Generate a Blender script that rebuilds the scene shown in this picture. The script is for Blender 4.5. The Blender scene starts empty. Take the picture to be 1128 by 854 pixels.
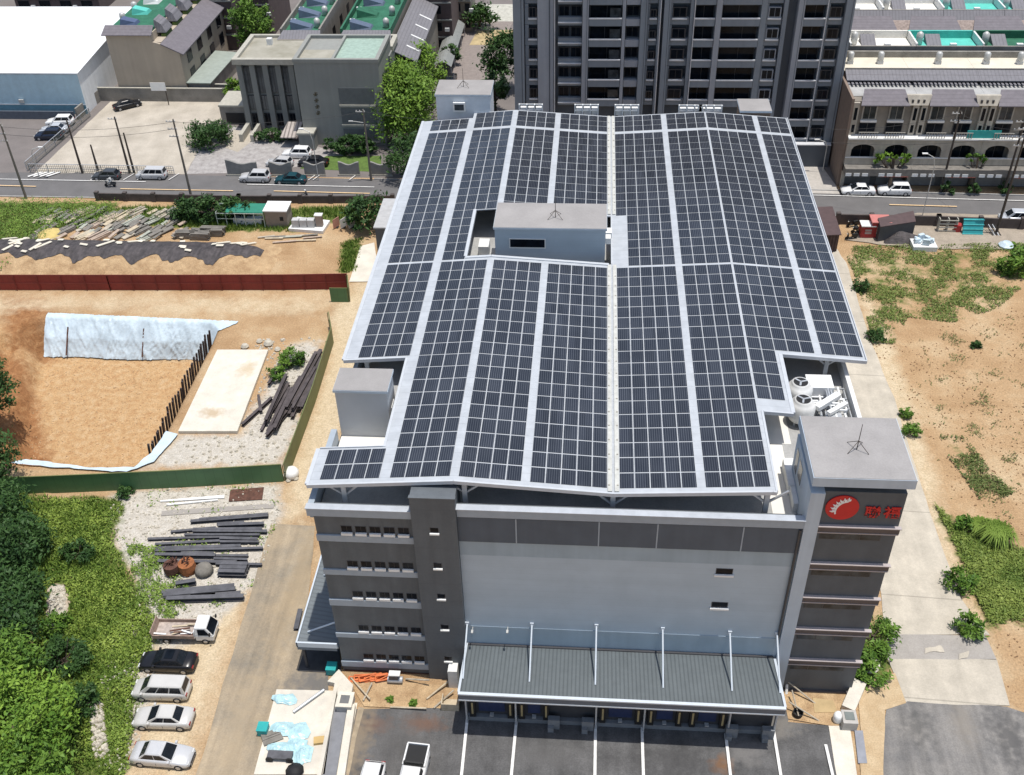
import bpy, bmesh, math, random
from mathutils import Vector, Matrix, noise as mnoise
random.seed(7)
PI = math.pi
S = bpy.context.scene
COL = S.collection
U = random.uniform

# ------------------------------------------------------------------ camera
FPX, CAMH = 1149.2, 70.0
YAW, PITCH, ROLL = map(math.radians, (5.18, 37.97, 1.734))
fwd = Vector((-math.sin(YAW)*math.cos(PITCH), math.cos(YAW)*math.cos(PITCH), -math.sin(PITCH)))
rt0 = Vector((math.cos(YAW), math.sin(YAW), 0)); dn0 = fwd.cross(rt0)
RT = math.cos(ROLL)*rt0 + math.sin(ROLL)*dn0
DN = -math.sin(ROLL)*rt0 + math.cos(ROLL)*dn0
def ray(px, py): return RT*((px-564)/FPX) + DN*((py-427)/FPX) + fwd
def g(px, py, z=0.0):                       # plan position of a photo pixel lying at height z
    d = ray(px, py); t = (z-CAMH)/d.z; return (d.x*t, d.y*t)
def v(px, py, Y):                           # (x, z) of a photo pixel lying on the plane y = Y
    d = ray(px, py); t = Y/d.y; return (d.x*t, CAMH+d.z*t)
def G(pts, z=0.0): return [g(a, b, z) for a, b in pts]
cam = bpy.data.cameras.new('camera'); co = bpy.data.objects.new('camera', cam); COL.objects.link(co)
m3 = Matrix((RT, -DN, -fwd)).transposed()
co.matrix_world = Matrix.Translation((0, 0, CAMH)) @ m3.to_4x4()
cam.sensor_fit = 'HORIZONTAL'; cam.sensor_width = 36; cam.lens = 36*FPX/1128
cam.clip_start = 1; cam.clip_end = 3000
S.camera = co

# ------------------------------------------------------------------ light
SUNV = Vector((0.14, -0.022, 1)).normalized()
w = bpy.data.worlds.new('World'); S.world = w; w.use_nodes = True
nt = w.node_tree; bg = nt.nodes['Background']
sky = nt.nodes.new('ShaderNodeTexSky'); sky.sky_type = 'NISHITA'; sky.sun_disc = False
sky.sun_elevation = math.asin(SUNV.z); sky.sun_rotation = math.atan2(SUNV.x, SUNV.y)
sky.air_density = 1.2; sky.dust_density = 2.0
nt.links.new(sky.outputs[0], bg.inputs[0]); bg.inputs[1].default_value = 0.13
sl = bpy.data.lights.new('sun', 'SUN'); sl.energy = 4.0; sl.angle = math.radians(0.53); sl.color = (1, 0.96, 0.9)
so = bpy.data.objects.new('sun', sl); COL.objects.link(so)
so.rotation_euler = SUNV.to_track_quat('Z', 'Y').to_euler(); so.location = (0, 60, 120)
S.view_settings.view_transform = 'Standard'; S.view_settings.look = 'None'
S.view_settings.exposure = 0.0; S.view_settings.gamma = 1; S.view_settings.use_curve_mapping = False
S.render.engine = 'CYCLES'
S.cycles.max_bounces = 5; S.cycles.diffuse_bounces = 3; S.cycles.glossy_bounces = 2; S.cycles.transparent_max_bounces = 4

# ------------------------------------------------------------------ materials
MATS = {}
def M(name, col, rough=0.75, metal=0.0, var=0.12, scale=1.5, bump=0.0, col2=None, fine=0.0, stripe=None, streak=None, spots=None, spec=None):
    """procedural material: base colour with two octaves of blotchy variation, optional fine grain, bump, ribs"""
    if name in MATS: return MATS[name]
    m = bpy.data.materials.new(name); m.use_nodes = True; MATS[name] = m
    t = m.node_tree; N = t.nodes; L = t.links; b = N['Principled BSDF']
    b.inputs['Roughness'].default_value = rough; b.inputs['Metallic'].default_value = metal
    geo = N.new('ShaderNodeNewGeometry'); pos = geo.outputs['Position']
    nz = N.new('ShaderNodeTexNoise'); nz.inputs['Scale'].default_value = scale; nz.inputs['Detail'].default_value = 6
    nz.inputs['Roughness'].default_value = 0.62
    L.new(pos, nz.inputs['Vector'])
    r = N.new('ShaderNodeValToRGB'); L.new(nz.outputs['Fac'], r.inputs['Fac'])
    c = Vector(col); d = Vector(col2) if col2 else None
    lo = c*(1-var) if d is None else c; hi = c*(1+var) if d is None else d
    r.color_ramp.elements[0].position = 0.32; r.color_ramp.elements[1].position = 0.68
    r.color_ramp.elements[0].color = (*lo, 1); r.color_ramp.elements[1].color = (*hi, 1)
    out = r.outputs['Color']
    if fine:
        n2 = N.new('ShaderNodeTexNoise'); n2.inputs['Scale'].default_value = 9; n2.inputs['Detail'].default_value = 4
        L.new(pos, n2.inputs['Vector'])
        mr = N.new('ShaderNodeMapRange'); mr.inputs[1].default_value = 0.3; mr.inputs[2].default_value = 0.7
        mr.inputs[3].default_value = 1-fine; mr.inputs[4].default_value = 1+fine
        L.new(n2.outputs['Fac'], mr.inputs[0])
        mx = N.new('ShaderNodeVectorMath'); mx.operation = 'SCALE'
        L.new(out, mx.inputs[0]); L.new(mr.outputs[0], mx.inputs['Scale']); out = mx.outputs[0]
    if streak:                                  # (stretch vector, amount): noise drawn out along one axis
        mp = N.new('ShaderNodeVectorMath'); mp.operation = 'MULTIPLY'; mp.inputs[1].default_value = streak[0]; L.new(pos, mp.inputs[0])
        n4 = N.new('ShaderNodeTexNoise'); n4.inputs['Scale'].default_value = 1; n4.inputs['Detail'].default_value = 5; L.new(mp.outputs[0], n4.inputs['Vector'])
        mr = N.new('ShaderNodeMapRange'); mr.inputs[1].default_value = 0.3; mr.inputs[2].default_value = 0.7
        mr.inputs[3].default_value = 1-streak[1]; mr.inputs[4].default_value = 1+streak[1]; L.new(n4.outputs['Fac'], mr.inputs[0])
        mx = N.new('ShaderNodeVectorMath'); mx.operation = 'SCALE'; L.new(out, mx.inputs[0]); L.new(mr.outputs[0], mx.inputs['Scale']); out = mx.outputs[0]
    for (sx, sy, rx, ry, sc_, k_) in spots or []:   # stains at fixed places: (x, y, radii, colour, strength)
        sb = N.new('ShaderNodeVectorMath'); sb.operation = 'SUBTRACT'; sb.inputs[1].default_value = (sx, sy, 0); L.new(pos, sb.inputs[0])
        dv = N.new('ShaderNodeVectorMath'); dv.operation = 'DIVIDE'; dv.inputs[1].default_value = (rx, ry, 1000); L.new(sb.outputs[0], dv.inputs[0])
        ln = N.new('ShaderNodeVectorMath'); ln.operation = 'LENGTH'; L.new(dv.outputs[0], ln.inputs[0])
        n5 = N.new('ShaderNodeTexNoise'); n5.inputs['Scale'].default_value = 1.6; n5.inputs['Detail'].default_value = 6; L.new(pos, n5.inputs['Vector'])
        ad = N.new('ShaderNodeMath'); ad.operation = 'MULTIPLY_ADD'; ad.inputs[1].default_value = 2.2; L.new(n5.outputs['Fac'], ad.inputs[0]); L.new(ln.outputs['Value'], ad.inputs[2])
        mr = N.new('ShaderNodeMapRange'); mr.inputs[1].default_value = 1.35; mr.inputs[2].default_value = 2.3; mr.inputs[3].default_value = k_; mr.inputs[4].default_value = 0; L.new(ad.outputs[0], mr.inputs[0])
        xm = N.new('ShaderNodeMix'); xm.data_type = 'RGBA'; L.new(mr.outputs[0], xm.inputs[0]); L.new(out, xm.inputs[6]); xm.inputs[7].default_value = (*sc_, 1); out = xm.outputs[2]
    if spec is not None: b.inputs['Specular IOR Level'].default_value = spec
    if stripe:                                  # (axis vector, period m, dark fraction, factor)
        ax, per, frac, fac = stripe
        dt = N.new('ShaderNodeVectorMath'); dt.operation = 'DOT_PRODUCT'; dt.inputs[1].default_value = ax
        L.new(pos, dt.inputs[0])
        fr = N.new('ShaderNodeMath'); fr.operation = 'DIVIDE'; fr.inputs[1].default_value = per; L.new(dt.outputs['Value'], fr.inputs[0])
        f2 = N.new('ShaderNodeMath'); f2.operation = 'FRACT'; L.new(fr.outputs[0], f2.inputs[0])
        lt = N.new('ShaderNodeMath'); lt.operation = 'LESS_THAN'; lt.inputs[1].default_value = frac; L.new(f2.outputs[0], lt.inputs[0])
        mr = N.new('ShaderNodeMapRange'); mr.inputs[3].default_value = 1; mr.inputs[4].default_value = fac; L.new(lt.outputs[0], mr.inputs[0])
        mx = N.new('ShaderNodeVectorMath'); mx.operation = 'SCALE'; L.new(out, mx.inputs[0]); L.new(mr.outputs[0], mx.inputs['Scale']); out = mx.outputs[0]
    L.new(out, b.inputs['Base Color'])
    if bump:
        n3 = N.new('ShaderNodeTexNoise'); n3.inputs['Scale'].default_value = max(3, scale*3); n3.inputs['Detail'].default_value = 5
        L.new(pos, n3.inputs['Vector'])
        bp = N.new('ShaderNodeBump'); bp.inputs['Strength'].default_value = bump; bp.inputs['Distance'].default_value = 0.12
        L.new(n3.outputs['Fac'], bp.inputs['Height']); L.new(bp.outputs['Normal'], b.inputs['Normal'])
    return m
def leafmat(name, c1, c2, rough=0.6):
    m = bpy.data.materials.new(name); m.use_nodes = True
    t = m.node_tree; N = t.nodes; L = t.links; b = N['Principled BSDF']; b.inputs['Roughness'].default_value = rough
    a = N.new('ShaderNodeAttribute'); a.attribute_name = 'tint'
    r = N.new('ShaderNodeValToRGB'); r.color_ramp.elements[0].color = (*c1, 1); r.color_ramp.elements[1].color = (*c2, 1)
    L.new(a.outputs['Fac'], r.inputs['Fac']); L.new(r.outputs['Color'], b.inputs['Base Color'])
    b.inputs['Specular IOR Level'].default_value = 0.25
    return m
def glassmat(name, col, rough=0.08):
    m = M(name, col, rough, var=0.3, scale=0.4); return m

white = M('white_paint', (0.80, 0.80, 0.78), 0.5, var=0.05)
offwhite = M('off_white_coping', (0.72, 0.72, 0.70), 0.6, var=0.08)
wall_grey = M('pale_grey_cladding', (0.435, 0.51, 0.57), 0.6, var=0.05, scale=0.5, stripe=((0, 0, 1), 0.62, 0.06, 0.94), streak=((.07, 1, 1.1), .035))
wall_band = M('blue_grey_band_and_shade', (0.335, 0.41, 0.465), 0.6, var=0.06, scale=0.5, streak=((1.6, 1.6, .07), 0.05))  # paint of the lower band; also the painted overhang shadow on the upper strip
col_grey = M('light_grey_column', (0.455, 0.525, 0.595), 0.6, var=0.05, scale=0.5, streak=((1.6, 1.6, .07), 0.06))
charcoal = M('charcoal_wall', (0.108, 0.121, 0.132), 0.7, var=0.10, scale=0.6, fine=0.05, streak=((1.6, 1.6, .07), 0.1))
charcoal2 = M('charcoal_tower_wall', (0.105, 0.119, 0.132), 0.7, var=0.08, scale=0.5, fine=0.05, stripe=((0, 0, 1), 1.9, 0.03, 0.9), streak=((1.6, 1.6, .07), 0.08))
darkband = M('dark_blue_band', (0.086, 0.107, 0.136), 0.65, var=0.08, scale=0.6, streak=((1.6, 1.6, .07), 0.07))
signwall = M('sign_tower_wall', (0.090, 0.103, 0.116), 0.65, var=0.1, scale=0.6, streak=((1.6, 1.6, .07), 0.08))
ledge_m = M('ledge_paint', (0.34, 0.39, 0.44), 0.6, var=0.06)
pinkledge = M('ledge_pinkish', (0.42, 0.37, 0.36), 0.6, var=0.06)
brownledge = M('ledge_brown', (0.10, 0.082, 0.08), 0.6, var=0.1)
deck_m = M('roof_deck_concrete', (0.38, 0.38, 0.37), 0.85, var=0.16, scale=0.5, fine=0.1)
deck_white = M('roof_deck_pale', (0.74, 0.72, 0.66), 0.85, var=0.06, scale=0.8)
roofslab = M('flat_roof_slab', (0.31, 0.295, 0.285), 0.9, var=0.11, scale=0.35, fine=0.06)
sheet_m = M('galvanised_roof_sheet', (0.44, 0.465, 0.49), 0.45, var=0.10, scale=0.9, stripe=((0, 1, 0), 0.8, 0.07, 0.86))
edge_m = M('white_roof_edge', (0.50, 0.525, 0.55), 0.45, var=0.06)
steel_m = M('galvanised_steel', (0.45, 0.47, 0.49), 0.45, 0.3, var=0.12)
gutter_m = M('pale_gutter', (0.50, 0.50, 0.46), 0.6, var=0.14, scale=2)
bracket_m = M('gutter_bracket', (0.40, 0.38, 0.33), 0.6)
glass_d = M('dark_glass', (0.008, 0.011, 0.016), 0.15, var=0.5, scale=0.9, spec=.12)
glass_g = M('grey_glass', (0.045, 0.052, 0.058), 0.15, var=0.6, scale=0.9, spec=.3)
frame_d = M('dark_frame', (0.05, 0.05, 0.055), 0.5)
awning_m = M('grey_ribbed_awning', (0.125, 0.143, 0.150), 0.5, var=0.06, stripe=((1, 0, 0), 0.30, 0.35, 0.72), streak=((1.2, .15, 1), .06))
awning_side = M('grey_ribbed_side_awning', (0.15, 0.17, 0.18), 0.5, var=0.06, stripe=((0, 1, 0), 0.42, 0.35, 0.82))
awning_fascia = M('awning_fascia', (0.10, 0.125, 0.16), 0.45, var=0.08)
lip_m = M('awning_lip', (0.55, 0.60, 0.65), 0.4, var=0.05)
black_m = M('black_rubber', (0.012, 0.012, 0.013), 0.75)
tyre_m = M('tyre', (0.02, 0.02, 0.02), 0.85)
rim_m = M('rim', (0.45, 0.45, 0.46), 0.35, 0.6)
red_m = M('sign_red', (0.55, 0.012, 0.015), 0.5, var=0.05)
dock_blue = M('dock_door_blue', (0.02, 0.035, 0.10), 0.5)
yellow_m = M('yellow_paint', (0.38, 0.31, 0.16), 0.6)
asphalt_yard = M('yard_asphalt', (0.100, 0.098, 0.097), 0.9, var=0.28, scale=0.55, fine=0.18, bump=0.15, streak=((1.5, .12, 1), .14), spots=[(*g(412, 799), 1.5, .9, (.17, .085, .05), .75), (*g(466, 798), 1.7, .8, (.17, .085, .05), .75), (*g(795, 842), .8, .9, (.2, .1, .045), .8), (*g(820, 830), 1.6, 1.2, (.2, .19, .18), .6), (*g(600, 830), 3, 1.5, (.1, .097, .094), .6), (*g(430, 810), 3.5, 3, (.1, .095, .09), .5), (*g(860, 800), 1.6, 1.1, (.22, .2, .17), .5), (*g(740, 840), 3, 2, (.045, .044, .044), .6), (*g(394, 812), 1.2, 4, (.24, .19, .13), .7)])
asphalt_road = M('road_asphalt', (0.135, 0.130, 0.128), 0.9, var=0.12, scale=0.35, fine=0.1)
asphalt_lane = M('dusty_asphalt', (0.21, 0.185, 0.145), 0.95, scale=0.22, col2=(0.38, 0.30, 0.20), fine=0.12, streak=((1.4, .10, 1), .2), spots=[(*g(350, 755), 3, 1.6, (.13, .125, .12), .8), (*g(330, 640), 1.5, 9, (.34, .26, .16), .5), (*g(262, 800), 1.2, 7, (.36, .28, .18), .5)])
asphalt_right = M('worn_asphalt', (0.15, 0.145, 0.14), 0.9, scale=0.4, col2=(0.24, 0.225, 0.205), fine=0.14, streak=((1.6, .12, 1), .2), spots=[(*g(1112, 815), 1.6, 3, (.085, .082, .08), .8), (*g(1010, 800), 1.2, 2, (.08, .078, .075), .6), (*g(1060, 795), 1, 2.5, (.26, .23, .19), .5)])
conc_path = M('path_concrete', (0.46, 0.415, 0.34), 0.9, var=0.13, scale=0.5, fine=0.08, stripe=((.05, 1, 0), 10.5, .012, .72), streak=((.9, .12, 1), .09))
conc_grey = M('path_concrete_grey', (0.33, 0.305, 0.275), 0.9, var=0.1, scale=0.7, fine=0.08)
conc_pale = M('pale_concrete', (0.64, 0.595, 0.505), 0.9, var=0.11, scale=0.6, fine=0.06, spots=[(*g(235, 458), 1.6, 1.0, (.42, .30, .17), .7), (*g(272, 410), 1.0, 1.6, (.5, .38, .22), .6), (*g(330, 770), 2.5, 1.5, (.5, .46, .40), .6), (*g(345, 830), 2, 2.5, (.47, .43, .37), .5)])
lot_conc = M('lot_concrete', (0.36, 0.32, 0.26), 0.95, col2=(.50, .45, .375), scale=0.22, fine=0.16, streak=((.5, .08, 1), .07))
lot_grey = M('lot_asphalt', (0.175, 0.155, 0.145), 0.95, var=0.1, scale=0.3, fine=0.1)
pave_m = M('pavers', (0.26, 0.24, 0.23), 0.95, col2=(0.42, 0.40, 0.38), scale=1.1, fine=0.15)
kerb_m = M('kerb_concrete', (0.36, 0.35, 0.33), 0.9, var=0.1)
line_w = M('road_line_white', (0.72, 0.71, 0.68), 0.8, var=0.15, scale=3)
line_y = M('road_line_yellow', (0.70, 0.50, 0.28), 0.8, var=0.12, scale=3)
soil_m = M('loose_soil', (0.33, 0.21, 0.11), 1.0, col2=(0.52, 0.37, 0.21), scale=0.8, fine=0.2, bump=0.8)
green_f = M('green_hoarding', (0.075, 0.175, 0.075), 0.55, var=0.15, scale=0.35, stripe=((1, 0, 0), 0.9, 0.06, 0.8))
olive_f = M('olive_hoarding', (0.14, 0.16, 0.055), 0.6, var=0.15, scale=0.4)
red_f = M('red_hoarding', (0.20, 0.022, 0.018), 0.6, var=0.2, scale=0.4, stripe=((1, 0, 0), 0.75, 0.08, 0.8))
tarp_blk = M('black_tarp', (0.062, 0.053, 0.053), 0.7, var=0.35, scale=1.2, bump=0.6, streak=((2.2, .35, 1), .4))
plastic_b = M('pale_blue_plastic', (0.55, 0.65, 0.71), 0.35, var=0.16, scale=0.5, bump=0.5)
rust = M('rusty_steel', (0.10, 0.045, 0.03), 0.85, var=0.4, scale=2.5)
beam_m = M('dark_steel_beam', (0.105, 0.105, 0.115), 0.65, 0.2, var=0.3, scale=1.2)
beam_b = M('brown_steel_beam', (0.08, 0.066, 0.066), 0.75, 0.1, var=0.35, scale=1.2)
wood_m = M('weathered_timber', (0.42, 0.37, 0.29), 0.9, var=0.25, scale=1.5)
wood_g = M('grey_timber', (0.20, 0.185, 0.16), 0.9, var=0.25, scale=1.5)
wood_l = M('new_timber', (0.50, 0.42, 0.30), 0.9, var=0.2, scale=2)
bark = M('bark', (0.08, 0.06, 0.045), 0.95, var=0.3, scale=4)
beige = M('beige_render', (0.42, 0.36, 0.285), 0.85, var=0.06, scale=0.3, streak=((1.6, 1.6, .07), 0.05))
mauve_roof = M('mauve_roof_tiles', (0.17, 0.155, 0.17), 0.8, var=0.12, stripe=((0, 1, 0), 0.5, 0.2, 0.85))
grey_tile = M('grey_ribbed_roof', (0.19, 0.185, 0.20), 0.8, var=0.1, stripe=((1, 0, 0), 0.5, 0.25, 0.82))
inst_wall = M('grey_green_render', (0.23, 0.235, 0.22), 0.85, var=0.06, scale=0.3, streak=((1.6, 1.6, .07), 0.07))
inst_light = M('grey_green_render_pale', (0.265, 0.27, 0.25), 0.85, var=0.05, scale=0.3, streak=((1.6, 1.6, .07), 0.06))
coping_w = M('stone_coping', (0.42, 0.40, 0.34), 0.85, var=0.12)
roofmoss = M('weathered_roof_top', (0.26, 0.245, 0.19), 0.95, col2=(0.38, 0.36, 0.30), scale=0.4)
roofgreen = M('green_roof_coating', (0.015, 0.10, 0.055), 0.8, col2=(.03, .16, .09), scale=0.6, fine=.25)
roofteal = M('teal_roof_coating', (0.10, 0.50, 0.42), 0.8, var=0.12, scale=0.8)
brownbrick = M('brown_brick', (0.105, 0.078, 0.075), 0.85, var=0.15, scale=0.8, fine=0.1)
brownpale = M('brown_render', (0.22, 0.165, 0.13), 0.85, var=0.1)
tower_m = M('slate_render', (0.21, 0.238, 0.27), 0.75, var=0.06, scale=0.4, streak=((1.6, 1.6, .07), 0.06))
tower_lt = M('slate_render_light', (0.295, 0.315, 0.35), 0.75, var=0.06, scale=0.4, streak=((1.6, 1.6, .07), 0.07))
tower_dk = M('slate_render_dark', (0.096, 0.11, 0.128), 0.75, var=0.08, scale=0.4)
rail_m = M('balcony_coping', (0.60, 0.61, 0.63), 0.6, var=0.05)
row_wall = M('taupe_wall', (0.235, 0.21, 0.175), 0.85, var=0.14, scale=0.8, streak=((1.6, 1.6, .07), 0.1))
row_stone = M('pale_stone', (0.42, 0.385, 0.325), 0.85, var=0.16, scale=0.8, streak=((1.6, 1.6, .07), 0.1))
row_roof = M('pale_roof_deck', (0.66, 0.61, 0.50), 0.9, var=0.1, scale=0.5)
wh_white = M('white_sheet_roof', (0.82, 0.83, 0.84), 0.5, var=0.03, scale=0.1)
wh_wall = M('white_sheet_wall', (0.80, 0.83, 0.85), 0.6, var=0.05, streak=((1.6, 1.6, .07), 0.06))
wh_blue = M('blue_sheet_wall', (0.44, 0.60, 0.68), 0.6, var=0.06, streak=((1.6, 1.6, .07), 0.05))
concwall = M('stained_concrete_wall', (0.24, 0.225, 0.20), 0.95, var=0.2, scale=0.6, fine=0.1)
streetwall = M('dark_garden_wall', (0.085, 0.07, 0.065), 0.9, var=0.25, scale=0.8)
pole_m = M('concrete_pole', (0.16, 0.145, 0.125), 0.9, var=0.15)
pole_dark = M('dark_pole', (0.07, 0.055, 0.045), 0.9, var=0.2)
lamp_m = M('lamp_steel', (0.5, 0.5, 0.48), 0.5, 0.2)
cable_m = M('cable', (0.05, 0.05, 0.05), 0.7)
teal_m = M('teal_plastic', (0.02, 0.35, 0.34), 0.5)
orange_m = M('orange_steel', (0.65, 0.16, 0.04), 0.6, var=0.15)
rockm = M('pale_rock', (0.50, 0.46, 0.38), 0.95, var=0.2, scale=2)
leaf_a = leafmat('leaf_mid', (0.04, 0.105, 0.014), (0.16, 0.27, 0.04))
leaf_b = leafmat('leaf_dark', (0.018, 0.05, 0.014), (0.06, 0.125, 0.03))
leaf_c = leafmat('leaf_bright', (0.06, 0.145, 0.016), (0.23, 0.36, 0.05))
grass_m = leafmat('grass_blades', (0.07, 0.14, 0.02), (0.25, 0.35, 0.07))
grass_d = leafmat('weed_blades', (0.06, 0.09, 0.02), (0.16, 0.20, 0.06))
skin_m = M('skin', (0.35, 0.2, 0.14), 0.6); cloth_d = M('dark_clothes', (0.03, 0.03, 0.035), 0.9); cloth_w = M('pale_clothes', (0.6, 0.6, 0.58), 0.9)

# ------------------------------------------------------------------ builders
def rootloc(o):
    while o.parent: o = o.parent
    return o.location
def tag(o, label=None, cat=None, group=None, kind=None):
    if label: o['label'] = label
    if cat: o['category'] = cat
    if group: o['group'] = group
    if kind: o['kind'] = kind
    return o
def T(name, label, cat, loc=(0, 0, 0), group=None):
    o = bpy.data.objects.new(name, None); COL.objects.link(o); o.location = loc; o.empty_display_size = 0.5
    return tag(o, label, cat, group)
class MB:
    def __init__(s): s.v = []; s.f = []; s.t = []
    def poly(s, pts):
        n = len(s.v); s.v += [tuple(p) for p in pts]; s.f.append(tuple(range(n, n+len(pts)))); return s
    def hexa(s, b, t):                     # bottom ring, top ring (lists of 3D points)
        n = len(s.v); k = len(b); s.v += [tuple(p) for p in b]+[tuple(p) for p in t]
        s.f.append(tuple(range(n+k-1, n-1, -1))); s.f.append(tuple(range(n+k, n+2*k)))
        for i in range(k):
            j = (i+1) % k; s.f.append((n+i, n+j, n+k+j, n+k+i))
        return s
    def box(s, x0, x1, y0, y1, z0, z1):
        return s.hexa([(x0, y0, z0), (x1, y0, z0), (x1, y1, z0), (x0, y1, z0)], [(x0, y0, z1), (x1, y0, z1), (x1, y1, z1), (x0, y1, z1)])
    def cbox(s, x, y, z, dx, dy, dz, a=0.0):   # centred box standing on z, rotated by a about its centre
        c, n = math.cos(a), math.sin(a); r = [(x+c*p*dx/2-n*q*dy/2, y+n*p*dx/2+c*q*dy/2) for p, q in ((-1, -1), (1, -1), (1, 1), (-1, 1))]
        return s.prism(r, z, z+dz)
    def prism(s, xy, z0, z1):
        a = sum(xy[i][0]*xy[(i+1) % len(xy)][1]-xy[(i+1) % len(xy)][0]*xy[i][1] for i in range(len(xy)))
        if a < 0: xy = list(reversed(xy))
        return s.hexa([(p[0], p[1], z0) for p in xy], [(p[0], p[1], z1) for p in xy])
    def xz(s, pts, y0, y1):                # polygon in the x-z plane pulled along y
        return s.hexa([(p[0], y0, p[1]) for p in pts], [(p[0], y1, p[1]) for p in pts])
    def yz(s, pts, x0, x1):
        return s.hexa([(x0, p[0], p[1]) for p in pts], [(x1, p[0], p[1]) for p in pts])
    def tube(s, p, q, r, r2=None, n=8):
        p, q = Vector(p), Vector(q); d = (q-p).normalized(); r2 = r if r2 is None else r2
        u = d.cross(Vector((0, 0, 1)));  u = u.normalized() if u.length > 1e-4 else Vector((1, 0, 0)); w_ = d.cross(u)
        a = [p+(u*math.cos(2*PI*i/n)+w_*math.sin(2*PI*i/n))*r for i in range(n)]
        b = [q+(u*math.cos(2*PI*i/n)+w_*math.sin(2*PI*i/n))*r2 for i in range(n)]
        return s.hexa(a, b)
    def bar(s, p, q, wd, ht):              # rectangular bar from p to q
        p, q = Vector(p), Vector(q); d = (q-p).normalized(); u = d.cross(Vector((0, 0, 1)))
        u = u.normalized() if u.length > 1e-4 else Vector((1, 0, 0)); n_ = u.cross(d)
        def ring(c): return [c-u*wd/2-n_*ht/2, c+u*wd/2-n_*ht/2, c+u*wd/2+n_*ht/2, c-u*wd/2+n_*ht/2]
        return s.hexa(ring(p), ring(q))
    def hbeam(s, p, q, h=0.3, b=0.3, t=0.03):
        p, q = Vector(p), Vector(q); d = (q-p).normalized(); u = d.cross(Vector((0, 0, 1)))
        u = u.normalized() if u.length > 1e-4 else Vector((1, 0, 0)); n_ = u.cross(d)
        pr = [(-b/2, -h/2), (b/2, -h/2), (b/2, -h/2+t), (t/2, -h/2+t), (t/2, h/2-t), (b/2, h/2-t), (b/2, h/2), (-b/2, h/2), (-b/2, h/2-t), (-t/2, h/2-t), (-t/2, -h/2+t), (-b/2, -h/2+t)]
        return s.hexa([p+u*a+n_*c for a, c in pr], [q+u*a+n_*c for a, c in pr])
    def lathe(s, x, y, prof, n=16):        # prof: (r, z) bottom to top
        k = len(s.v)
        for r, z in prof: s.v += [(x+r*math.cos(2*PI*i/n), y+r*math.sin(2*PI*i/n), z) for i in range(n)]
        for a in range(len(prof)-1):
            for i in range(n):
                j = (i+1) % n; s.f.append((k+a*n+i, k+a*n+j, k+(a+1)*n+j, k+(a+1)*n+i))
        s.f.append(tuple(k+i for i in reversed(range(n)))); s.f.append(tuple(k+(len(prof)-1)*n+i for i in range(n)))
        return s
    def leaf(s, c, size, tint, flat=0.0, asp=1.5):
        th, ph = U(0, 2*PI), math.acos(U(flat, 1)) if flat else U(0, PI)
        nrm = Vector((math.sin(ph)*math.cos(th), math.sin(ph)*math.sin(th), math.cos(ph)))
        u = nrm.orthogonal().normalized(); w_ = nrm.cross(u); a = U(0, 2*PI); u, w_ = u*math.cos(a)+w_*math.sin(a), w_*math.cos(a)-u*math.sin(a)
        c = Vector(c); h = size/2; n = len(s.v)
        s.v += [tuple(c-u*h*asp), tuple(c+w_*h*0.6), tuple(c+u*h*asp), tuple(c-w_*h*0.6)]; s.f.append((n, n+1, n+2, n+3)); s.t += [tint]*4
        return s
    def blade(s, c, h, wd, tint, lean=0.4):
        x, y, z = c; a = U(0, 2*PI); lx, ly = math.cos(a)*h*U(0, lean), math.sin(a)*h*U(0, lean); b = U(0, PI); dx, dy = math.cos(b)*wd/2, math.sin(b)*wd/2
        n = len(s.v); s.v += [(x-dx, y-dy, z), (x+dx, y+dy, z), (x+lx, y+ly, z+h)]; s.f.append((n, n+1, n+2)); s.t += [tint*0.7, tint*0.7, tint]
        return s
    def build(s, name, mat, parent=None, loc=None, smooth=False, bevel=0.0):
        base = rootloc(parent) if parent else Vector(loc or (0, 0, 0))
        me = bpy.data.meshes.new(name); me.from_pydata([(a-base[0], b-base[1], c-base[2]) for a, b, c in s.v], [], s.f)
        if s.t:
            at = me.attributes.new('tint', 'FLOAT', 'POINT'); at.data.foreach_set('value', s.t)
        else:
            bm = bmesh.new(); bm.from_mesh(me); bmesh.ops.recalc_face_normals(bm, faces=bm.faces)
            if bevel: bmesh.ops.bevel(bm, geom=bm.edges[:], offset=bevel, segments=2, affect='EDGES', clamp_overlap=True)
            bm.to_mesh(me); bm.free()
        if smooth: me.polygons.foreach_set('use_smooth', [True]*len(me.polygons))
        me.materials.append(mat); me.update()
        o = bpy.data.objects.new(name, me); COL.objects.link(o)
        if parent: o.parent = parent
        else: o.location = base
        return o
def one(name, mb, mat, label, cat, group=None, loc=None, smooth=False, bevel=0.0):    # a thing that is one mesh
    if loc is None:
        xs = [p[0] for p in mb.v]; ys = [p[1] for p in mb.v]; zs = [p[2] for p in mb.v]
        loc = ((min(xs)+max(xs))/2, (min(ys)+max(ys))/2, min(zs))
    return tag(mb.build(name, mat, loc=loc, smooth=smooth, bevel=bevel), label, cat, group)
def copy_tree(o, parent=None):
    c = o.copy(); COL.objects.link(c)
    if parent: c.parent = parent
    for ch in list(o.children): copy_tree(ch, c)
    return c
LAYER = [0]
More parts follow.
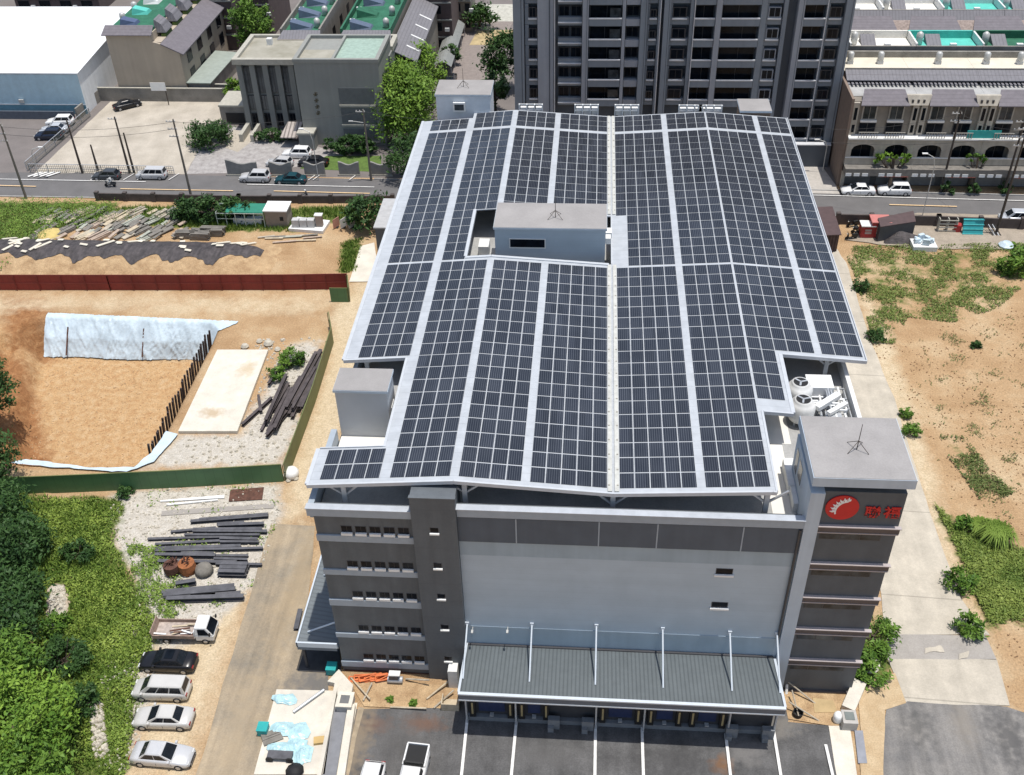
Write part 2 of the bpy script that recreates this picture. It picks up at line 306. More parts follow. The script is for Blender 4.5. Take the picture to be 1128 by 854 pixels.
def sheet(name, px, mat, jitter=0.0, step=1.5, world=None, z=None):      # a flush sheet on the ground, each a little above the last
    LAYER[0] += 1; z = 0.006+0.004*LAYER[0] if z is None else z
    pts = world or px
    if jitter:
        out = []
        for i in range(len(pts)):
            a, b = Vector(pts[i]), Vector(pts[(i+1) % len(pts)]); k = max(1, int((b-a).length/step))
            for j in range(k):
                p = a.lerp(b, j/k); q = mnoise.noise_vector(Vector((p.x*0.5, p.y*0.5, LAYER[0])))+0.5*mnoise.noise_vector(Vector((p.x*1.7, p.y*1.7, LAYER[0])))
                out.append((p.x+q.x*jitter, p.y+q.y*jitter))
        pts = out
    mb = MB(); bm = bmesh.new(); vs = [bm.verts.new((p[0], p[1], z)) for p in pts]
    f = bm.faces.new(vs); f.normal_update()
    if f.normal.z < 0: f.normal_flip()
    bmesh.ops.triangulate(bm, faces=bm.faces[:]); bm.verts.index_update()
    mb.v = [tuple(p.co) for p in bm.verts]; mb.f = [tuple(p.index for p in f.verts) for f in bm.faces]; bm.free()
    return tag(mb.build(name, mat), kind='structure')
def inpoly(x, y, P):
    r = False; j = len(P)-1
    for i in range(len(P)):
        if (P[i][1] > y) != (P[j][1] > y) and x < (P[j][0]-P[i][0])*(y-P[i][1])/(P[j][1]-P[i][1])+P[i][0]: r = not r
        j = i
    return r
def sdist(x, y, P):                        # signed distance, negative inside
    d = 1e9
    for i in range(len(P)):
        ax, ay = P[i]; bx, by = P[(i+1) % len(P)]; ex, ey = bx-ax, by-ay
        t = max(0, min(1, ((x-ax)*ex+(y-ay)*ey)/(ex*ex+ey*ey+1e-9))); d = min(d, math.hypot(x-ax-ex*t, y-ay-ey*t))
    return -d if inpoly(x, y, P) else d
def scatter(P, n):
    xs = [p[0] for p in P]; ys = [p[1] for p in P]; out = []
    while len(out) < n:
        x, y = U(min(xs), max(xs)), U(min(ys), max(ys))
        if inpoly(x, y, P): out.append((x, y))
    return out

# ================================================================== GROUND
PIT = [(-65.9, 98.4), (-45.9, 98.0), (-45.9, 76.5), (-58.5, 76.2), (-62.5, 86)]
def pit_depth(x, y):
    if not (-75 < x < -38 and 70 < y < 106): return 0.0
    d = sdist(x, y, PIT)
    if d <= 0: return -4.0+0.10*mnoise.noise(Vector((x*0.5, y*0.5, 3)))
    wd = 5.0 if x < -60 and y < 97 else (2.3 if x > -46 else 2.5)
    if y < 76.5: wd = 1.6
    t = min(1, d/wd); t = t if wd < 3 else max(0, min(1, t+0.2*math.sin(t*PI*2)+.22*mnoise.noise(Vector((x*.7, y*.7, 2)))))
    return -4.0*(1-t)
Zgrass = [(G([(0, 545), (60, 549), (130, 547), (138, 560), (125, 600), (150, 640), (178, 690), (155, 740), (150, 780), (140, 860), (-90, 860), (-90, 545)]), 1.0),
          (G([(-60, 222), (132, 224), (132, 246), (60, 256), (40, 290), (-60, 320)]), 1.0), (G([(130, 228), (400, 228), (398, 248), (330, 240), (260, 256), (130, 246)]), 1.0),
          (G([(925, 272), (1160, 268), (1140, 305), (1100, 340), (1050, 356), (1000, 350), (985, 380), (962, 378), (940, 300)]), 0.46),
          (G([(1028, 555), (1050, 575), (1120, 605), (1160, 612), (1160, 680), (1090, 690), (1080, 670), (1050, 600)]), 1.0),
          (G([(948, 700), (968, 672), (984, 700), (978, 745), (945, 757)]), 1.0), (G([(1035, 480), (1060, 482), (1115, 545), (1085, 560), (1045, 505)]), 0.5),
          (G([(375, 268), (402, 260), (393, 300), (372, 302)]), 0.9), (G([(260, 235), (340, 240), (330, 256), (235, 256)]), 0.8)]
Zgravel = [(G([(118, 543), (305, 532), (312, 560), (285, 640), (235, 690), (190, 720), (150, 690), (150, 640), (125, 600)]), 1.0),
           (G([(196, 478), (262, 478), (318, 380), (355, 374), (330, 470), (312, 514), (150, 518), (176, 500)]), 0.85),
           (G([(130, 690), (165, 690), (175, 760), (140, 850), (110, 850), (105, 760)]), 0.8)]
Zgravel += [(G([(52, 645), (70, 640), (78, 665), (66, 705), (50, 700)]), 1.0), (G([(98, 765), (115, 772), (122, 835), (104, 838)]), 1.0)]
Zorange = [(G([(18, 695), (40, 690), (38, 715), (22, 725)]), 1.0), (PIT, 1.0), (G([(-40, 360), (60, 350), (40, 420), (45, 512), (8, 512), (-40, 460)]), 1.0), (G([(1120, 690), (1160, 680), (1160, 800), (1110, 780)]), 0.5)]
Zred = [(G([(-60, 360), (28, 385), (24, 400), (46, 500), (40, 514), (6, 512), (-60, 470)]), 1.0), (G([(0, 325), (60, 330), (50, 370), (0, 380)]), .75)]
Zsand = [(G([(368, 335), (415, 300), (400, 420), (345, 560), (318, 576), (318, 528), (362, 400)]), 1.0), (G([(190, 700), (255, 640), (312, 560), (345, 582), (298, 578), (215, 860), (140, 860), (160, 700)]), 0.8),
         (G([(940, 290), (985, 380), (1040, 560), (1080, 690), (1110, 780), (1080, 780), (1010, 540), (960, 400)]), 0.9), (G([(0, 322), (385, 322), (365, 350), (280, 352), (50, 345), (-40, 350)]), 0.55)]
BARE0 = [G(q) for q in ([(52, 645), (70, 640), (78, 665), (66, 705), (50, 700)], [(18, 695), (40, 690), (38, 715), (22, 725)], [(98, 765), (115, 772), (122, 835), (104, 838)])]
def zone(Z, x, y, soft):
    m = 0.0
    for P, k in Z:
        if min(p[0] for p in P)-soft < x < max(p[0] for p in P)+soft and min(p[1] for p in P)-soft < y < max(p[1] for p in P)+soft:
            d = sdist(x, y, P); m = max(m, k*max(0, min(1, 0.5-d/(2*soft))))
    return m
def axis(lo, hi, step, f0, f1, fs, far):
    r = list(far[0]); x = lo
    while x < hi:
        r.append(x); x += fs if f0 <= x < f1 else step
    return r+list(far[1])
GX = axis(-96, 78, 0.9, -70, -34, 0.45, ([-900, -400, -180, -125], [90, 130, 200, 420, 900]))
GY = axis(30, 150, 0.9, 73, 104, 0.45, ([-300, -80, 0, 20], [165, 190, 230, 320, 500, 1200]))
FIELD = G([(945, 280), (1160, 275), (1160, 800), (1110, 770), (1050, 600)])
def ground_z(x, y):
    z = pit_depth(x, y)
    if z == 0 and 30 < y < 122:
        if x > 38 and y < 108 and y > 56: z = (0.16*mnoise.noise(Vector((x*0.25, y*0.25, 9))))*min(1, (x-38)/4)*min(1, (108-y)/4)
        elif x < -52 and y < 72: z = 0.35*abs(mnoise.noise(Vector((x*0.2, y*0.2, 5))))
    return z
gv, gr, gg, go, gs, gd = [], [], [], [], [], []
for y in GY:
    for x in GX:
        gv.append((x, y, ground_z(x, y)))
        inn = -97 < x < 79 and 30 < y < 150
        gr.append(zone(Zgrass, x, y, 1.8)*(0 if x < -38 and y < 75 and any(inpoly(x, y, q) for q in BARE0) else 1) if inn else 0); gg.append(zone(Zgravel, x, y, 1.6) if inn else 0)
        go.append(zone(Zorange, x, y, 2.0) if inn else 0); gs.append(zone(Zsand, x, y, 2.0) if inn else 0); gd.append(zone(Zred, x, y, 1.5) if inn else 0)
nx = len(GX); gf = [(j*nx+i, j*nx+i+1, (j+1)*nx+i+1, (j+1)*nx+i) for j in range(len(GY)-1) for i in range(nx-1)]
me = bpy.data.meshes.new('ground'); me.from_pydata(gv, [], gf)
for nm, dat in (('zgrass', gr), ('zgravel', gg), ('zorange', go), ('zsand', gs), ('zred', gd)):
    a = me.attributes.new(nm, 'FLOAT', 'POINT'); a.data.foreach_set('value', dat)
me.polygons.foreach_set('use_smooth', [True]*len(me.polygons))
ground = bpy.data.objects.new('ground', me); COL.objects.link(ground); ground['kind'] = 'structure'
def ground_material():
    m = bpy.data.materials.new('ground_soil'); m.use_nodes = True; t = m.node_tree; N = t.nodes; L = t.links; b = N['Principled BSDF']
    b.inputs['Roughness'].default_value = 1; b.inputs['Specular IOR Level'].default_value = 0.1
    pos = N.new('ShaderNodeNewGeometry').outputs['Position']
    def nz(sc, det=6, rough=0.6, off=0):
        n = N.new('ShaderNodeTexNoise'); n.inputs['Scale'].default_value = sc; n.inputs['Detail'].default_value = det; n.inputs['Roughness'].default_value = rough
        if off:
            ad = N.new('ShaderNodeVectorMath'); ad.inputs[1].default_value = (off, off*2, 0); L.new(pos, ad.inputs[0]); L.new(ad.outputs[0], n.inputs['Vector'])
        else: L.new(pos, n.inputs['Vector'])
        return n.outputs['Fac']
    def ramp(f, stops):
        r = N.new('ShaderNodeValToRGB'); e = r.color_ramp.elements
        while len(e) < len(stops): e.new(0.5)
        for i, (p, c) in enumerate(stops): e[i].position = p; e[i].color = (*c, 1)
        L.new(f, r.inputs['Fac']); return r.outputs['Color']
    def mask(attr, f, gain=3.0, nk=1.3):
        a = N.new('ShaderNodeAttribute'); a.attribute_name = attr
        s = N.new('ShaderNodeMath'); s.operation = 'MULTIPLY_ADD'; L.new(f, s.inputs[0]); s.inputs[1].default_value = nk; s.inputs[2].default_value = -0.5*nk-0.5
        s2 = N.new('ShaderNodeMath'); s2.operation = 'ADD'; L.new(a.outputs['Fac'], s2.inputs[0]); L.new(s.outputs[0], s2.inputs[1])
        s3 = N.new('ShaderNodeMath'); s3.operation = 'MULTIPLY_ADD'; s3.use_clamp = True; L.new(s2.outputs[0], s3.inputs[0]); s3.inputs[1].default_value = gain; s3.inputs[2].default_value = 0.5
        z = N.new('ShaderNodeMath'); z.operation = 'MULTIPLY'; z.use_clamp = True; L.new(a.outputs['Fac'], z.inputs[0]); z.inputs[1].default_value = 12
        o = N.new('ShaderNodeMath'); o.operation = 'MULTIPLY'; L.new(s3.outputs[0], o.inputs[0]); L.new(z.outputs[0], o.inputs[1])
        return o.outputs[0]
    def mix(a, c, f):
        x = N.new('ShaderNodeMix'); x.data_type = 'RGBA'; L.new(f, x.inputs[0]); L.new(a, x.inputs[6]); L.new(c, x.inputs[7]); return x.outputs[2]
    n1, n2, n3, n4, n5 = nz(0.16, 8, .65), nz(1.3, 8, .7, 7), nz(5.5, 5, .7, 3), nz(0.5, 8, .7, 11), nz(0.35, 9, .72, 23)
    col = ramp(n1, [(0.28, (0.35, 0.215, 0.11)), (0.5, (0.475, 0.32, 0.18)), (0.72, (0.58, 0.45, 0.285))])
    col = mix(col, ramp(n2, [(0.25, (0.40, 0.215, 0.10)), (0.5, (0.52, 0.335, 0.17)), (0.75, (0.60, 0.44, 0.27))]), mask('zorange', n4, 2.5, .8))
    col = mix(col, ramp(n2, [(0.3, (0.23, 0.105, 0.045)), (0.55, (0.36, 0.18, 0.08)), (0.75, (0.48, 0.29, 0.14))]), mask('zred', n4, 2.0, 1.0))
    col = mix(col, ramp(n2, [(0.3, (0.52, 0.41, 0.26)), (0.6, (0.66, 0.54, 0.37)), (0.8, (0.60, 0.46, 0.28))]), mask('zsand', n5, 2.2, 1.1))
    GRAV = (ramp(n2, [(0.3, (0.46, 0.42, 0.35)), (0.55, (0.58, 0.54, 0.47)), (0.75, (0.68, 0.65, 0.58))]), mask('zgravel', n4, 3, .9))
    col = mix(col, *GRAV)
    col = mix(col, ramp(n2, [(0.3, (0.06, 0.095, 0.02)), (0.5, (0.12, 0.16, 0.04)), (0.7, (0.25, 0.22, 0.09))]), mask('zgrass', n4, 5, 1.2))
    sp = N.new('ShaderNodeMapRange'); sp.inputs[1].default_value = .28; sp.inputs[2].default_value = .75; sp.inputs[3].default_value = .68; sp.inputs[4].default_value = 1.25; L.new(n3, sp.inputs[0])
    vm = N.new('ShaderNodeVectorMath'); vm.operation = 'SCALE'; L.new(col, vm.inputs[0]); L.new(sp.outputs[0], vm.inputs['Scale'])
    L.new(vm.outputs[0], b.inputs['Base Color'])
    ad = N.new('ShaderNodeMath'); ad.operation = 'ADD'; L.new(n2, ad.inputs[0]); L.new(n3, ad.inputs[1])
    bp = N.new('ShaderNodeBump'); bp.inputs['Strength'].default_value = 0.7; bp.inputs['Distance'].default_value = 0.18; L.new(ad.outputs[0], bp.inputs['Height']); L.new(bp.outputs['Normal'], b.inputs['Normal'])
    return m
me.materials.append(ground_material())

# flush sheets: roads, lots, paths
sheet('town_ground', None, lot_grey, world=[(-240, 140), (240, 137), (240, 420), (-240, 420)])
RS, RN = [(-140, 131.9), (-68, 131.3), (-27, 131.6), (33, 128.9), (110, 126.4)], [(110, 134.0), (59, 135.6), (32, 136.4), (-32, 138.3), (-90, 139.6), (-140, 141)]
sheet('road', None, asphalt_road, world=RS+RN)
sheet('pavement', G([(8, 195), (262, 193), (262, 178), (40, 187)]), lot_grey, world=[(-96, 139.4), (-62, 138.7), (-62, 141.2), (-96, 142.0)])
sheet('car_park', G([(38, 191), (122, 112), (255, 110), (250, 140), (222, 160), (205, 192)]), lot_conc, jitter=0.15)
sheet('car_park', G([(-60, 192), (30, 190), (100, 124), (-60, 124)]), lot_grey)
sheet('courtyard_paving', G([(205, 192), (222, 160), (258, 140), (345, 160), (380, 172), (300, 190)]), pave_m)
sheet('lawn', G([(330, 186), (360, 172), (420, 172), (420, 190)]), M('lawn', (0.09, 0.15, 0.03), 0.95, var=0.25, scale=1.5, fine=0.2))
sheet('forecourt', G([(240, 160), (258, 143), (285, 150), (262, 168)]), lot_conc)
sheet('driveway', G([(878, 182), (905, 183), (921, 205), (925, 214), (880, 213)]), M('driveway_concrete', (0.45, 0.42, 0.38), .9))
sheet('back_street', G([(492, 92), (502, 30), (515, 24), (566, 24), (545, 60), (532, 120)]), M('back_street_paving', (0.24, 0.205, 0.185), .95, fine=.1))
sheet('back_street_paving', G([(517, 50), (526, 34), (566, 33), (560, 50)]), M('tan_paving', (0.42, 0.33, 0.18), .95, var=.25, scale=.6))
sheet('back_street_paving', G([(500, 24), (566, 24), (566, 5), (500, 5)]), M('pale_street', (0.45, 0.44, 0.38), .95, var=.2))
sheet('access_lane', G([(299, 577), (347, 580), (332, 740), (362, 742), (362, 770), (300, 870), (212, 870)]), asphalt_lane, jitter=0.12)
sheet('path', G([(918, 270), (932, 290), (958, 372), (985, 440), (1010, 520), (1030, 580), (1058, 660), (1090, 700), (976, 700), (955, 560), (905, 350)]), conc_path, jitter=0.18)
sheet('path', G([(976, 700), (1085, 700), (1098, 727), (978, 727)]), conc_grey, jitter=0.1)
sheet('path', G([(978, 727), (1098, 727), (1112, 778), (998, 777)]), conc_path, jitter=0.08)
sheet('yard_apron', G([(975, 782), (1000, 774), (1108, 779), (1140, 790), (1150, 870), (968, 870)]), asphalt_right, jitter=0.15)
sheet('loading_yard', G([(382, 782), (500, 780), (505, 770), (870, 778), (868, 796), (912, 800), (925, 870), (370, 870)]), asphalt_yard)
sheet('yard_margin', G([(912, 797), (936, 800), (946, 870), (924, 870)]), conc_pale, jitter=0.05)
sheet('yard_margin', G([(384, 775), (394, 775), (376, 870), (352, 870)]), conc_pale, jitter=0.04)
sheet('yard_margin', G([(395, 780), (402, 782), (392, 815), (382, 870), (376, 870)]), M('sandy_dust', (0.33, 0.27, 0.19), 1, var=.2), jitter=0.15)
sheet('soil_strip', G([(384, 748), (506, 757), (506, 783), (478, 781), (400, 779)]), soil_m, jitter=0.12)
sheet('soil_strip', G([(862, 762), (940, 766), (945, 800), (915, 800), (868, 792)]), soil_m, jitter=0.1)
sheet('soil_strip', G([(945, 755), (985, 742), (998, 776), (975, 784), (972, 870), (948, 870)]), M('strip_soil', (0.42, 0.30, 0.17), 1, col2=(.52, .40, .25), scale=.9, fine=.15), jitter=0.15)
sheet('path', G([(397, 272), (412, 268), (418, 300), (412, 311), (385, 311)]), conc_pale, jitter=0.05)
sheet('yard_gravel', G([(930, 265), (1010, 235), (1128, 238), (1160, 240), (1160, 275), (1010, 275)]), M('yard_gravel', (0.33, 0.28, 0.22), 1, var=.15, scale=1, fine=.2), jitter=0.2)
for pts in ([(1018, 714), (1038, 712), (1040, 719), (1018, 720)], [(1055, 720), (1068, 719), (1066, 726), (1054, 726)]):
    sheet('pale_patch', G(pts), conc_path, jitter=0.3, step=.3)

sheet('painted_shade_apron', G([(338, 712), (374, 712), (376, 742), (328, 740)]), M('asphalt_with_shade', (.05, .05, .052), .9, var=.2), jitter=.06)  # dark asphalt under the side awning, the awning's shade painted into its colour
# road markings and lane lines
def lines():
    def strip(a, b, wd, mat):
        a, b = Vector(a), Vector(b); d = (b-a).normalized(); n = Vector((-d.y, d.x))*wd/2
        sheet('road_marking', None, mat, world=[tuple(a-n), tuple(b-n), tuple(b+n), tuple(a+n)])
    strip((-120, 137.2), (-66, 136.45), .16, line_w); strip((-50.5, 136.0), (-31.5, 135.6), .16, line_w); strip((31, 134.75), (95, 132.7), .16, line_w)
    for a, b in (((-69, 134.1), (-52, 133.9)), ((-46, 134.0), (-31.8, 133.6)), ((41, 132.2), (50, 131.9)), ((60, 131.4), (69, 131.1)), ((-96, 134.9), (-82, 134.5))): strip(a, b, .22, line_y)
    for px in ((33, 193.5), (39, 193.5), (46, 193.5), (53, 193.5)): x, y = g(*px); strip((x, y-.6), (x+1.6, y+1.0), .4, line_w)
    for px in (100, 136, 151, 186, 263, 303, 340, 345, 385): x, y = g(px, 199.5); strip((x, y), (x+.9, y+2.2), .12, line_w)
    for a, b in (((515, 792), (507, 870)), ((569, 795), (562, 870)), ((656, 798), (655, 870)), ((707, 802), (709, 870)), ((799, 810), (806, 870)), ((851, 802), (862, 870)), ((909, 822), (920, 870))): strip(g(*a), g(*b), .22, line_w)
lines()
# kerbs
for nm, P_ in (('kerb', RS), ('kerb', RN[:4])):
    mb = MB()
    for i in range(len(P_)-1): mb.bar((*P_[i], .07), (*P_[i+1], .07), .22, .14)
    tag(mb.build(nm, kerb_m), kind='structure')

# ================================================================== WAREHOUSE
YF = 51.5
ZD = 17.4                                   # roof deck level
wb = T('warehouse_building', 'large grey warehouse with a loading awning, under the solar canopy', 'warehouse', (1, 83, 0))
def part(name, mat, parent, fn, **k):
    mb = MB(); fn(mb); return mb.build(name, mat, parent, **k)
part('wall', charcoal, wb, lambda b: b.box(-19.05, 21.0, YF+.5, 115, 0, ZD-.25))
part('roof_deck', deck_m, wb, lambda b: b.box(-18.9, 20.9, YF+.45, 114.9, ZD-.24, ZD))
zt_l = v(345, 558, YF)[1]; zt_r = v(700, 565.5, YF)[1]
# left office wing
part('wall', charcoal, wb, lambda b: b.box(-19.08, -12.0, YF, YF+.49, 0, zt_l-.72), )
lz = []
for a, b_ in ((588, 594), (626, 631), (659, 665), (696, 700), (727, 732)):
    xm = {588: 350, 626: 358, 659: 364, 696: 371, 727: 377}[a]
    lz.append((v(xm, a, YF)[1], v(xm, b_, YF)[1]))
for zt, zb in lz:
    led = part('ledge', ledge_m, wb, lambda b: b.box(-19.12, -12.02, YF-.14, YF-.003, zb-.03, zt))
    for k in range(5):
        x0 = -17.25+1.03*k
        wn = part('window', frame_d, wb, lambda b: b.box(x0, x0+.80, YF-.02, YF+.05, zt+.30, zt+.92))
        part('pane', glass_d, wn, lambda b: b.box(x0+.04, x0+.40, YF-.035, YF-.022, zt+.34, zt+.88).box(x0+.43, x0+.77, YF-.030, YF-.022, zt+.34, zt+.88))
        part('sill', white, wn, lambda b: b.box(x0-.02, x0+.80, YF-.17, YF-.021, zt+.06, zt+.29))
part('wall', rust, wb, lambda b: b.box(-19.0, -9, YF-.06, YF-.005, 0, .12))
# stair tower on the front
tw = part('stair_tower', charcoal2, wb, lambda b: b.box(-11.98, -8.82, YF-.45, YF+2.1, 0, 20.1))
part('coping', charcoal, tw, lambda b: b.box(-12.03, -8.77, YF-.5, YF-.2, 20.1, 20.2).box(-12.03, -8.77, YF+1.9, YF+2.15, 20.1, 20.2))
for px, py in ((473, 581), (477, 620), (481, 654), (485, 688), (489, 723)):
    x0, z1 = v(px, py, YF-.45); x0 += .02
    wn = part('window', frame_d, tw if False else wb, lambda b: b.box(x0, x0+.62, YF-.47, YF-.40, z1-.52, z1))
    part('pane', glass_d, wn, lambda b: b.box(x0+.04, x0+.58, YF-.485, YF-.472, z1-.46, z1-.04))
    part('sill', white, wn, lambda b: b.box(x0-.03, x0+.65, YF-.6, YF-.471, z1-.66, z1-.53))
# main front wall
zb1 = v(506, 595, YF)[1]; zb2 = v(507, 611, YF)[1]; zl1 = v(522, 690, YF)[1]; zl2 = v(520, 706, YF)[1]
part('wall', wall_grey, wb, lambda b: b.box(-8.80, 14.98, YF, YF+.49, 0, zb2))
part('wall', wall_band, wb, lambda b: b.box(-8.80, 14.98, YF, YF+.49, zb2+.002, zb1))  # shadow below the fascia overhang, put in as a darker wall colour
part('fascia_band', darkband, wb, lambda b: b.box(-8.80, 14.98, YF-.12, YF+.49, zb1+.002, zt_r-.85))
for px in (568, 659, 723.5, 818):
    x0 = v(px, 585, YF)[0]; part('joint_strip', ledge_m, wb, lambda b: b.box(x0, x0+.09, YF-.14, YF-.121, zb1+.01, zt_r-.86))
part('wall_band', wall_band, wb, lambda b: b.box(-8.40, 14.7, YF-.06, YF-.003, zl2, zl1+.1))
for px, py in ((789, 626), (784, 663)):
    x0, z1 = v(px, py, YF)
    wn = part('window', frame_d, wb, lambda b: b.box(x0, x0+1.2, YF-.02, YF+.04, z1-.58, z1))
    part('pane', glass_d, wn, lambda b: b.box(x0+.05, x0+1.15, YF-.035, YF-.022, z1-.52, z1-.05))
    part('sill', white, wn, lambda b: b.box(x0-.08, x0+1.28, YF-.16, YF-.021, z1-.76, z1-.59))
for px in (521, 559.5):                      # two lamps on arms above the awning
    x0, z0 = v(px, 690, YF); lm_ = part('wall_lamp', lamp_m, wb, lambda b: b.tube((x0, YF-.06, z0), (x0, YF-.55, z0+.12), .035).cbox(x0, YF-.6, z0+.05, .16, .3, .1))
part('downpipe', frame_d, wb, lambda b: b.tube((14.80, YF-.16, 6.4), (14.80, YF-.16, zt_r-.9), .09))
# parapets
def parapet(x0, x1, y0, y1, zt): part('parapet', ledge_m, wb, lambda b: b.box(x0, x1, y0, y1, zt-.7, zt)); part('parapet_coping', M('parapet_coping_paint', (.43, .46, .50), .6, var=.08, streak=((.5, .5, .5), .06)), wb, lambda b: b.box(x0-.06, x1+.06, y0-.06, y1+.06, zt+.002, zt+.07))
parapet(-19.45, -12.02, YF-.25, YF+.2, zt_l); parapet(-8.78, 14.98, YF-.25, YF+.2, zt_r)
part('parapet', charcoal, wb, lambda b: b.box(-18.95, -12.0, YF+.21, YF+.48, ZD, zt_l-.05).box(-8.8, 14.9, YF+.21, YF+.48, ZD, zt_r-.05))
part('parapet', offwhite, wb, lambda b: b.box(20.72, 21.05, 57.6, 115.2, ZD-.6, 18.5))
part('parapet', ledge_m, wb, lambda b: b.box(-19.45, -19.0, YF+.26, 59.9, 17.2, zt_l).box(-19.3, -18.95, 63.5, 115, ZD-.6, 18.5))
part('parapet', offwhite, wb, lambda b: b.box(-18.9, 20.7, 114.8, 115.2, ZD-.3, 18.5))
part('side_wall', col_grey, wb, lambda b: b.box(-19.1, -19.055, YF+.3, 115, 0, 17.0).box(21.003, 21.04, 57.8, 115, 0, ZD-.7))
# sign tower
st = part('sign_tower', signwall, wb, lambda b: b.box(15.95, 21.28, YF, YF+5.8, 0, 21.6))
part('column', col_grey, wb, lambda b: b.box(14.99, 15.94, YF-.25, YF+5.8, 0, 21.6))
ZC0, ZC1 = v(945, 537.5, YF-.3)[1], v(945, 528, YF-.3)[1]
part('cornice', col_grey, st, lambda b: b.box(14.93, 21.55, YF-.3, YF+6.05, ZC0, ZC1))
part('roof', roofslab, st, lambda b: b.box(14.98, 21.5, YF-.26, YF+6.0, ZC1+.002, ZC1+.04))
part('side_window', glass_d, st, lambda b: b.box(14.97, 14.988, 54.3, 55.4, 19.4, 20.9).box(14.97, 14.988, 55.9, 56.6, 19.0, 20.9))
for px, py in ((900, 581), (894, 622), (887, 659), (880, 694), (873, 728)):
    z1 = v(px, py, YF-.35)[1]
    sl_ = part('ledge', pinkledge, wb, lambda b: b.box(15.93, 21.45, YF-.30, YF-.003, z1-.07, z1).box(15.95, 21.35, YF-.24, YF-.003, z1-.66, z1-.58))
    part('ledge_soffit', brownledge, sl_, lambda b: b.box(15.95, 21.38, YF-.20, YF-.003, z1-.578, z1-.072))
    wn = part('ribbon_window', frame_d, wb, lambda b: b.box(16.2, 20.3, YF-.03, YF+.04, z1-1.42, z1-.76))
    part('pane', glass_g, wn, lambda b: [b.box(16.25+k*1.35, 16.25+k*1.35+1.28, YF-.045, YF-.032, z1-1.37, z1-.8) for k in range(3)])
part('plinth', brownledge, wb, lambda b: b.box(15.95, 21.4, YF-.2, YF-.003, 0, .25))
# roof rooms
def room(name, x0, x1, y0, y1, z0, z1, wallm, over=.12):
    r = part(name, wallm, wb, lambda b: b.box(x0, x1, y0, y1, z0, z1-.25))
    part('roof', roofslab, r, lambda b: b.box(x0-over+.03, x1+over-.03, y0-over+.03, y1+over-.03, z1-.04, z1))
    part('cornice', col_grey, r, lambda b: b.box(x0-over, x1+over, y0-over, y1+over, z1-.249, z1-.042))
    return r
stair_m = M('stair_room_wall', (0.46, 0.47, 0.48), .7, var=.04, scale=.6)
r1 = room('rooftop_stair_room', -18.9, -14.95, 60.5, 63.1, ZD, 22.0, stair_m)
part('door', white, r1, lambda b: b.box(-14.94, -14.90, 61.4, 62.5, ZD, 19.6))
r2 = room('rooftop_machine_room', -8.85, 1.4, 84.6, 89.2, ZD, 22.5, wall_grey)
x0, z1 = v(562, 263, 84.6); x1, z0 = v(600, 272, 84.6)
part('window', white, r2, lambda b: b.box(x0-.1, x1+.1, 84.5, 84.58, z0-.15, z1+.05)); part('pane', glass_d, r2, lambda b: b.box(x0, x1, 84.46, 84.49, z0, z1))
part('wall_unit', offwhite, r2, lambda b: b.box(1.42, 1.9, 85, 85.8, 20.6, 21.2).box(1.42, 2.0, 86.4, 87.4, 20.4, 21.0))
r3 = room('rooftop_stair_room', -18.3, -12.0, 115.25, 119.5, 0, 22.6, M('pale_stair_room_wall', (.62, .67, .72), .6, var=.05))
part('window', white, r3, lambda b: b.box(-16.3, -14.9, 114.9, 115.2, 20.6, 21.7)); part('pane', glass_g, r3, lambda b: b.box(-16.15, -15.05, 114.86, 114.89, 20.8, 21.5))
r4 = room('rooftop_stair_room', 16.9, 20.3, 115.6, 118.9, 0, 20.7, brownpale)
an = part('side_annexe', charcoal, wb, lambda b: b.box(-26.6, -19.35, 112.2, 119.5, 0, v(420, 250, 112.2)[1]-.2))
part('roof', M('annexe_roof', (0.42, 0.42, 0.42), .8), an, lambda b: b.box(-26.75, -19.32, 112.0, 119.6, v(420, 250, 112.2)[1]-.198, v(420, 250, 112.2)[1]))
for q in ((-18.9, -14.4, 56.2, 60.4, .02), (-14.9, -13.5, 60.6, 66, .02), (13.3, 14.9, 52.6, 61, .02), (13.3, 15.6, 61.01, 68, .024)): part('deck_finish', deck_white, wb, lambda b: b.box(*q[:4], ZD+.004, ZD+q[4]))

# loading awning with tie rods
zw, zl = v(586, 711.5, YF)[1], v(680, 772.5, 46.05)[1]
aw = part('loading_awning', awning_m, wb, lambda b: b.hexa([(-8.7, 46.1, zl-.14), (14.75, 46.1, zl-.14), (14.75, YF-.02, zw-.14), (-8.7, YF-.02, zw-.14)], [(-8.7, 46.1, zl-.02), (14.75, 46.1, zl-.02), (14.75, YF-.02, zw-.02), (-8.7, YF-.02, zw-.02)]))
part('fascia', awning_fascia, aw, lambda b: b.box(-8.82, 14.87, 45.98, 46.085, zl-.62, zl-.06))
part('lip', lip_m, aw, lambda b: b.box(-8.84, 14.89, 45.96, 46.2, zl-.055, zl+.07).box(-8.83, 14.88, 45.95, 45.98, zl-.72, zl-.6))
for xf0, xf1, yw in ((-8.9, -8.72, .02), (14.77, 14.95, .27)): part('side_frame', lip_m, aw, lambda b: b.hexa([(xf0, 46.2, zl-.3), (xf1, 46.2, zl-.3), (xf1, YF-yw, zw-.3), (xf0, YF-yw, zw-.3)], [(xf0, 46.2, zl+.05), (xf1, 46.2, zl+.05), (xf1, YF-yw, zw+.05), (xf0, YF-yw, zw+.05)]))
part('wall_gutter', frame_d, aw, lambda b: b.box(-8.7, 14.75, YF-.22, YF-.065, zw+.0, zw+.12))
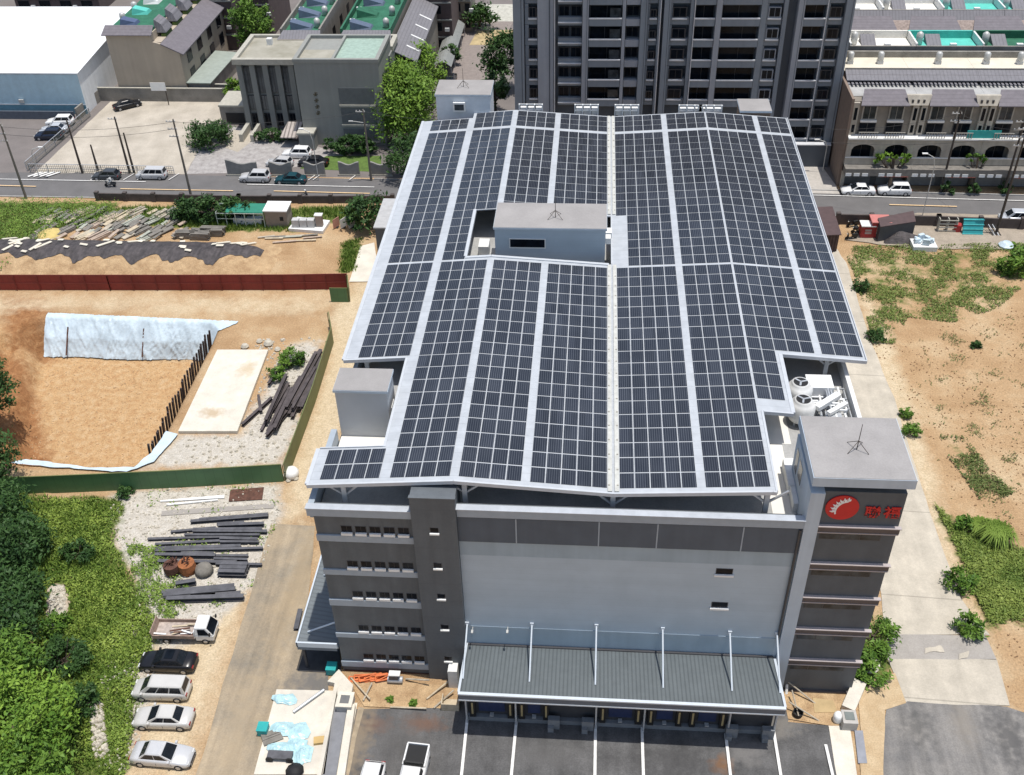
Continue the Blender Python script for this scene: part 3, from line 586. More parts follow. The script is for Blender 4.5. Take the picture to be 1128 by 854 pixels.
for pxa, pya in ((514, 686), (586, 687), (657, 688.5), (730, 692), (804, 696), (858, 697)):
    xa, za = v(pxa, pya, YF); yf = 47.6; zf = zl+(zw-zl)*(yf-46.1)/(YF-46.1)
    xa = max(-8.66, min(14.7, xa))
    part('tie_rod', lip_m, aw, lambda b: b.tube((xa, YF-.05, za), (xa, yf, zf), .065).cbox(xa, YF-.08, za-.15, .3, .12, .32))
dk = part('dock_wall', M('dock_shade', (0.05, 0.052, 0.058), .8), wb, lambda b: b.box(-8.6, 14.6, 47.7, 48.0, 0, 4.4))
part('dock_plinth', M('dock_concrete', (0.20, 0.21, 0.22), .9), wb, lambda b: b.box(-8.6, 14.6, 47.35, 47.695, 0, .55))
def gx(px, py=796): return g(px, py)[0]
for px in (515, 569, 656, 708, 799, 848):
    part('dock_post', steel_m, wb, lambda b: b.box(gx(px)-.06, gx(px)+.06, 47.0, 47.34, 0, 4.6))
for a, b_ in ((517, 567), (571, 606), (659, 706), (711, 750), (756, 797)):
    xa, xb = gx(a), gx(b_)
    d = part('dock_door', dock_blue, wb, lambda b: b.box(xa+.75, xb-.75, 47.62, 47.69, 1.0, 3.6))
    part('dock_light', lamp_m, d, lambda b: b.box((xa+xb)/2-.15, (xa+xb)/2+.15, 47.3, 47.61, .75, .85))
    for xc in (xa+.3, xb-.3):
        bp = part('dock_bumper', black_m, wb, lambda b: b.box(xc-.22, xc+.22, 47.3, 47.69, .6, 2.9)); part('stripe', yellow_m, bp, lambda b: b.box(xc-.07, xc+.07, 47.28, 47.295, 1.0, 2.4))
for px in (611, 648, 804, 843):
    part('dock_step', M('dock_concrete', (0.2, 0.21, 0.22)), wb, lambda b: b.box(gx(px)-.5, gx(px)+.4, 46.9, 47.34, 0, 1.2).box(gx(px)-.5, gx(px)-.05, 46.6, 46.9, 0, .6))
# side awning
sa = part('side_awning', awning_side, wb, lambda b: b.hexa([(-22.3, 51.3, 3.55), (-19.12, 51.3, 2.95), (-19.12, 64, 2.95), (-22.3, 64, 3.55)], [(-22.3, 51.3, 3.65), (-19.12, 51.3, 3.05), (-19.12, 64, 3.05), (-22.3, 64, 3.65)]))
part('fascia', lip_m, sa, lambda b: b.box(-22.42, -19.15, 51.15, 51.29, 3.2, 3.72).box(-22.45, -22.32, 51.15, 64, 3.2, 3.75))
part('fascia', awning_fascia, sa, lambda b: b.box(-22.40, -19.2, 51.17, 51.28, 2.85, 3.19))
part('tie_rod', lip_m, sa, lambda b: b.tube((-19.15, 52.3, 5.1), (-21.7, 52.3, 3.7), .07).tube((-19.15, 58.3, 5.1), (-21.7, 58.3, 3.7), .07))
part('post', frame_d, sa, lambda b: b.box(-22.2, -22.0, 51.5, 51.7, 0, 3.5))
part('side_door', black_m, wb, lambda b: b.box(-19.16, -19.105, 52.6, 62, 0, 2.9))

# sign on the tower
sg = T('wall_sign', 'red emblem with a white grain ear and two red characters on the dark tower', 'sign', (19, YF-.05, 19.5))
exc, ezc = v(927.5, 558.5, YF); rr = 1.10
part('emblem_disc', red_m, sg, lambda b: b.xz([(exc+rr*math.cos(2*PI*i/40), ezc+rr*1.0*math.sin(2*PI*i/40)) for i in range(40)], YF-.10, YF-.02))
def ear(b):
    def P_(t): a = math.radians(98+t*100); return (exc+.42+.80*math.cos(a)*1.05, ezc-.30+.95*math.sin(a)*.95)
    pts = [P_(i/14) for i in range(15)]
    for i in range(14):
        (xa, za), (xb, zb) = pts[i], pts[i+1]; dx, dz = xb-xa, zb-za; l = math.hypot(dx, dz); nx_, nz_ = -dz/l*.055, dx/l*.055
        b.xz([(xa-nx_, za-nz_), (xb-nx_, zb-nz_), (xb+nx_, zb+nz_), (xa+nx_, za+nz_)], YF-.125, YF-.101)
    for i in range(0, 14, 2):
        x, z = pts[i]; a = math.radians(98+i/14*100)
        for s in (0.55, -0.0):
            da = a+math.radians(0 if s else 0)-.75 if True else 0
            ux, uz = math.cos(da+s), math.sin(da+s); L_ = .40 if s else .30; px_, pz_ = -uz*.075, ux*.075
            b.xz([(x, z), (x+ux*L_*.5+px_, z+uz*L_*.5+pz_), (x+ux*L_, z+uz*L_), (x+ux*L_*.5-px_, z+uz*L_*.5-pz_)], YF-.13-.002*(1 if s else 2)-.001*i, YF-.102)
part('grain_ear', white, sg, ear)
def glyph(ch, x0, z0, sz):
    cu = bpy.data.curves.new('letter', 'FONT'); cu.body = ch; cu.size = sz; cu.extrude = .03; cu.offset = sz*.018
    ob = bpy.data.objects.new('letter', cu); COL.objects.link(ob); bpy.context.view_layer.update()
    me_ = bpy.data.meshes.new_from_object(ob.evaluated_get(bpy.context.evaluated_depsgraph_get())); bpy.data.objects.remove(ob)
    xs = [p.co.x for p in me_.vertices]; ys = [p.co.y for p in me_.vertices]
    if not xs: return
    sx = sz/(max(xs)-min(xs)); sy = sz*.98/(max(ys)-min(ys)); mx, my = min(xs), min(ys)
    for p in me_.vertices: p.co = Vector((x0+(p.co.x-mx)*sx-19, -p.co.z-.06+.05-.03, z0+(p.co.y-my)*sy-19.5))
    me_.materials.clear(); me_.materials.append(red_m); ob = bpy.data.objects.new('character', me_); COL.objects.link(ob); ob.parent = sg
xa, za = v(950.5, 569, YF); glyph('聯', xa, za, 1.08); xa, za = v(971.5, 569.5, YF); glyph('福', xa, za, 1.08)

# ================================================================== SOLAR CANOPY
ZK = [(-19.7, 19.85), (-9.0, 20.72), (2.03, 20.0), (12.75, 20.65), (22.2, 19.95)]
def zr(x):
    for (a, za), (b, zb) in zip(ZK, ZK[1:]):
        if x <= b: return za+(zb-za)*(x-a)/(b-a)
    return ZK[-1][1]
cn = T('solar_canopy', 'large white steel canopy covered with dark solar panels on the warehouse roof', 'solar canopy', (1.5, 83, ZD))
HOLE = (-11.35, 1.95, 82.35, 91.4)
def on_roof(x, y):
    if HOLE[0] < x < HOLE[1] and HOLE[2] < y < HOLE[3]: return False
    if y < 56.1: return -19.35 < x < 12.95
    if y < 61.0: return -14.45 < x < 12.95
    if y < 67.1: return -14.45 < x < 15.25
    if y < 68.5: return -19.7 < x < 15.25
    if x < -13.9 and y > 113.85: return False
    return -19.7 < x < 22.1
xb = [-19.7, -19.35, -14.45, -13.9, -11.35, -9.0, 1.95, 2.03, 12.75, 12.95, 15.25, 22.1]; yb = [52.35, 56.1, 61.0, 67.1, 68.5, 82.35, 91.4, 113.85, 115.3]
b = MB()
for i in range(len(xb)-1):
    for j in range(len(yb)-1):
        if on_roof((xb[i]+xb[i+1])/2, (yb[j]+yb[j+1])/2):
            q = [(xb[i], yb[j]), (xb[i+1], yb[j]), (xb[i+1], yb[j+1]), (xb[i], yb[j+1])]
            b.hexa([(x, y, zr(x)-.10) for x, y in q], [(x, y, zr(x)) for x, y in q])
b.build('roof_sheet', sheet_m, cn)
def edge(pts, mat=edge_m, wd=.16, up=.06, dnn=.24, name='edge_trim'):        # trim along the rim, following the slope
    m = MB()
    for (xa, ya), (xb_, yb_) in zip(pts, pts[1:]):
        xs = sorted(set([xa, xb_]+[k for k, _ in ZK if min(xa, xb_) < k < max(xa, xb_)]), reverse=xa > xb_)
        for p, q in zip(xs, xs[1:]) if len(xs) > 1 else [(xa, xb_)]:
            fa = 0 if xb_ == xa else (p-xa)/(xb_-xa); fb = 1 if xb_ == xa else (q-xa)/(xb_-xa)
            A = Vector((p, ya+(yb_-ya)*fa, zr(p)+(up-dnn)/2)); B = Vector((q, ya+(yb_-ya)*fb, zr(q)+(up-dnn)/2)); m.bar(A, B, wd, up+dnn)
    return m.build(name, mat, cn)
edge([(-19.43, 52.27), (13.03, 52.27)]); edge([(13.03, 52.36), (13.03, 60.92)]); edge([(13.12, 60.92), (15.33, 60.92)]); edge([(15.33, 61.01), (15.33, 68.42)], wd=.3)
edge([(15.49, 68.42), (22.18, 68.42)]); edge([(22.18, 68.51), (22.18, 115.3)], wd=.08); edge([(-19.43, 52.36), (-19.43, 56.1)], wd=.3, dnn=.1); edge([(-19.3, 56.18), (-14.6, 56.18)], wd=.1)
edge([(-14.52, 56.1), (-14.52, 67.0)], wd=.2, dnn=.12); edge([(-19.78, 67.02), (-14.62, 67.02)]); edge([(-19.78, 67.12), (-19.78, 113.85)], wd=.3, dnn=.1)
edge([(HOLE[0]-.05, 82.27), (HOLE[1]-.2, 82.27)], wd=.3, up=.1); edge([(HOLE[0]-.06, 82.45), (HOLE[0]-.06, 91.4)], wd=.3, up=.1); edge([(HOLE[1]+.06, 82.45), (HOLE[1]+.06, 91.4)], wd=.12, up=.05)
# valley gutter and brackets
gm = MB()
for s in (-1, 1):
    xx = 2.03+s*.24; gm.hexa([(xx-.15, 52.4, zr(xx)+.03), (xx+.15, 52.4, zr(xx)+.03), (xx+.15, 82.2, zr(xx)+.03), (xx-.15, 82.2, zr(xx)+.03)], [(xx-.15, 52.4, zr(xx)+.10), (xx+.15, 52.4, zr(xx)+.10), (xx+.15, 82.2, zr(xx)+.10), (xx-.15, 82.2, zr(xx)+.10)])
    gm.hexa([(xx-.15, 91.7, zr(xx)+.03), (xx+.15, 91.7, zr(xx)+.03), (xx+.15, 115.2, zr(xx)+.03), (xx-.15, 115.2, zr(xx)+.03)], [(xx-.15, 91.7, zr(xx)+.10), (xx+.15, 91.7, zr(xx)+.10), (xx+.15, 115.2, zr(xx)+.10), (xx-.15, 115.2, zr(xx)+.10)])
gm.build('gutter', gutter_m, cn)
gb = MB()
for y in [53+1.6*k for k in range(18)]+[92.5+1.6*k for k in range(14)]:
    for s in (-1, 1): gb.cbox(2.03+s*.30, y, zr(2.3)+.09, .13, .10, .06)
gb.build('gutter_bracket', bracket_m, cn)['kind'] = 'stuff'
# panels
panel_m = bpy.data.materials.new('solar_cell')
def mk_panel():
    m = panel_m; m.use_nodes = True; t = m.node_tree; N = t.nodes; L = t.links; b = N['Principled BSDF']
    b.inputs['Roughness'].default_value = .22
    pos = N.new('ShaderNodeNewGeometry').outputs['Position']; sp = N.new('ShaderNodeSeparateXYZ'); L.new(pos, sp.inputs[0])
    def lines_(sock, per, wid):
        d = N.new('ShaderNodeMath'); d.operation = 'DIVIDE'; d.inputs[1].default_value = per; L.new(sock, d.inputs[0])
        f = N.new('ShaderNodeMath'); f.operation = 'FRACT'; L.new(d.outputs[0], f.inputs[0])
        c = N.new('ShaderNodeMath'); c.operation = 'LESS_THAN'; c.inputs[1].default_value = wid; L.new(f.outputs[0], c.inputs[0]); return c.outputs[0]
    a = lines_(sp.outputs['X'], .162, .22); n = N.new('ShaderNodeTexNoise'); n.inputs['Scale'].default_value = .55; n.inputs['Detail'].default_value = 4; L.new(pos, n.inputs['Vector'])
    r = N.new('ShaderNodeValToRGB'); e = r.color_ramp.elements; e[0].position = .3; e[1].position = .7; e[0].color = (.018, .021, .029, 1); e[1].color = (.029, .033, .042, 1); L.new(n.outputs['Fac'], r.inputs['Fac'])
    x = N.new('ShaderNodeMix'); x.data_type = 'RGBA'; L.new(a, x.inputs[0]); L.new(r.outputs['Color'], x.inputs[6]); x.inputs[7].default_value = (.082, .09, .106, 1)
    cs = N.new('ShaderNodeVectorMath'); cs.operation = 'DIVIDE'; cs.inputs[1].default_value = (1.07, 1.6, 99); L.new(pos, cs.inputs[0]); fl = N.new('ShaderNodeVectorMath'); fl.operation = 'FLOOR'; L.new(cs.outputs[0], fl.inputs[0])
    wn_ = N.new('ShaderNodeTexWhiteNoise'); L.new(fl.outputs[0], wn_.inputs['Vector']); mr = N.new('ShaderNodeMapRange'); mr.inputs[3].default_value = .82; mr.inputs[4].default_value = 1.22; L.new(wn_.outputs['Value'], mr.inputs[0])
    sc = N.new('ShaderNodeVectorMath'); sc.operation = 'SCALE'; L.new(x.outputs[2], sc.inputs[0]); L.new(mr.outputs[0], sc.inputs['Scale']); L.new(sc.outputs[0], b.inputs['Base Color'])
mk_panel()
STRIPS = [(-18.62, -14.3, 4), (-13.58, -9.28, 4), (-8.72, -4.33, 4), (-3.77, 1.62, 5), (2.44, 7.76, 5), (8.30, 12.68, 4), (12.82, 18.14, 5), (18.68, 21.98, 3)]
PAN = []
for (xa, xe, n) in STRIPS:
    pw = (xe-xa)/n
    for (y0, y1, nr) in ((52.72, 81.75, 18), (82.0, 110.35, 18), (110.95, 115.1, 3)):
        ph = (y1-y0)/nr
        for j in range(nr):
            for k in range(n):
                x0, x1_, ya, ye = xa+k*pw+.042, xa+(k+1)*pw-.042, y0+j*ph+.066, y0+(j+1)*ph-.066
                if 2 < x0 < 3.2 and ye > 82.3 and ya < 91.4: continue
                if xa < -18 and ya < 67.1 and ye > 56.1: continue
                if xa < -18 and ya > 112.5: continue
                if all(on_roof(x, y) for x in (x0-.03, x1_+.03) for y in (ya, ye)): PAN.append((x0, x1_, ya, ye))
PAN.sort(key=lambda p: ((p[0]+p[1])/2)**2*.25+p[2]**2)
def pan_hex(m, p):
    x0, x1_, ya, ye = p; a, c = zr(x0), zr(x1_)
    m.hexa([(x0, ya, a+.012), (x1_, ya, c+.012), (x1_, ye, c+.012), (x0, ye, a+.012)], [(x0, ya, a+.04), (x1_, ya, c+.04), (x1_, ye, c+.04), (x0, ye, a+.04)])
for p in PAN[:100]:
    m = MB(); pan_hex(m, p); m.build('solar_panel', panel_m, cn)
m = MB()
for p in PAN[100:]: pan_hex(m, p)
m.build('solar_panel_field', panel_m, cn)['kind'] = 'stuff'
# posts with V braces
for x, y in [(-8.3, 52.62), (2.03, 52.62), (12.5, 52.62), (-16.9, 52.62), (-18.2, 68.3), (19.3, 69.3), (12.6, 62), (2.03, 68), (-9, 68), (19.3, 85), (19.3, 100), (-18.2, 85), (-18.2, 100), (2.03, 112), (-9, 112), (12.6, 112)]:
    po = part('post', steel_m, cn, lambda b: b.box(x-.17, x+.17, y-.17, y+.17, ZD, zr(x)-.12)); zt = zr(x)-.12
    part('brace', steel_m, po, lambda b: b.bar((x-.1, y, zt-1.15), (x-1.4, y, zr(x-1.4)-.14), .14, .14).bar((x+.1, y, zt-1.15), (x+1.4, y, zr(x+1.4)-.14), .14, .14))
for y in (52.62, 60.0, 69.3, 85, 100, 112):
    xs0, xs1 = (-19.3 if y < 55 or y > 67 else -14.3), (12.8 if y < 61 else 22)
    if 82 < y < 91: continue
    m = MB(); ks = [xs0]+[k for k, _ in ZK if xs0 < k < xs1]+[xs1]
    for p, q in zip(ks, ks[1:]): m.bar((p, y, zr(p)-.20), (q, y, zr(q)-.20), .16, .18)
    m.build('rafter', steel_m, cn)

# equipment on the roof deck
def antenna(x, y, z, label):
    t = T('lightning_rod', label, 'lightning rod', (x, y, z))
    part('mast', pole_dark, t, lambda b: b.tube((x, y, z), (x, y, z+2.2), .035, .02))
    part('guy_leg', pole_dark, t, lambda b: [b.tube((x+dx, y+dy, z+.02), (x, y, z+.75), .022) for dx, dy in ((-.7, -.5), (.7, -.5), (.5, .7), (-.5, .7))])
antenna(18.2, 54.1, ZC1+.04, 'thin lightning rod on guy legs on the sign tower roof')
antenna(-3.3, 86.5, 22.5, 'thin lightning rod on the machine room roof amid the solar panels')
antenna(-15.3, 117.5, 22.6, 'thin lightning rod on the far stair room behind the solar panels')
def cooling(px, py, label):
    x, y = g(px, py, ZD+2.2); t = T('cooling_tower', label, 'cooling tower', (x, y, ZD), 'cooling towers on the roof deck')
    part('shell', offwhite, t, lambda b: b.lathe(x, y, [(.9, ZD+.5), (1.0, ZD+.9), (1.02, ZD+1.7), (.86, ZD+2.0), (.66, ZD+2.15), (.66, ZD+2.3)], 20), smooth=True)
    part('fan_well', black_m, t, lambda b: b.lathe(x, y, [(.56, ZD+2.301), (.56, ZD+2.31)], 20))
    part('fan', steel_m, t, lambda b: [b.cbox(x+.26*math.cos(a), y+.26*math.sin(a), ZD+2.33, .5, .14, .03, a) for a in (.3, .3+2*PI/3, .3+4*PI/3)])
    part('leg', steel_m, t, lambda b: [b.cbox(x+.7*math.cos(a), y+.7*math.sin(a), ZD, .12, .12, .5) for a in (.8, 2.4, 3.9, 5.5)])
cooling(882, 422, 'white round cooling tower farther from the sign tower'); cooling(885, 441, 'white round cooling tower nearer the sign tower, partly behind its roof edge')
x, y = g(903, 420, ZD+1.6); t = T('chiller_tank', 'flat topped white tank beside the cooling towers on the roof deck', 'tank', (x, y, ZD))
part('body', white, t, lambda b: b.cbox(x, y, ZD+.3, 2.0, 1.7, 1.3)); part('base', steel_m, t, lambda b: b.cbox(x, y, ZD, 1.8, 1.5, .3))
x, y = g(910, 446, ZD+1.0); t = T('pipe_rack', 'tangle of silver pipes on a rack beside the cooling towers', 'pipe rack', (x, y, ZD))
part('frame', steel_m, t, lambda b: [b.box(x-1.9, x+1.9, y-2.6+k*1.3, y-2.5+k*1.3, ZD+.5, ZD+.6) for k in range(5)]+[b.box(x-1.9+k*1.25, x-1.82+k*1.25, y-2.6, y+2.7, ZD, ZD+.5) for k in range(4)])
for k in range(16):
    a, c = (x+U(-1.8, 1.8), y+U(-2.4, 2.4), ZD+U(.7, 1.5)), (x+U(-1.8, 1.8), y+U(-2.4, 2.4), ZD+U(.7, 1.5))
    part('pipe', white if k % 3 else steel_m, t, lambda b: b.tube(a, (a[0], c[1], a[2]), .09).tube((a[0], c[1], a[2]), (c[0], c[1], a[2]), .09).tube((c[0], c[1], ZD+.2), (c[0], c[1], a[2]+.05), .09))
part('pump', steel_m, t, lambda b: b.lathe(x-.5, y-.2, [(.3, ZD+.6), (.34, ZD+1.0), (.2, ZD+1.3)])); part('pump', steel_m, t, lambda b: b.lathe(x+.8, y+.8, [(.3, ZD+.6), (.34, ZD+1.2), (.2, ZD+1.4)])); part('control_box', steel_m, t, lambda b: b.cbox(x+.3, y-1.4, ZD+.6, 1.2, .7, .6))
part('duct', offwhite, t, lambda b: b.bar((x-1, y-1.2, ZD+1.6), (x+.9, y+.4, ZD+1.7), .5, .4).bar((x-.2, y-1.7, ZD+1.5), (x+1.4, y-.4, ZD+1.5), .35, .3))
for i, (px, py, lab) in enumerate(((873, 520, 'long white duct box on the roof beside the sign tower, nearest the canopy'), (880, 545, 'shorter white duct box on the roof against the sign tower wall'))):
    x, y = g(px, py, ZD+.9); m = MB().cbox(x, y, ZD, .95, 3.0-1.2*i, .9); one('duct_box', m, offwhite, lab, 'duct box', 'duct boxes beside the sign tower')
for (x, y, lb) in ((-10.5, 84.2, 'small white duct box in the canopy gap left of the machine room'), (-10.3, 88.2, 'white duct box deeper in the canopy gap left of the machine room')): one('duct_box', MB().cbox(x, y, ZD, 1.0, 1.6, 1.3), offwhite, lb, 'duct box')
one('rusty_drum', MB().lathe(-9.6, 86.0, [(.4, ZD), (.42, ZD+.5), (.4, ZD+1.0)], 12), rust, 'rusty drum on the deck in the canopy gap beside the machine room', 'drum')
for k, px in enumerate((585, 646, 690, 760, 781)):        # condenser racks behind the far edge of the canopy
    x = v(px, 122, 117)[0]; t = T('condenser_rack', ('white condenser rack behind the far roof edge, %s' % ['nearest the far stair room', 'second from the far stair room', 'in the middle of the row', 'second from the right end', 'at the right end of the row'][k]), 'condenser rack', (x, 116.6, 17.4), 'condenser racks behind the canopy')
    part('frame', white, t, lambda b: [b.box(x-1.4, x+1.4, 116.3, 116.4, z, z+.12) for z in (18.2, 19.2, 20.2, 20.9)]+[b.box(x-1.4+i*.9, x-1.28+i*.9, 116.2, 116.5, 17.4, 21.0) for i in range(4)])
    part('unit', offwhite, t, lambda b: [b.box(x-1.2+i*.9, x-.5+i*.9, 116.52, 117, 18.3+q*1.3, 19.2+q*1.3) for i in range(3) for q in range(2)])
part('rear_platform', deck_m, wb, lambda b: b.box(-11.8, 16.6, 115.25, 118, 17.0, 17.35))

# ================================================================== BUILDINGS ACROSS THE ROAD
# --- apartment tower
TY = 145.0
ta = T('apartment_tower', 'tall slate grey apartment tower with stacked balconies right behind the solar roof', 'apartment tower', (11, 154, 0))
def tx(px): return v(px, 60, TY)[0]
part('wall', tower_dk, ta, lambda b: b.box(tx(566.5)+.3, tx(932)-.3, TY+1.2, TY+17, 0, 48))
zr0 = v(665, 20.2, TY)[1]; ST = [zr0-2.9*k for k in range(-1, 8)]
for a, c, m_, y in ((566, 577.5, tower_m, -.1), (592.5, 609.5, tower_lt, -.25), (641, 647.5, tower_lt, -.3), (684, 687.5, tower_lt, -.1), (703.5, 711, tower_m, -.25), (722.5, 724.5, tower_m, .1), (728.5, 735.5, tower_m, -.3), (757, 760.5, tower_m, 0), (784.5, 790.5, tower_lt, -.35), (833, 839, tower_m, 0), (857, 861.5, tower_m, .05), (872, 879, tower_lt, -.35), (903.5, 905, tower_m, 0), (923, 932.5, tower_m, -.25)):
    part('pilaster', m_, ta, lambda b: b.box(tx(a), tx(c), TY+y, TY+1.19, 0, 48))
    if c-a > 6 and m_ is not tower_dk: part('pilaster_rib', tower_dk, ta, lambda b: b.box(tx(a)+(tx(c)-tx(a))*.72, tx(a)+(tx(c)-tx(a))*.8, TY+y-.02, TY+y-.003, 0, 48))
for x in (724.8, 761.3, 903.2, 611): part('downpipe', M('pale_pipe', (.5, .5, .52)), ta, lambda b: b.tube((tx(x), TY-.35, 0), (tx(x), TY-.35, 48), .07))
BAYS = [(578.5, 592, 'win', .30, .95), (614.5, 640.5, 'pair', .1, 1), (648, 683.5, 'balc', 0, 1), (688, 703, 'span', 0, 1), (711.5, 722, 'small', .2, .9), (736, 756.5, 'win', .1, .85), (762, 784, 'balc', 0, 1), (791, 832.5, 'balc', 0, 1), (839.5, 856.5, 'frame', .1, .9), (879.5, 903, 'balc', 0, 1), (905.5, 922.5, 'win', .1, .85)]
random.seed(3)
for z in ST:
    for a, c, kind, f0, f1 in BAYS:
        if z < 8 and a < 840: continue
        x0, x1 = tx(a), tx(c)
        if kind == 'balc':
            bl = part('balcony', tower_m, ta, lambda b: b.box(x0, x1, TY-.15, TY+.05, z-1.05, z-.1)); part('coping', rail_m, bl, lambda b: b.box(x0, x1, TY-.22, TY+.1, z-.098, z+.05))
            wn = part('window', frame_d, ta, lambda b: b.box(x0+.1, x1-.1, TY+1.1, TY+1.195, z-.9, z+1.45)); xm = x0+(x1-x0)*U(.45, .6)
            part('pane', glass_d, wn, lambda b: b.box(x0+.2, xm-.04, TY+1.06, TY+1.095, z-.8, z+1.35).box(xm+.04, x1-.2, TY+1.07, TY+1.095, z-.8, z+1.35))
            part('balcony_slab', tower_m, bl, lambda b: b.box(x0, x1, TY+.051, TY+1.05, z-1.05, z-.9))
            if a < 660: part('window', glass_g, ta, lambda b: b.box(x0+(x1-x0)*.64, x1-.15, TY+.25, TY+.35, z+.1, z+1.3))
        elif kind in ('pair', 'span'):
            m_ = tower_m if kind == 'pair' else tower_lt
            bl = part('spandrel', m_, ta, lambda b: b.box(x0, x1, TY+(.35 if kind == 'pair' else .05), TY+1.19, z-1.1, z+(.0 if kind == 'pair' else -.15)))
            if kind == 'pair': part('coping', rail_m, bl, lambda b: b.box(x0, x1, TY+.1, TY+.345, z-.75, z-.6))
            n = 2 if kind == 'pair' else 1
            for k in range(n):
                xa, xb_ = x0+(x1-x0)*(k/n)+.12, x0+(x1-x0)*((k+1)/n)-.12
                wn = part('window', frame_d, ta, lambda b: b.box(xa, xb_, TY+.95, TY+1.19, z+.05, z+1.4)); part('pane', glass_d, wn, lambda b: b.box(xa+.07, (xa+xb_)/2-.03, TY+.92, TY+.945, z+.1, z+1.32).box((xa+xb_)/2+.03, xb_-.07, TY+.93, TY+.945, z+.1, z+1.32))
        else:
            part('wall_panel', tower_m, ta, lambda b: b.box(x0, x1, TY+.4, TY+1.19, z-1.0, z+.0).box(x0, x0+(x1-x0)*f0, TY+.4, TY+1.19, z+.001, z+1.85))
            xa, xb_ = x0+(x1-x0)*f0, x0+(x1-x0)*f1; hh = 1.3 if kind != 'small' else 1.0
            wn = part('window', frame_d if kind != 'frame' else tower_lt, ta, lambda b: b.box(xa, xb_, TY+.3, TY+.9, z+.02, z+hh+.1)); part('pane', glass_d, wn, lambda b: b.box(xa+.15, (xa+xb_)/2-.03, TY+.27, TY+.295, z+.12, z+hh).box((xa+xb_)/2+.03, xb_-.15, TY+.28, TY+.295, z+.12, z+hh))
            part('sill', rail_m, wn, lambda b: b.box(xa-.05, xb_+.05, TY+.12, TY+.38, z-.25, z-.05))
part('podium', tower_dk, ta, lambda b: b.box(tx(800), tx(931), TY-1.2, TY-.4, 0, 3.4)); part('podium_coping', rail_m, ta, lambda b: b.box(tx(800), tx(931), TY-1.3, TY-.35, 3.402, 3.55))
# --- terrace houses on the right
YR = 137.5
def vz(py, px=1000, Y=YR): return v(px, py, Y)[1]
zc, za0, za1, zlg, zev = vz(187), vz(174), vz(160), vz(152.5), vz(118.5)
XR = [35.2+9.05*k for k in range(5)]
lab = ['taupe terrace house with arched balconies, at the end beside the tall tower', 'taupe terrace house with arches behind the white estate car', 'taupe terrace house with arches and a teal sheet on its balcony', 'taupe terrace house with arches at the right edge of the photo']
def arch_wall(b, x0, x1, y0, y1, z0, zs, z1, a0, a1):
    """wall from x0 to x1 with one segmental arch opening a0..a1, springing at zs"""
    b.box(x0, a0, y0, y1, z0, z1); b.box(a1, x1, y0, y1, z0, z1); n = 12; rise = min(.75, (z1-zs)*.72)
    for i in range(n):
        p, q = -1+2*i/n, -1+2*(i+1)/n; xa, xb_ = a0+(a1-a0)*i/n, a0+(a1-a0)*(i+1)/n
        b.hexa([(xa, y0, zs+rise*math.sqrt(max(0, 1-p*p))), (xb_, y0, zs+rise*math.sqrt(max(0, 1-q*q))), (xb_, y1, zs+rise*math.sqrt(max(0, 1-q*q))), (xa, y1, zs+rise*math.sqrt(max(0, 1-p*p)))], [(xa, y0, z1), (xb_, y0, z1), (xb_, y1, z1), (xa, y1, z1)])
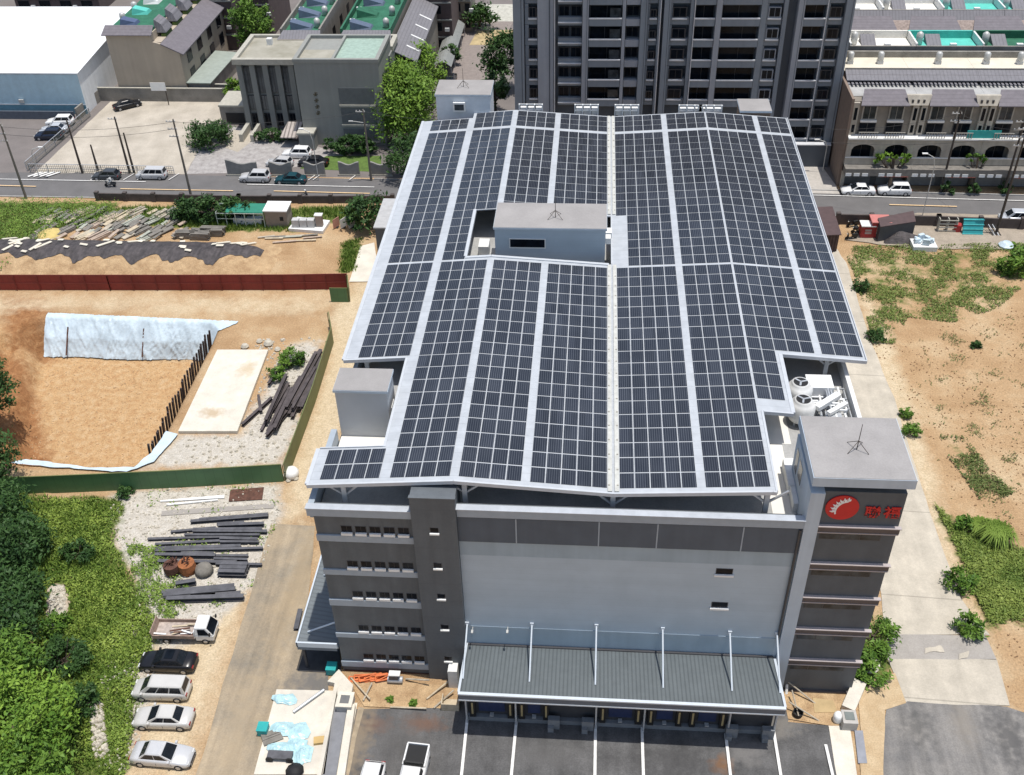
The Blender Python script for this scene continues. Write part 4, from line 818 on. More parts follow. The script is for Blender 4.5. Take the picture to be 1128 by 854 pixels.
for i in range(4):
    x0, x1 = XR[i], XR[i+1]-.02; W = x1-x0
    h = T('terrace_house', lab[i], 'house', ((x0+x1)/2, 145, 0), 'terrace houses along the road')
    part('wall', row_wall, h, lambda b: b.box(x0, x1, YR+1.3, 152, 0, zev+.3))
    part('wall', M('shutter_grey', (0.16, 0.155, 0.15), .7), h, lambda b: b.box(x0+.3, x1-.3, YR+1.0, YR+1.29, 0, zc-.3))
    part('pier', row_stone, h, lambda b: b.box(x0, x0+.45, YR-.1, YR+1.29, 0, za0-1.0))
    for k in range(2):
        sx = x0+.6+k*W/2; part('roller_shutter', M('roller_shutter', (.3, .29, .28), .6, stripe=((0, 0, 1), .3, .2, .85)), h, lambda b: b.box(sx, sx+W/2-.9, YR+.9, YR+.99, 0, zc-.5))
    ca = part('canopy', M('canopy_top', (.19, .175, .155), .9, var=.2), h, lambda b: b.box(x0, x1, YR-1.5, YR+1.29, zc-.3, za0-1.05))
    part('canopy_edge', white, ca, lambda b: [b.box(x0+k*W/8+.1, x0+k*W/8+.9, YR-1.56, YR-1.503, zc-.32, zc+.12) for k in range(8) if k % 4 != 3])
    part('canopy_edge', M('faded_red', (.35, .10, .08)), ca, lambda b: b.box(x0+W*.55, x1-.3, YR-1.54, YR-1.504, zc-.4, zc-.33))
    part('balustrade', row_stone, h, lambda b: b.box(x0, x1, YR-.05, YR+.12, za0-1.0, za0-.05)); part('balustrade_coping', offwhite, h, lambda b: b.box(x0, x1, YR-.12, YR+.2, za0-.048, za0+.06))
    for k in range(2):
        xa, xb_ = x0+k*W/2, x0+(k+1)*W/2
        part('arcade', row_stone, h, lambda b: arch_wall(b, xa, xb_, YR, YR+.4, za0-1.0, za1-.72, zlg-.2, xa+.68, xb_-.68))
        wn = part('window', frame_d, h, lambda b: b.box(xa+.9, xb_-.9, YR+1.2, YR+1.295, za0-.8, za1+.1)); part('pane', glass_d, wn, lambda b: b.box(xa+1, (xa+xb_)/2-.05, YR+1.15, YR+1.195, za0-.7, za1).box((xa+xb_)/2+.05, xb_-1, YR+1.16, YR+1.195, za0-.7, za1))
    part('ledge', offwhite, h, lambda b: b.box(x0, x1, YR-.2, YR+1.29, zlg-.198, zlg))
    for k in range(2):
        xa = x0+1.45+k*3.6
        wn = part('window', row_stone, h, lambda b: b.box(xa, xa+2.0, YR+1.1, YR+1.295, zlg+2.2, zev-.15)); part('pane', glass_g, wn, lambda b: b.box(xa+.2, xa+.95, YR+1.03, YR+1.095, zlg+2.35, zev-.3).box(xa+1.05, xa+1.8, YR+1.04, YR+1.095, zlg+2.35, zev-.3)); part('sill', offwhite, wn, lambda b: b.box(xa-.1, xa+2.1, YR+.8, YR+1.09, zlg+1.9, zlg+2.19))
        wn = part('window', frame_d, h, lambda b: b.box(xa-.1, xa+2.2, YR+1.2, YR+1.295, zlg+.1, zlg+1.7)); part('pane', glass_d, wn, lambda b: b.box(xa, xa+1.0, YR+1.15, YR+1.195, zlg+.2, zlg+1.6).box(xa+1.1, xa+2.1, YR+1.16, YR+1.195, zlg+.2, zlg+1.6))
        part('rail', M('rail_clutter', (.4, .38, .34)), h, lambda b: [b.box(xa-.2+q*.35, xa-.12+q*.35, YR-.1, YR-.03, zlg, zlg+.8) for q in range(8)]+[b.box(xa-.25, xa+2.4, YR-.12, YR-.02, zlg+.8, zlg+.88)])
    for xa in (x0+.15, x1-.95):
        part('pilaster', row_stone, h, lambda b: b.box(xa, xa+.8, YR+.95, YR+1.295, zlg, zev+.2)); part('slot_window', glass_d, h, lambda b: b.box(xa+.2, xa+.6, YR+.92, YR+.945, zlg+.4, zlg+1.5).box(xa+.2, xa+.6, YR+.92, YR+.945, zlg+2.2, zev-.5))
    if i == 2: part('balcony_sheet', teal_m, h, lambda b: b.box(x0-3.2+9.05*0+.8, x0+2.9-.8, YR-.02, YR+.06, zlg+.1, zlg+1.2))
    part('roof_slope', mauve_roof, h, lambda b: b.hexa([(x0+1.0, YR+.5, zev-.1), (x1-1.5, YR+.5, zev-.1), (x1-2.0, YR+2.8, zev+1.3), (x0+1.6, YR+2.8, zev+1.3)], [(x0+1.0, YR+.5, zev+.02), (x1-1.5, YR+.5, zev+.02), (x1-2.0, YR+2.8, zev+1.45), (x0+1.6, YR+2.8, zev+1.45)]))
    part('gable', row_stone, h, lambda b: b.hexa([(x1-1.6, YR+.7, zev), (x1+.9, YR+.7, zev), (x1+1.3, YR+1.3, zev+1.2), (x1-2.0, YR+1.3, zev+1.2)], [(x1-1.6, YR+1.0, zev), (x1+.9, YR+1.0, zev), (x1+1.3, YR+1.6, zev+1.25), (x1-2.0, YR+1.6, zev+1.25)]))
    part('gable_vent', frame_d, h, lambda b: [b.cbox(x1-1.2+q*.75, YR+.95, zev+.35, .25, .3, .35) for q in range(3)])
    zt = 13.5
    part('terrace_floor', deck_m, h, lambda b: b.box(x0, x1, YR+2.9, 145.2, zev+.3, zev+.4))
    part('upper_wall', brownbrick, h, lambda b: b.box(x0, x1, 145.2, 152, zev+.3, zt-.05)); part('upper_window', glass_d, h, lambda b: [b.box(x0+.8+q*2.8, x0+2.8+q*2.8, 145.1, 145.19, zev+.42, zev+.75) for q in range(3)])
    part('pergola', grey_tile, h, lambda b: [b.box(x0+.1+q*.55, x0+.4+q*.55, 143.5, 145.1, zt-.85, zt-.75) for q in range(16)])
    part('ribbed_eave', grey_tile, h, lambda b: b.hexa([(x0, 144.2, zt-.55), (x1, 144.2, zt-.55), (x1, 146.2, zt+.2), (x0, 146.2, zt+.2)], [(x0, 144.2, zt-.45), (x1, 144.2, zt-.45), (x1, 146.2, zt+.32), (x0, 146.2, zt+.32)]))
    part('flat_roof', row_roof, h, lambda b: b.box(x0, x1, 146.4, 151.6, zt-.04, zt+.02)); part('rear_parapet', concwall, h, lambda b: b.box(x0, x1, 151.6, 152, zt-.5, zt+.9)); part('front_parapet', concwall, h, lambda b: b.box(x0, x1, 146.2, 146.4, zt-.4, zt+.5))
    for q in ((1.2, 5.4), (4.4,), (2.0, 6.6), (3.1, 7.4))[i]:
        wt = part('water_tank', lamp_m, h, lambda b: b.lathe(x0+q, 149.3, [(.42, zt+.5), (.44, zt+.6), (.44, zt+1.5), (.28, zt+1.7), (.08, zt+1.75)], 14), smooth=True); part('tank_stand', steel_m, wt, lambda b: b.cbox(x0+q, 149.3, zt+.021, .8, .8, .48))
    if i == 0: part('end_wall', brownpale, h, lambda b: b.box(x0-.35, x0-.003, YR+.4, 152, 0, zt-.6))
tint = [deck_white, roofteal, roofgreen, deck_white, deck_white]
for r in range(2):
    for i in range(5):
        x0 = 37+9.4*i-.8*r; x1 = x0+9.35; y0 = 153.2+18.6*r; zt = 14.9-.9*r
        h = T('terrace_house', ['terrace house %s in the second row', 'far terrace house %s in the third row'][r] % [['with a white roof terrace next to the tall tower', 'with a turquoise roof terrace', 'with a green roof terrace', 'with a pale roof terrace right of the green one', 'with a pale roof terrace at the right edge'], ['beside the tall tower', 'behind the turquoise roof', 'behind the green roof', 'behind the pale roof', 'at the right edge']][r][i], 'house', ((x0+x1)/2, y0+6, 0), 'terrace houses in the rows behind')
        part('wall', row_wall, h, lambda b: b.box(x0, x1, y0, y0+12.5, 0, zt-1.2)); tm = tint[i] if r == 0 else [deck_white, deck_white, roofteal, roofteal, deck_white][i]
        part('roof_terrace', tm, h, lambda b: b.box(x0, x1, y0+.3, y0+5.6, zt-1.199, zt-1.1)); part('parapet', tm if r == 0 else offwhite, h, lambda b: b.box(x0, x1, y0+5.6, y0+5.9, zt-1.2, zt)); part('front_parapet', concwall, h, lambda b: b.box(x0, x1, y0, y0+.3, zt-1.2, zt-.3)); part('party_parapet', offwhite, h, lambda b: b.box(x0, x0+.25, y0+.3, y0+5.6, zt-1.09, zt))
        part('stair_hood', grey_tile, h, lambda b: b.yz([(y0+2.2, zt-1.09), (y0+4.6, zt-1.09), (y0+4.6, zt-.1)], x0+2.2, x0+4.3))
        part('roof_slope', mauve_roof, h, lambda b: b.hexa([(x0+.3, y0+6.2, zt-.9), (x1-1.0, y0+6.2, zt-.9), (x1-1.8, y0+9.5, zt+.7), (x0+1.1, y0+9.5, zt+.7)], [(x0+.3, y0+6.2, zt-.7), (x1-1.0, y0+6.2, zt-.7), (x1-1.8, y0+9.5, zt+.9), (x0+1.1, y0+9.5, zt+.9)]))
        part('gable', M('brick_gable', (.30, .24, .21), .9, var=.3, scale=3), h, lambda b: b.hexa([(x1-1.5, y0+6.6, zt-.95), (x1+.6, y0+6.6, zt-.95), (x1+1.0, y0+8.6, zt+.4), (x1-1.9, y0+8.6, zt+.4)], [(x1-1.5, y0+6.9, zt-.95), (x1+.6, y0+6.9, zt-.95), (x1+1.0, y0+8.9, zt+.45), (x1-1.9, y0+8.9, zt+.45)]))
        if r: part('ribbed_eave', grey_tile, h, lambda b: b.hexa([(x0, y0-1.6, zt-1.9), (x1, y0-1.6, zt-1.9), (x1, y0-.003, zt-.5), (x0, y0-.003, zt-.5)], [(x0, y0-1.6, zt-1.75), (x1, y0-1.6, zt-1.75), (x1, y0-.003, zt-.35), (x0, y0-.003, zt-.35)]))
        wt = part('water_tank', lamp_m, h, lambda b: b.lathe(x0+1.1, y0+3, [(.5, zt-1.0), (.5, zt+.5), (.15, zt+.8)], 12), smooth=True)
        part('air_unit', offwhite, h, lambda b: b.cbox(x0+5.6, y0+1.4, zt-1.09, .9, .6, .7)); part('dark_ridge', row_wall, h, lambda b: b.box(x0, x1, y0+9.6, y0+12.4, zt-1.19, zt-1.0))

# --- institution with five tall window bays
zi = v(300, 68.5, 154.6)[1]; IY = 155.3
inst = T('grey_office_building', 'grey green institutional block with tall window bays and a blank taller wing', 'office building', (-44, 156, 0))
xl, xm_, xrr = v(277, 140, IY)[0]-.2, v(335, 140, IY)[0], -31.9
part('wall', inst_wall, inst, lambda b: b.box(xl, -41, IY+.6, 165.5, 0, zi-.25).box(-41, xrr, 158, 165.5, 0, zi-.25))
zt = v(375, 69, 149.8)[1]
part('wing', inst_light, inst, lambda b: b.box(-44.9, xrr-.2, 149.8, 160.5, 0, zt-.02))
part('wing_coping', inst_light, inst, lambda b: b.box(-45.0, xrr-.1, 149.7, 150.3, zt-.018, zt+.5).box(-45.0, -44.4, 150.3, 160.4, zt-.018, zt+.5).box(xrr-.7, xrr-.1, 150.3, 160.4, zt-.018, zt+.5).box(-44.4, xrr-.7, 159.9, 160.4, zt-.018, zt+.5).box(-39.2, -38.8, 150.3, 159.9, zt-.018, zt+.48))
part('wing_roof', roofmoss, inst, lambda b: b.box(-44.4, -39.2, 150.3, 155, zt-.018, zt+.02)); part('wing_roof', M('pale_green_roof', (.30, .40, .34), .9, var=.15), inst, lambda b: b.box(-38.8, xrr-.7, 150.3, 159.9, zt-.018, zt+.03))
part('cornice', coping_w, inst, lambda b: b.box(xl-.8, -45.02, IY-.6, IY+.2, zi-.5, zi+.35).box(xl-.8, xl-.1, IY+.2, 166, zi-.5, zi+.35).box(xl-.1, xrr, 165.4, 166, zi-.5, zi+.35).box(xrr-.6, xrr+.1, 160.5, 165.4, zi-.5, zi+.35))
part('roof', roofmoss, inst, lambda b: b.box(xl-.1, -45.02, IY+.2, 165.4, zi-.24, zi-.1).box(-45.02, xrr-.6, 160.55, 165.4, zi-.24, zi-.1))
part('roof_vent', offwhite, inst, lambda b: b.cbox(-52, 162.5, zi-.1, .8, .8, 1.0).cbox(-36, 162.5, zi-.1, .8, 2.4, 1.1).cbox(-33.8, 162.0, zi-.1, .7, 2.0, .9))
nb = 5; bw = (-45.0-xl)/nb
for k in range(nb+1): part('pilaster', inst_wall, inst, lambda b: b.box(xl+k*bw-.42, xl+k*bw+.42, IY-.15, IY+.6, 0, zi-.5))
for k in range(nb):
    for z0, z1 in ((.5, 2.6), (3.2, 5.6), (6.0, zi-1.2)):
        wn = part('window', frame_d, inst, lambda b: b.box(xl+k*bw+.5, xl+(k+1)*bw-.5, IY+.45, IY+.595, z0, z1)); part('pane', M('hazy_glass', (.10, .11, .115), .2, var=.35, scale=.6) if z0 > 3 else glass_d, wn, lambda b: b.box(xl+k*bw+.58, xl+(k+.5)*bw-.04, IY+.4, IY+.445, z0+.08, z1-.08).box(xl+(k+.5)*bw+.04, xl+(k+1)*bw-.58, IY+.41, IY+.445, z0+.08, z1-.08))
for a, c in ((97, 115.5), (119.5, 137), (142, 155)):
    x0, z1 = v(378 if a < 110 else (382 if a < 130 else 385), a, 149.75); z0 = v(390, c, 149.75)[1]
    pn = part('recessed_panel', M('panel_grey', (0.135, 0.145, 0.145), .8), inst, lambda b: b.box(-38.6, -33.2, 149.73, 149.795, z0, z1)); part('sill', coping_w, pn, lambda b: b.box(-38.7, -33.1, 149.6, 149.79, z0-.3, z0-.003))
part('inscription', M('bronze', (.10, .085, .05), .5, .4), inst, lambda b: [b.box(-42.55+dx, -41.85-dx2, 149.74, 149.798, z, z+.1) for z0_ in (5.0, 6.0, 7.0, 8.0) for z, dx, dx2 in ((z0_, .1, .2), (z0_+.22, 0, 0), (z0_+.44, .25, .05))]+[b.box(-42.28, -42.18, 149.745, 149.797, z0_+.05, z0_+.62) for z0_ in (5.0, 6.0, 7.0, 8.0)])
part('side_window', glass_d, inst, lambda b: b.box(xrr-.199, xrr-.17, 152, 153, 6, 10.5)); part('side_window', glass_d, inst, lambda b: b.box(xrr+.003, xrr+.03, 161.5, 163.5, 3, 9))
part('porch_roof', coping_w, inst, lambda b: b.box(-45.5, -42.8, 147.6, 149.78, 2.6, 2.9)); part('porch_wall', inst_wall, inst, lambda b: b.box(-45.3, -42.9, 147.8, 149.77, 0, 2.59))
part('ramp_canopy', M('striped_canopy', (.42, .37, .33), .8, stripe=((1, 0, 0), .6, .4, .45)), inst, lambda b: b.hexa([(-48.5, 148.6, 1.6), (-46.0, 148.6, 1.6), (-45.4, 152, 2.7), (-47.9, 152, 2.7)], [(-48.5, 148.6, 1.75), (-46.0, 148.6, 1.75), (-45.4, 152, 2.85), (-47.9, 152, 2.85)]))
gw = T('garage_wing', 'low concrete garage entrance with ramp walls beside the grey office block', 'garage', (-58, 156, 0))
part('wall', concwall, gw, lambda b: b.box(-60.5, -55.9, 157.2, 163, 0, 3.0)); part('entrance', black_m, gw, lambda b: b.box(-59.6, -56.6, 157.1, 157.19, 0, 2.0)); part('ramp_wall', coping_w, gw, lambda b: b.box(-55.7, -55.1, 150.5, 155.4, 0, 1.3).box(-53.9, -53.4, 150.5, 155.0, 0, 1.2)); part('roof', coping_w, gw, lambda b: b.box(-60.6, -55.8, 157.1, 163.1, 3.002, 3.3))

# --- beige house with mauve roofs
BY = 167.0
bh = T('beige_row_house', 'beige gable ended row house with mauve roof slopes and a green roof terrace', 'house', (-76, 180, 0))
pb = [v(px, py, BY) for px, py in ((115.5, 38), (165, 39), (167.5, 46.5), (177, 49), (197.5, 58.5))]
xb0 = pb[0][0]; xb4 = pb[4][0]
part('wall', beige, bh, lambda b: b.xz([(xb0, 0)]+[(p[0], p[1]) for p in pb]+[(xb4, 0)], BY, BY+.4))
part('wall', beige, bh, lambda b: b.box(xb0, pb[1][0], BY+.402, 212, 0, pb[0][1]-.1).box(pb[1][0]+.003, pb[3][0], BY+.402, 212, 0, pb[2][1]-.15).box(pb[3][0]+.003, xb4-.02, BY+.402, 212, 0, pb[4][1]-.3))
part('roof_slope', mauve_roof, bh, lambda b: b.hexa([(pb[3][0], BY-.2, pb[3][1]-.05), (pb[4][0]+.7, BY-.2, pb[4][1]-.35), (pb[4][0]+.7, 212, pb[4][1]-.35), (pb[3][0], 212, pb[3][1]-.05)], [(pb[3][0], BY-.2, pb[3][1]+.15), (pb[4][0]+.7, BY-.2, pb[4][1]-.15), (pb[4][0]+.7, 212, pb[4][1]-.15), (pb[3][0], 212, pb[3][1]+.15)]))
part('roof_cap', mauve_roof, bh, lambda b: b.hexa([(xb0-.5, BY-.5, pb[0][1]-.1), (pb[1][0]+.4, BY-.5, pb[0][1]-.1), (pb[1][0]+.4, BY+1.2, pb[0][1]+.9), (xb0-.2, BY+1.2, pb[0][1]+.9)], [(xb0-.5, BY-.5, pb[0][1]), (pb[1][0]+.4, BY-.5, pb[0][1]), (pb[1][0]+.4, BY+1.3, pb[0][1]+1.1), (xb0-.2, BY+1.3, pb[0][1]+1.1)]))
part('roof_terrace', roofgreen, bh, lambda b: b.box(xb0+.1, pb[1][0]-.2, BY+1.35, 211.5, pb[0][1]-.1, pb[0][1]+.3))
for k in range(7):
    yy = BY+3+5.6*k
    part('dormer', grey_tile, bh, lambda b: b.hexa([(pb[1][0]-.4, yy, pb[1][1]-.6), (pb[1][0]+1.6, yy, pb[1][1]-.6), (pb[1][0]+1.6, yy+3.4, pb[1][1]-.6), (pb[1][0]-.4, yy+3.4, pb[1][1]-.6)], [(pb[1][0]-.2, yy+.3, pb[1][1]+1.5), (pb[1][0]+.9, yy+.3, pb[1][1]+.7), (pb[1][0]+.9, yy+3.1, pb[1][1]+.7), (pb[1][0]-.2, yy+3.1, pb[1][1]+1.5)]))
    part('stair_hood', [M('blue_hood', (.08, .11, .2), .5), roofteal, offwhite][k % 3], bh, lambda b: b.hexa([(xb0+1.5, yy, pb[0][1]+.3), (xb0+4.2, yy+.2, pb[0][1]+.3), (xb0+4.2, yy+2.4, pb[0][1]+.3), (xb0+1.5, yy+2.2, pb[0][1]+.3)], [(xb0+1.7, yy+.3, pb[0][1]+1.4), (xb0+4.0, yy+.5, pb[0][1]+.8), (xb0+4.0, yy+2.1, pb[0][1]+.8), (xb0+1.7, yy+1.9, pb[0][1]+1.4)]))
    part('water_tank', lamp_m, bh, lambda b: b.lathe(xb0+.8, yy+3.4, [(.5, pb[0][1]+.3), (.5, pb[0][1]+1.3), (.2, pb[0][1]+1.5)], 12), smooth=True)
    part('planter', M('planter_green', (.08, .13, .03), .9, var=.4, scale=3), bh, lambda b: b.cbox(pb[2][0]+1.0, yy+1.5, pb[2][1]-.14, .8, 3.0, .5))
    if k < 6:
        for z0 in (pb[4][1]-2.9, pb[4][1]-6.0):
            wn = part('window', frame_d, bh, lambda b: b.box(xb4-.02, xb4+.05, yy, yy+2.4, z0, z0+2.0)); part('pane', glass_d, wn, lambda b: b.box(xb4+.053, xb4+.07, yy+.1, yy+2.3, z0+.1, z0+1.9))
    part('roof_vent', black_m, bh, lambda b: b.cbox(pb[4][0]-.8, yy+1.8, pb[4][1]+.0, .9, .25, .25))
sh = [g(205, 91.5, 3), g(232, 92, 3), g(262, 58, 3), g(237, 56, 3)]
t = T('lean_to_shed', 'long low lean to shed with a pale green sheet roof beside the beige house', 'shed', (sh[0][0]+2, sh[0][1], 0))
part('roof', M('pale_green_sheet', (.30, .34, .30), .7, var=.1), t, lambda b: b.prism(sh, 2.9, 3.05)); part('wall', concwall, t, lambda b: b.prism([(sh[0][0]+.2, sh[0][1]+.3), (sh[1][0]-.3, sh[1][1]+.3), (sh[2][0]-.3, sh[2][1]-.3), (sh[3][0]+.2, sh[3][1]-.3)], 0, 2.88))

x, y = g(183, 116); t = T('notice_board', 'plain white board on a post before the stained wall of the pale car park', 'board', (x, y, 0)); part('post', pole_dark, t, lambda b: b.cbox(x+.5, y, 0, .12, .12, 3.2)); part('board', white, t, lambda b: b.cbox(x-.6, y-.1, 2.6, 2.6, .08, 1.4))
# --- white warehouse on the far left
WY = 161.0; zwh = v(60, 80, WY)[1]; xw = v(84, 80, WY)[0]
wh = T('white_shed_warehouse', 'large warehouse with a brilliant white roof and pale blue front wall', 'warehouse', (-110, 175, 0))
rd = g(68, 9, zwh+1.4); rb = g(140, 7, zwh-.2)
part('wall', wh_wall, wh, lambda b: b.hexa([(-150, WY, 0), (xw, WY, 0), (xw+.3, 193, 0), (-150, 193, 0)], [(-150, WY, zwh-.1), (xw, WY, zwh-.1), (xw+.3, 193, zwh-.1), (-150, 193, zwh-.1)]))
part('wall_cladding', wh_blue, wh, lambda b: b.box(-150, xw+.05, WY-.12, WY-.003, 0, zwh-.35))
part('skirting', M('teal_skirting', (.14, .30, .38), .6), wh, lambda b: b.box(-150, xw+.07, WY-.2, WY-.122, 0, 1.6)); part('eave_line', rail_m, wh, lambda b: b.box(-150, xw+.1, WY-.26, WY-.202, 1.62, 1.75))
part('roof', wh_white, wh, lambda b: b.hexa([(-150, WY-.3, zwh-.08), (xw+.3, WY-.3, zwh-.08), (xw+.6, 180, zwh+1.3), (-150, 180, zwh+1.3)], [(-150, WY-.3, zwh), (xw+.3, WY-.3, zwh), (xw+.6, 180, zwh+1.45), (-150, 180, zwh+1.45)]).hexa([(-150, 180.01, zwh+1.3), (xw+.6, 180.01, zwh+1.3), (xw+.6, 194, zwh-.08), (-150, 194, zwh-.08)], [(-150, 180.01, zwh+1.45), (xw+.6, 180.01, zwh+1.45), (xw+.6, 194, zwh), (-150, 194, zwh)]))
part('gable_wall', wh_wall, wh, lambda b: b.yz([(WY+.1, zwh-.098), (192.8, zwh-.098), (180, zwh+1.28)], xw-.2, xw+.15)); part('wall_vent', lamp_m, wh, lambda b: b.cbox(-95.5, WY-.35, 2.0, .8, .3, .6))

# --- houses with green roofs and brown apartment blocks at the back
for i, (pa, pb_, lab_) in enumerate(((g(305, 40, 12), g(350, 40, 12), 'row house with a green roof terrace and blue hoods, left of its twin'), (g(372, 40, 12), g(428, 40, 12), 'row house with a brighter green roof terrace, right of its twin'))):
    x0, x1, y0 = pa[0], pb_[0], pa[1]; zt = 12
    h = T('row_house', lab_, 'house', ((x0+x1)/2, y0+15, 0), 'row houses with green roofs')
    part('wall', row_wall, h, lambda b: b.box(x0, x1, y0, y0+40, 0, zt-.6)); part('roof_terrace', roofgreen, h, lambda b: b.box(x0+.3, x1-.3, y0+2.2, y0+39.7, zt-.598, zt-.5))
    part('parapet', roofgreen if i else concwall, h, lambda b: b.box(x1-.3, x1, y0+2, y0+40, zt-.6, zt+.5).box(x0, x0+.3, y0+2, y0+40, zt-.6, zt+.5)); part('roof_slope', grey_tile, h, lambda b: b.hexa([(x0-.5, y0-.6, zt-1.2), (x1+.5, y0-.6, zt-1.2), (x1, y0+2, zt+.1), (x0+.6, y0+2, zt+.1)], [(x0-.5, y0-.6, zt-1.05), (x1+.5, y0-.6, zt-1.05), (x1, y0+2, zt+.3), (x0+.6, y0+2, zt+.3)]))
    for k in range(6):
        yy = y0+4.0+6*k
        part('stair_hood', [M('slate_hood', (.10, .13, .19), .5), roofgreen][i if k % 2 else 0], h, lambda b: b.hexa([(x0+1.2, yy, zt-.49), (x0+4.6, yy+.4, zt-.49), (x0+4.6, yy+2.6, zt-.49), (x0+1.2, yy+2.2, zt-.49)], [(x0+1.2, yy+.2, zt+.9), (x0+4.4, yy+.6, zt-.2), (x0+4.4, yy+2.4, zt-.2), (x0+1.2, yy+2.0, zt+.9)]))
        part('water_tank', lamp_m, h, lambda b: b.lathe(x1-1.3, yy+1.5, [(.5, zt-.4), (.5, zt+.8), (.2, zt+1.1)], 12), smooth=True); part('air_unit', offwhite, h, lambda b: b.cbox(x0+.9, yy+3.6, zt-.49, .8, .5, .7))
        part('side_window', glass_d, h, lambda b: b.box(x1+.003, x1+.04, yy, yy+2, zt-3.6, zt-2.2))
    if i:
        part('side_roof', grey_tile, h, lambda b: b.hexa([(x1+.4, y0-2, zt-1.6), (x1+4.6, y0-2, zt-3.6), (x1+4.6, y0+26, zt-3.6), (x1+.4, y0+26, zt-1.6)], [(x1+.4, y0-2, zt-1.4), (x1+4.6, y0-2, zt-3.4), (x1+4.6, y0+26, zt-3.4), (x1+.4, y0+26, zt-1.4)])); part('side_wall', row_wall, h, lambda b: b.box(x1+.05, x1+4.2, y0-1.6, y0+25.5, 0, zt-3.7))
        part('skylight', offwhite, h, lambda b: [b.hexa([(x1+2.4, y0+2+k*5, zt-2.35), (x1+4.4, y0+2+k*5, zt-3.3), (x1+4.4, y0+2.5+k*5, zt-3.3), (x1+2.4, y0+2.5+k*5, zt-2.35)], [(x1+2.4, y0+2+k*5, zt-2.25), (x1+4.4, y0+2+k*5, zt-3.2), (x1+4.4, y0+2.5+k*5, zt-3.2), (x1+2.4, y0+2.5+k*5, zt-2.25)]) for k in range(4)])
def block(px0, px1, pbase, lab_, nst=4, mat=brownbrick, dep=14):
    p0, p1 = g(px0, pbase), g(px1, pbase); x0, x1, y0 = p0[0], p1[0], p0[1]
    h = T('apartment_block', lab_, 'apartment block', ((x0+x1)/2, y0+7, 0), 'brown apartment blocks at the back')
    part('wall', mat, h, lambda b: b.box(x0, x1, y0, y0+dep, 0, nst*3.1))
    n = max(2, int((x1-x0)/4.2)); bw = (x1-x0)/n
    for s in range(nst):
        z0 = s*3.1
        part('ledge', inst_light, h, lambda b: b.box(x0, x1, y0-.3, y0-.003, z0+2.85, z0+3.1))
        for k in range(n):
            xa = x0+k*bw+.6; wn = part('window', frame_d, h, lambda b: b.box(xa, xa+bw*.55, y0-.05, y0+.03, z0+.9, z0+2.5)); part('pane', glass_d, wn, lambda b: b.box(xa+.1, xa+bw*.55-.1, y0-.08, y0-.053, z0+1.0, z0+2.4))
            if k % 2 == s % 2: part('air_unit', offwhite, h, lambda b: b.cbox(xa+bw*.72, y0-.28, z0+1.0, .8, .5, .6))
    part('roof', deck_m, h, lambda b: b.box(x0, x1, y0, y0+dep, nst*3.1+.002, nst*3.1+.3))
block(196, 264, 55, 'brown brick apartment block behind the bushy tree, right of the beige house', 4)
block(20, 112, 14, 'dark brown apartment block far behind the white warehouse roof', 4)
block(436, 500, 58, 'brown brick apartment block at the end of the back street', 4)
block(500, 520, 36, 'narrow taupe apartment block beyond the brick one on the back street', 4, row_wall, 8)
block(268, 302, 40, 'brown apartment block glimpsed between the bushy tree and green roof', 4)
t = T('arched_shelter', 'low arched shelter with a grey curved roof behind the big tree', 'shelter', (*g(488, 85), 0)); x0, y0 = g(488, 88)
part('roof', M('grey_vault', (.22, .23, .22), .7), t, lambda b: [b.hexa([(x0-1.6+3.2*i/6, y0, 2.2+.9*math.sin(PI*i/6)), (x0-1.6+3.2*(i+1)/6, y0, 2.2+.9*math.sin(PI*(i+1)/6)), (x0-1.6+3.2*(i+1)/6, y0+22, 2.2+.9*math.sin(PI*(i+1)/6)), (x0-1.6+3.2*i/6, y0+22, 2.2+.9*math.sin(PI*i/6))], [(x0-1.6+3.2*i/6, y0, 2.3+.9*math.sin(PI*i/6)), (x0-1.6+3.2*(i+1)/6, y0, 2.3+.9*math.sin(PI*(i+1)/6)), (x0-1.6+3.2*(i+1)/6, y0+22, 2.3+.9*math.sin(PI*(i+1)/6)), (x0-1.6+3.2*i/6, y0+22, 2.3+.9*math.sin(PI*i/6))]) for i in range(6)])
part('post', steel_m, t, lambda b: [b.cbox(x0+s*1.5, y0+.3+k*5.3, 0, .12, .12, 2.25) for s in (-1, 1) for k in range(5)])

# ================================================================== VEHICLES
PAINT = {k: M('paint_'+k, c, .28, m_, var=.04) for k, (c, m_) in dict(white=((.72, .72, .71), 0), silver=((.58, .58, .58), .2), champagne=((.60, .585, .55), .15), black=((.012, .012, .014), 0), grey=((.07, .075, .08), .2), navy=((.015, .022, .045), .1), teal=((.012, .06, .075), .2), palegrey=((.55, .58, .62), .2)).items()}
lampglass = M('lamp_glass', (.6, .6, .58), .15); tail_m = M('tail_lamp', (.25, .01, .01), .3); trim = M('black_trim', (.02, .02, .02), .6)
carglass = M('car_glass', (.012, .015, .02), .05, var=.2)
KIND = dict(sedan=(4.7, 1.78, 1.45, .94, .82, (-1.62, 1.10, -.98, .22)), hatch=(4.2, 1.75, 1.5, .96, .86, (-1.95, .98, -1.55, .12)), suv=(4.55, 1.84, 1.68, 1.05, .96, (-2.12, 1.0, -1.8, .28)), van=(4.6, 1.76, 1.72, 1.02, .95, (-2.18, 1.52, -2.0, .72)), pickup=(5.2, 1.85, 1.75, 1.08, 1.0, (-.55, 1.25, -.35, .62)))
def lerp3(a, b, t): return tuple(a[i]+(b[i]-a[i])*t for i in range(3))
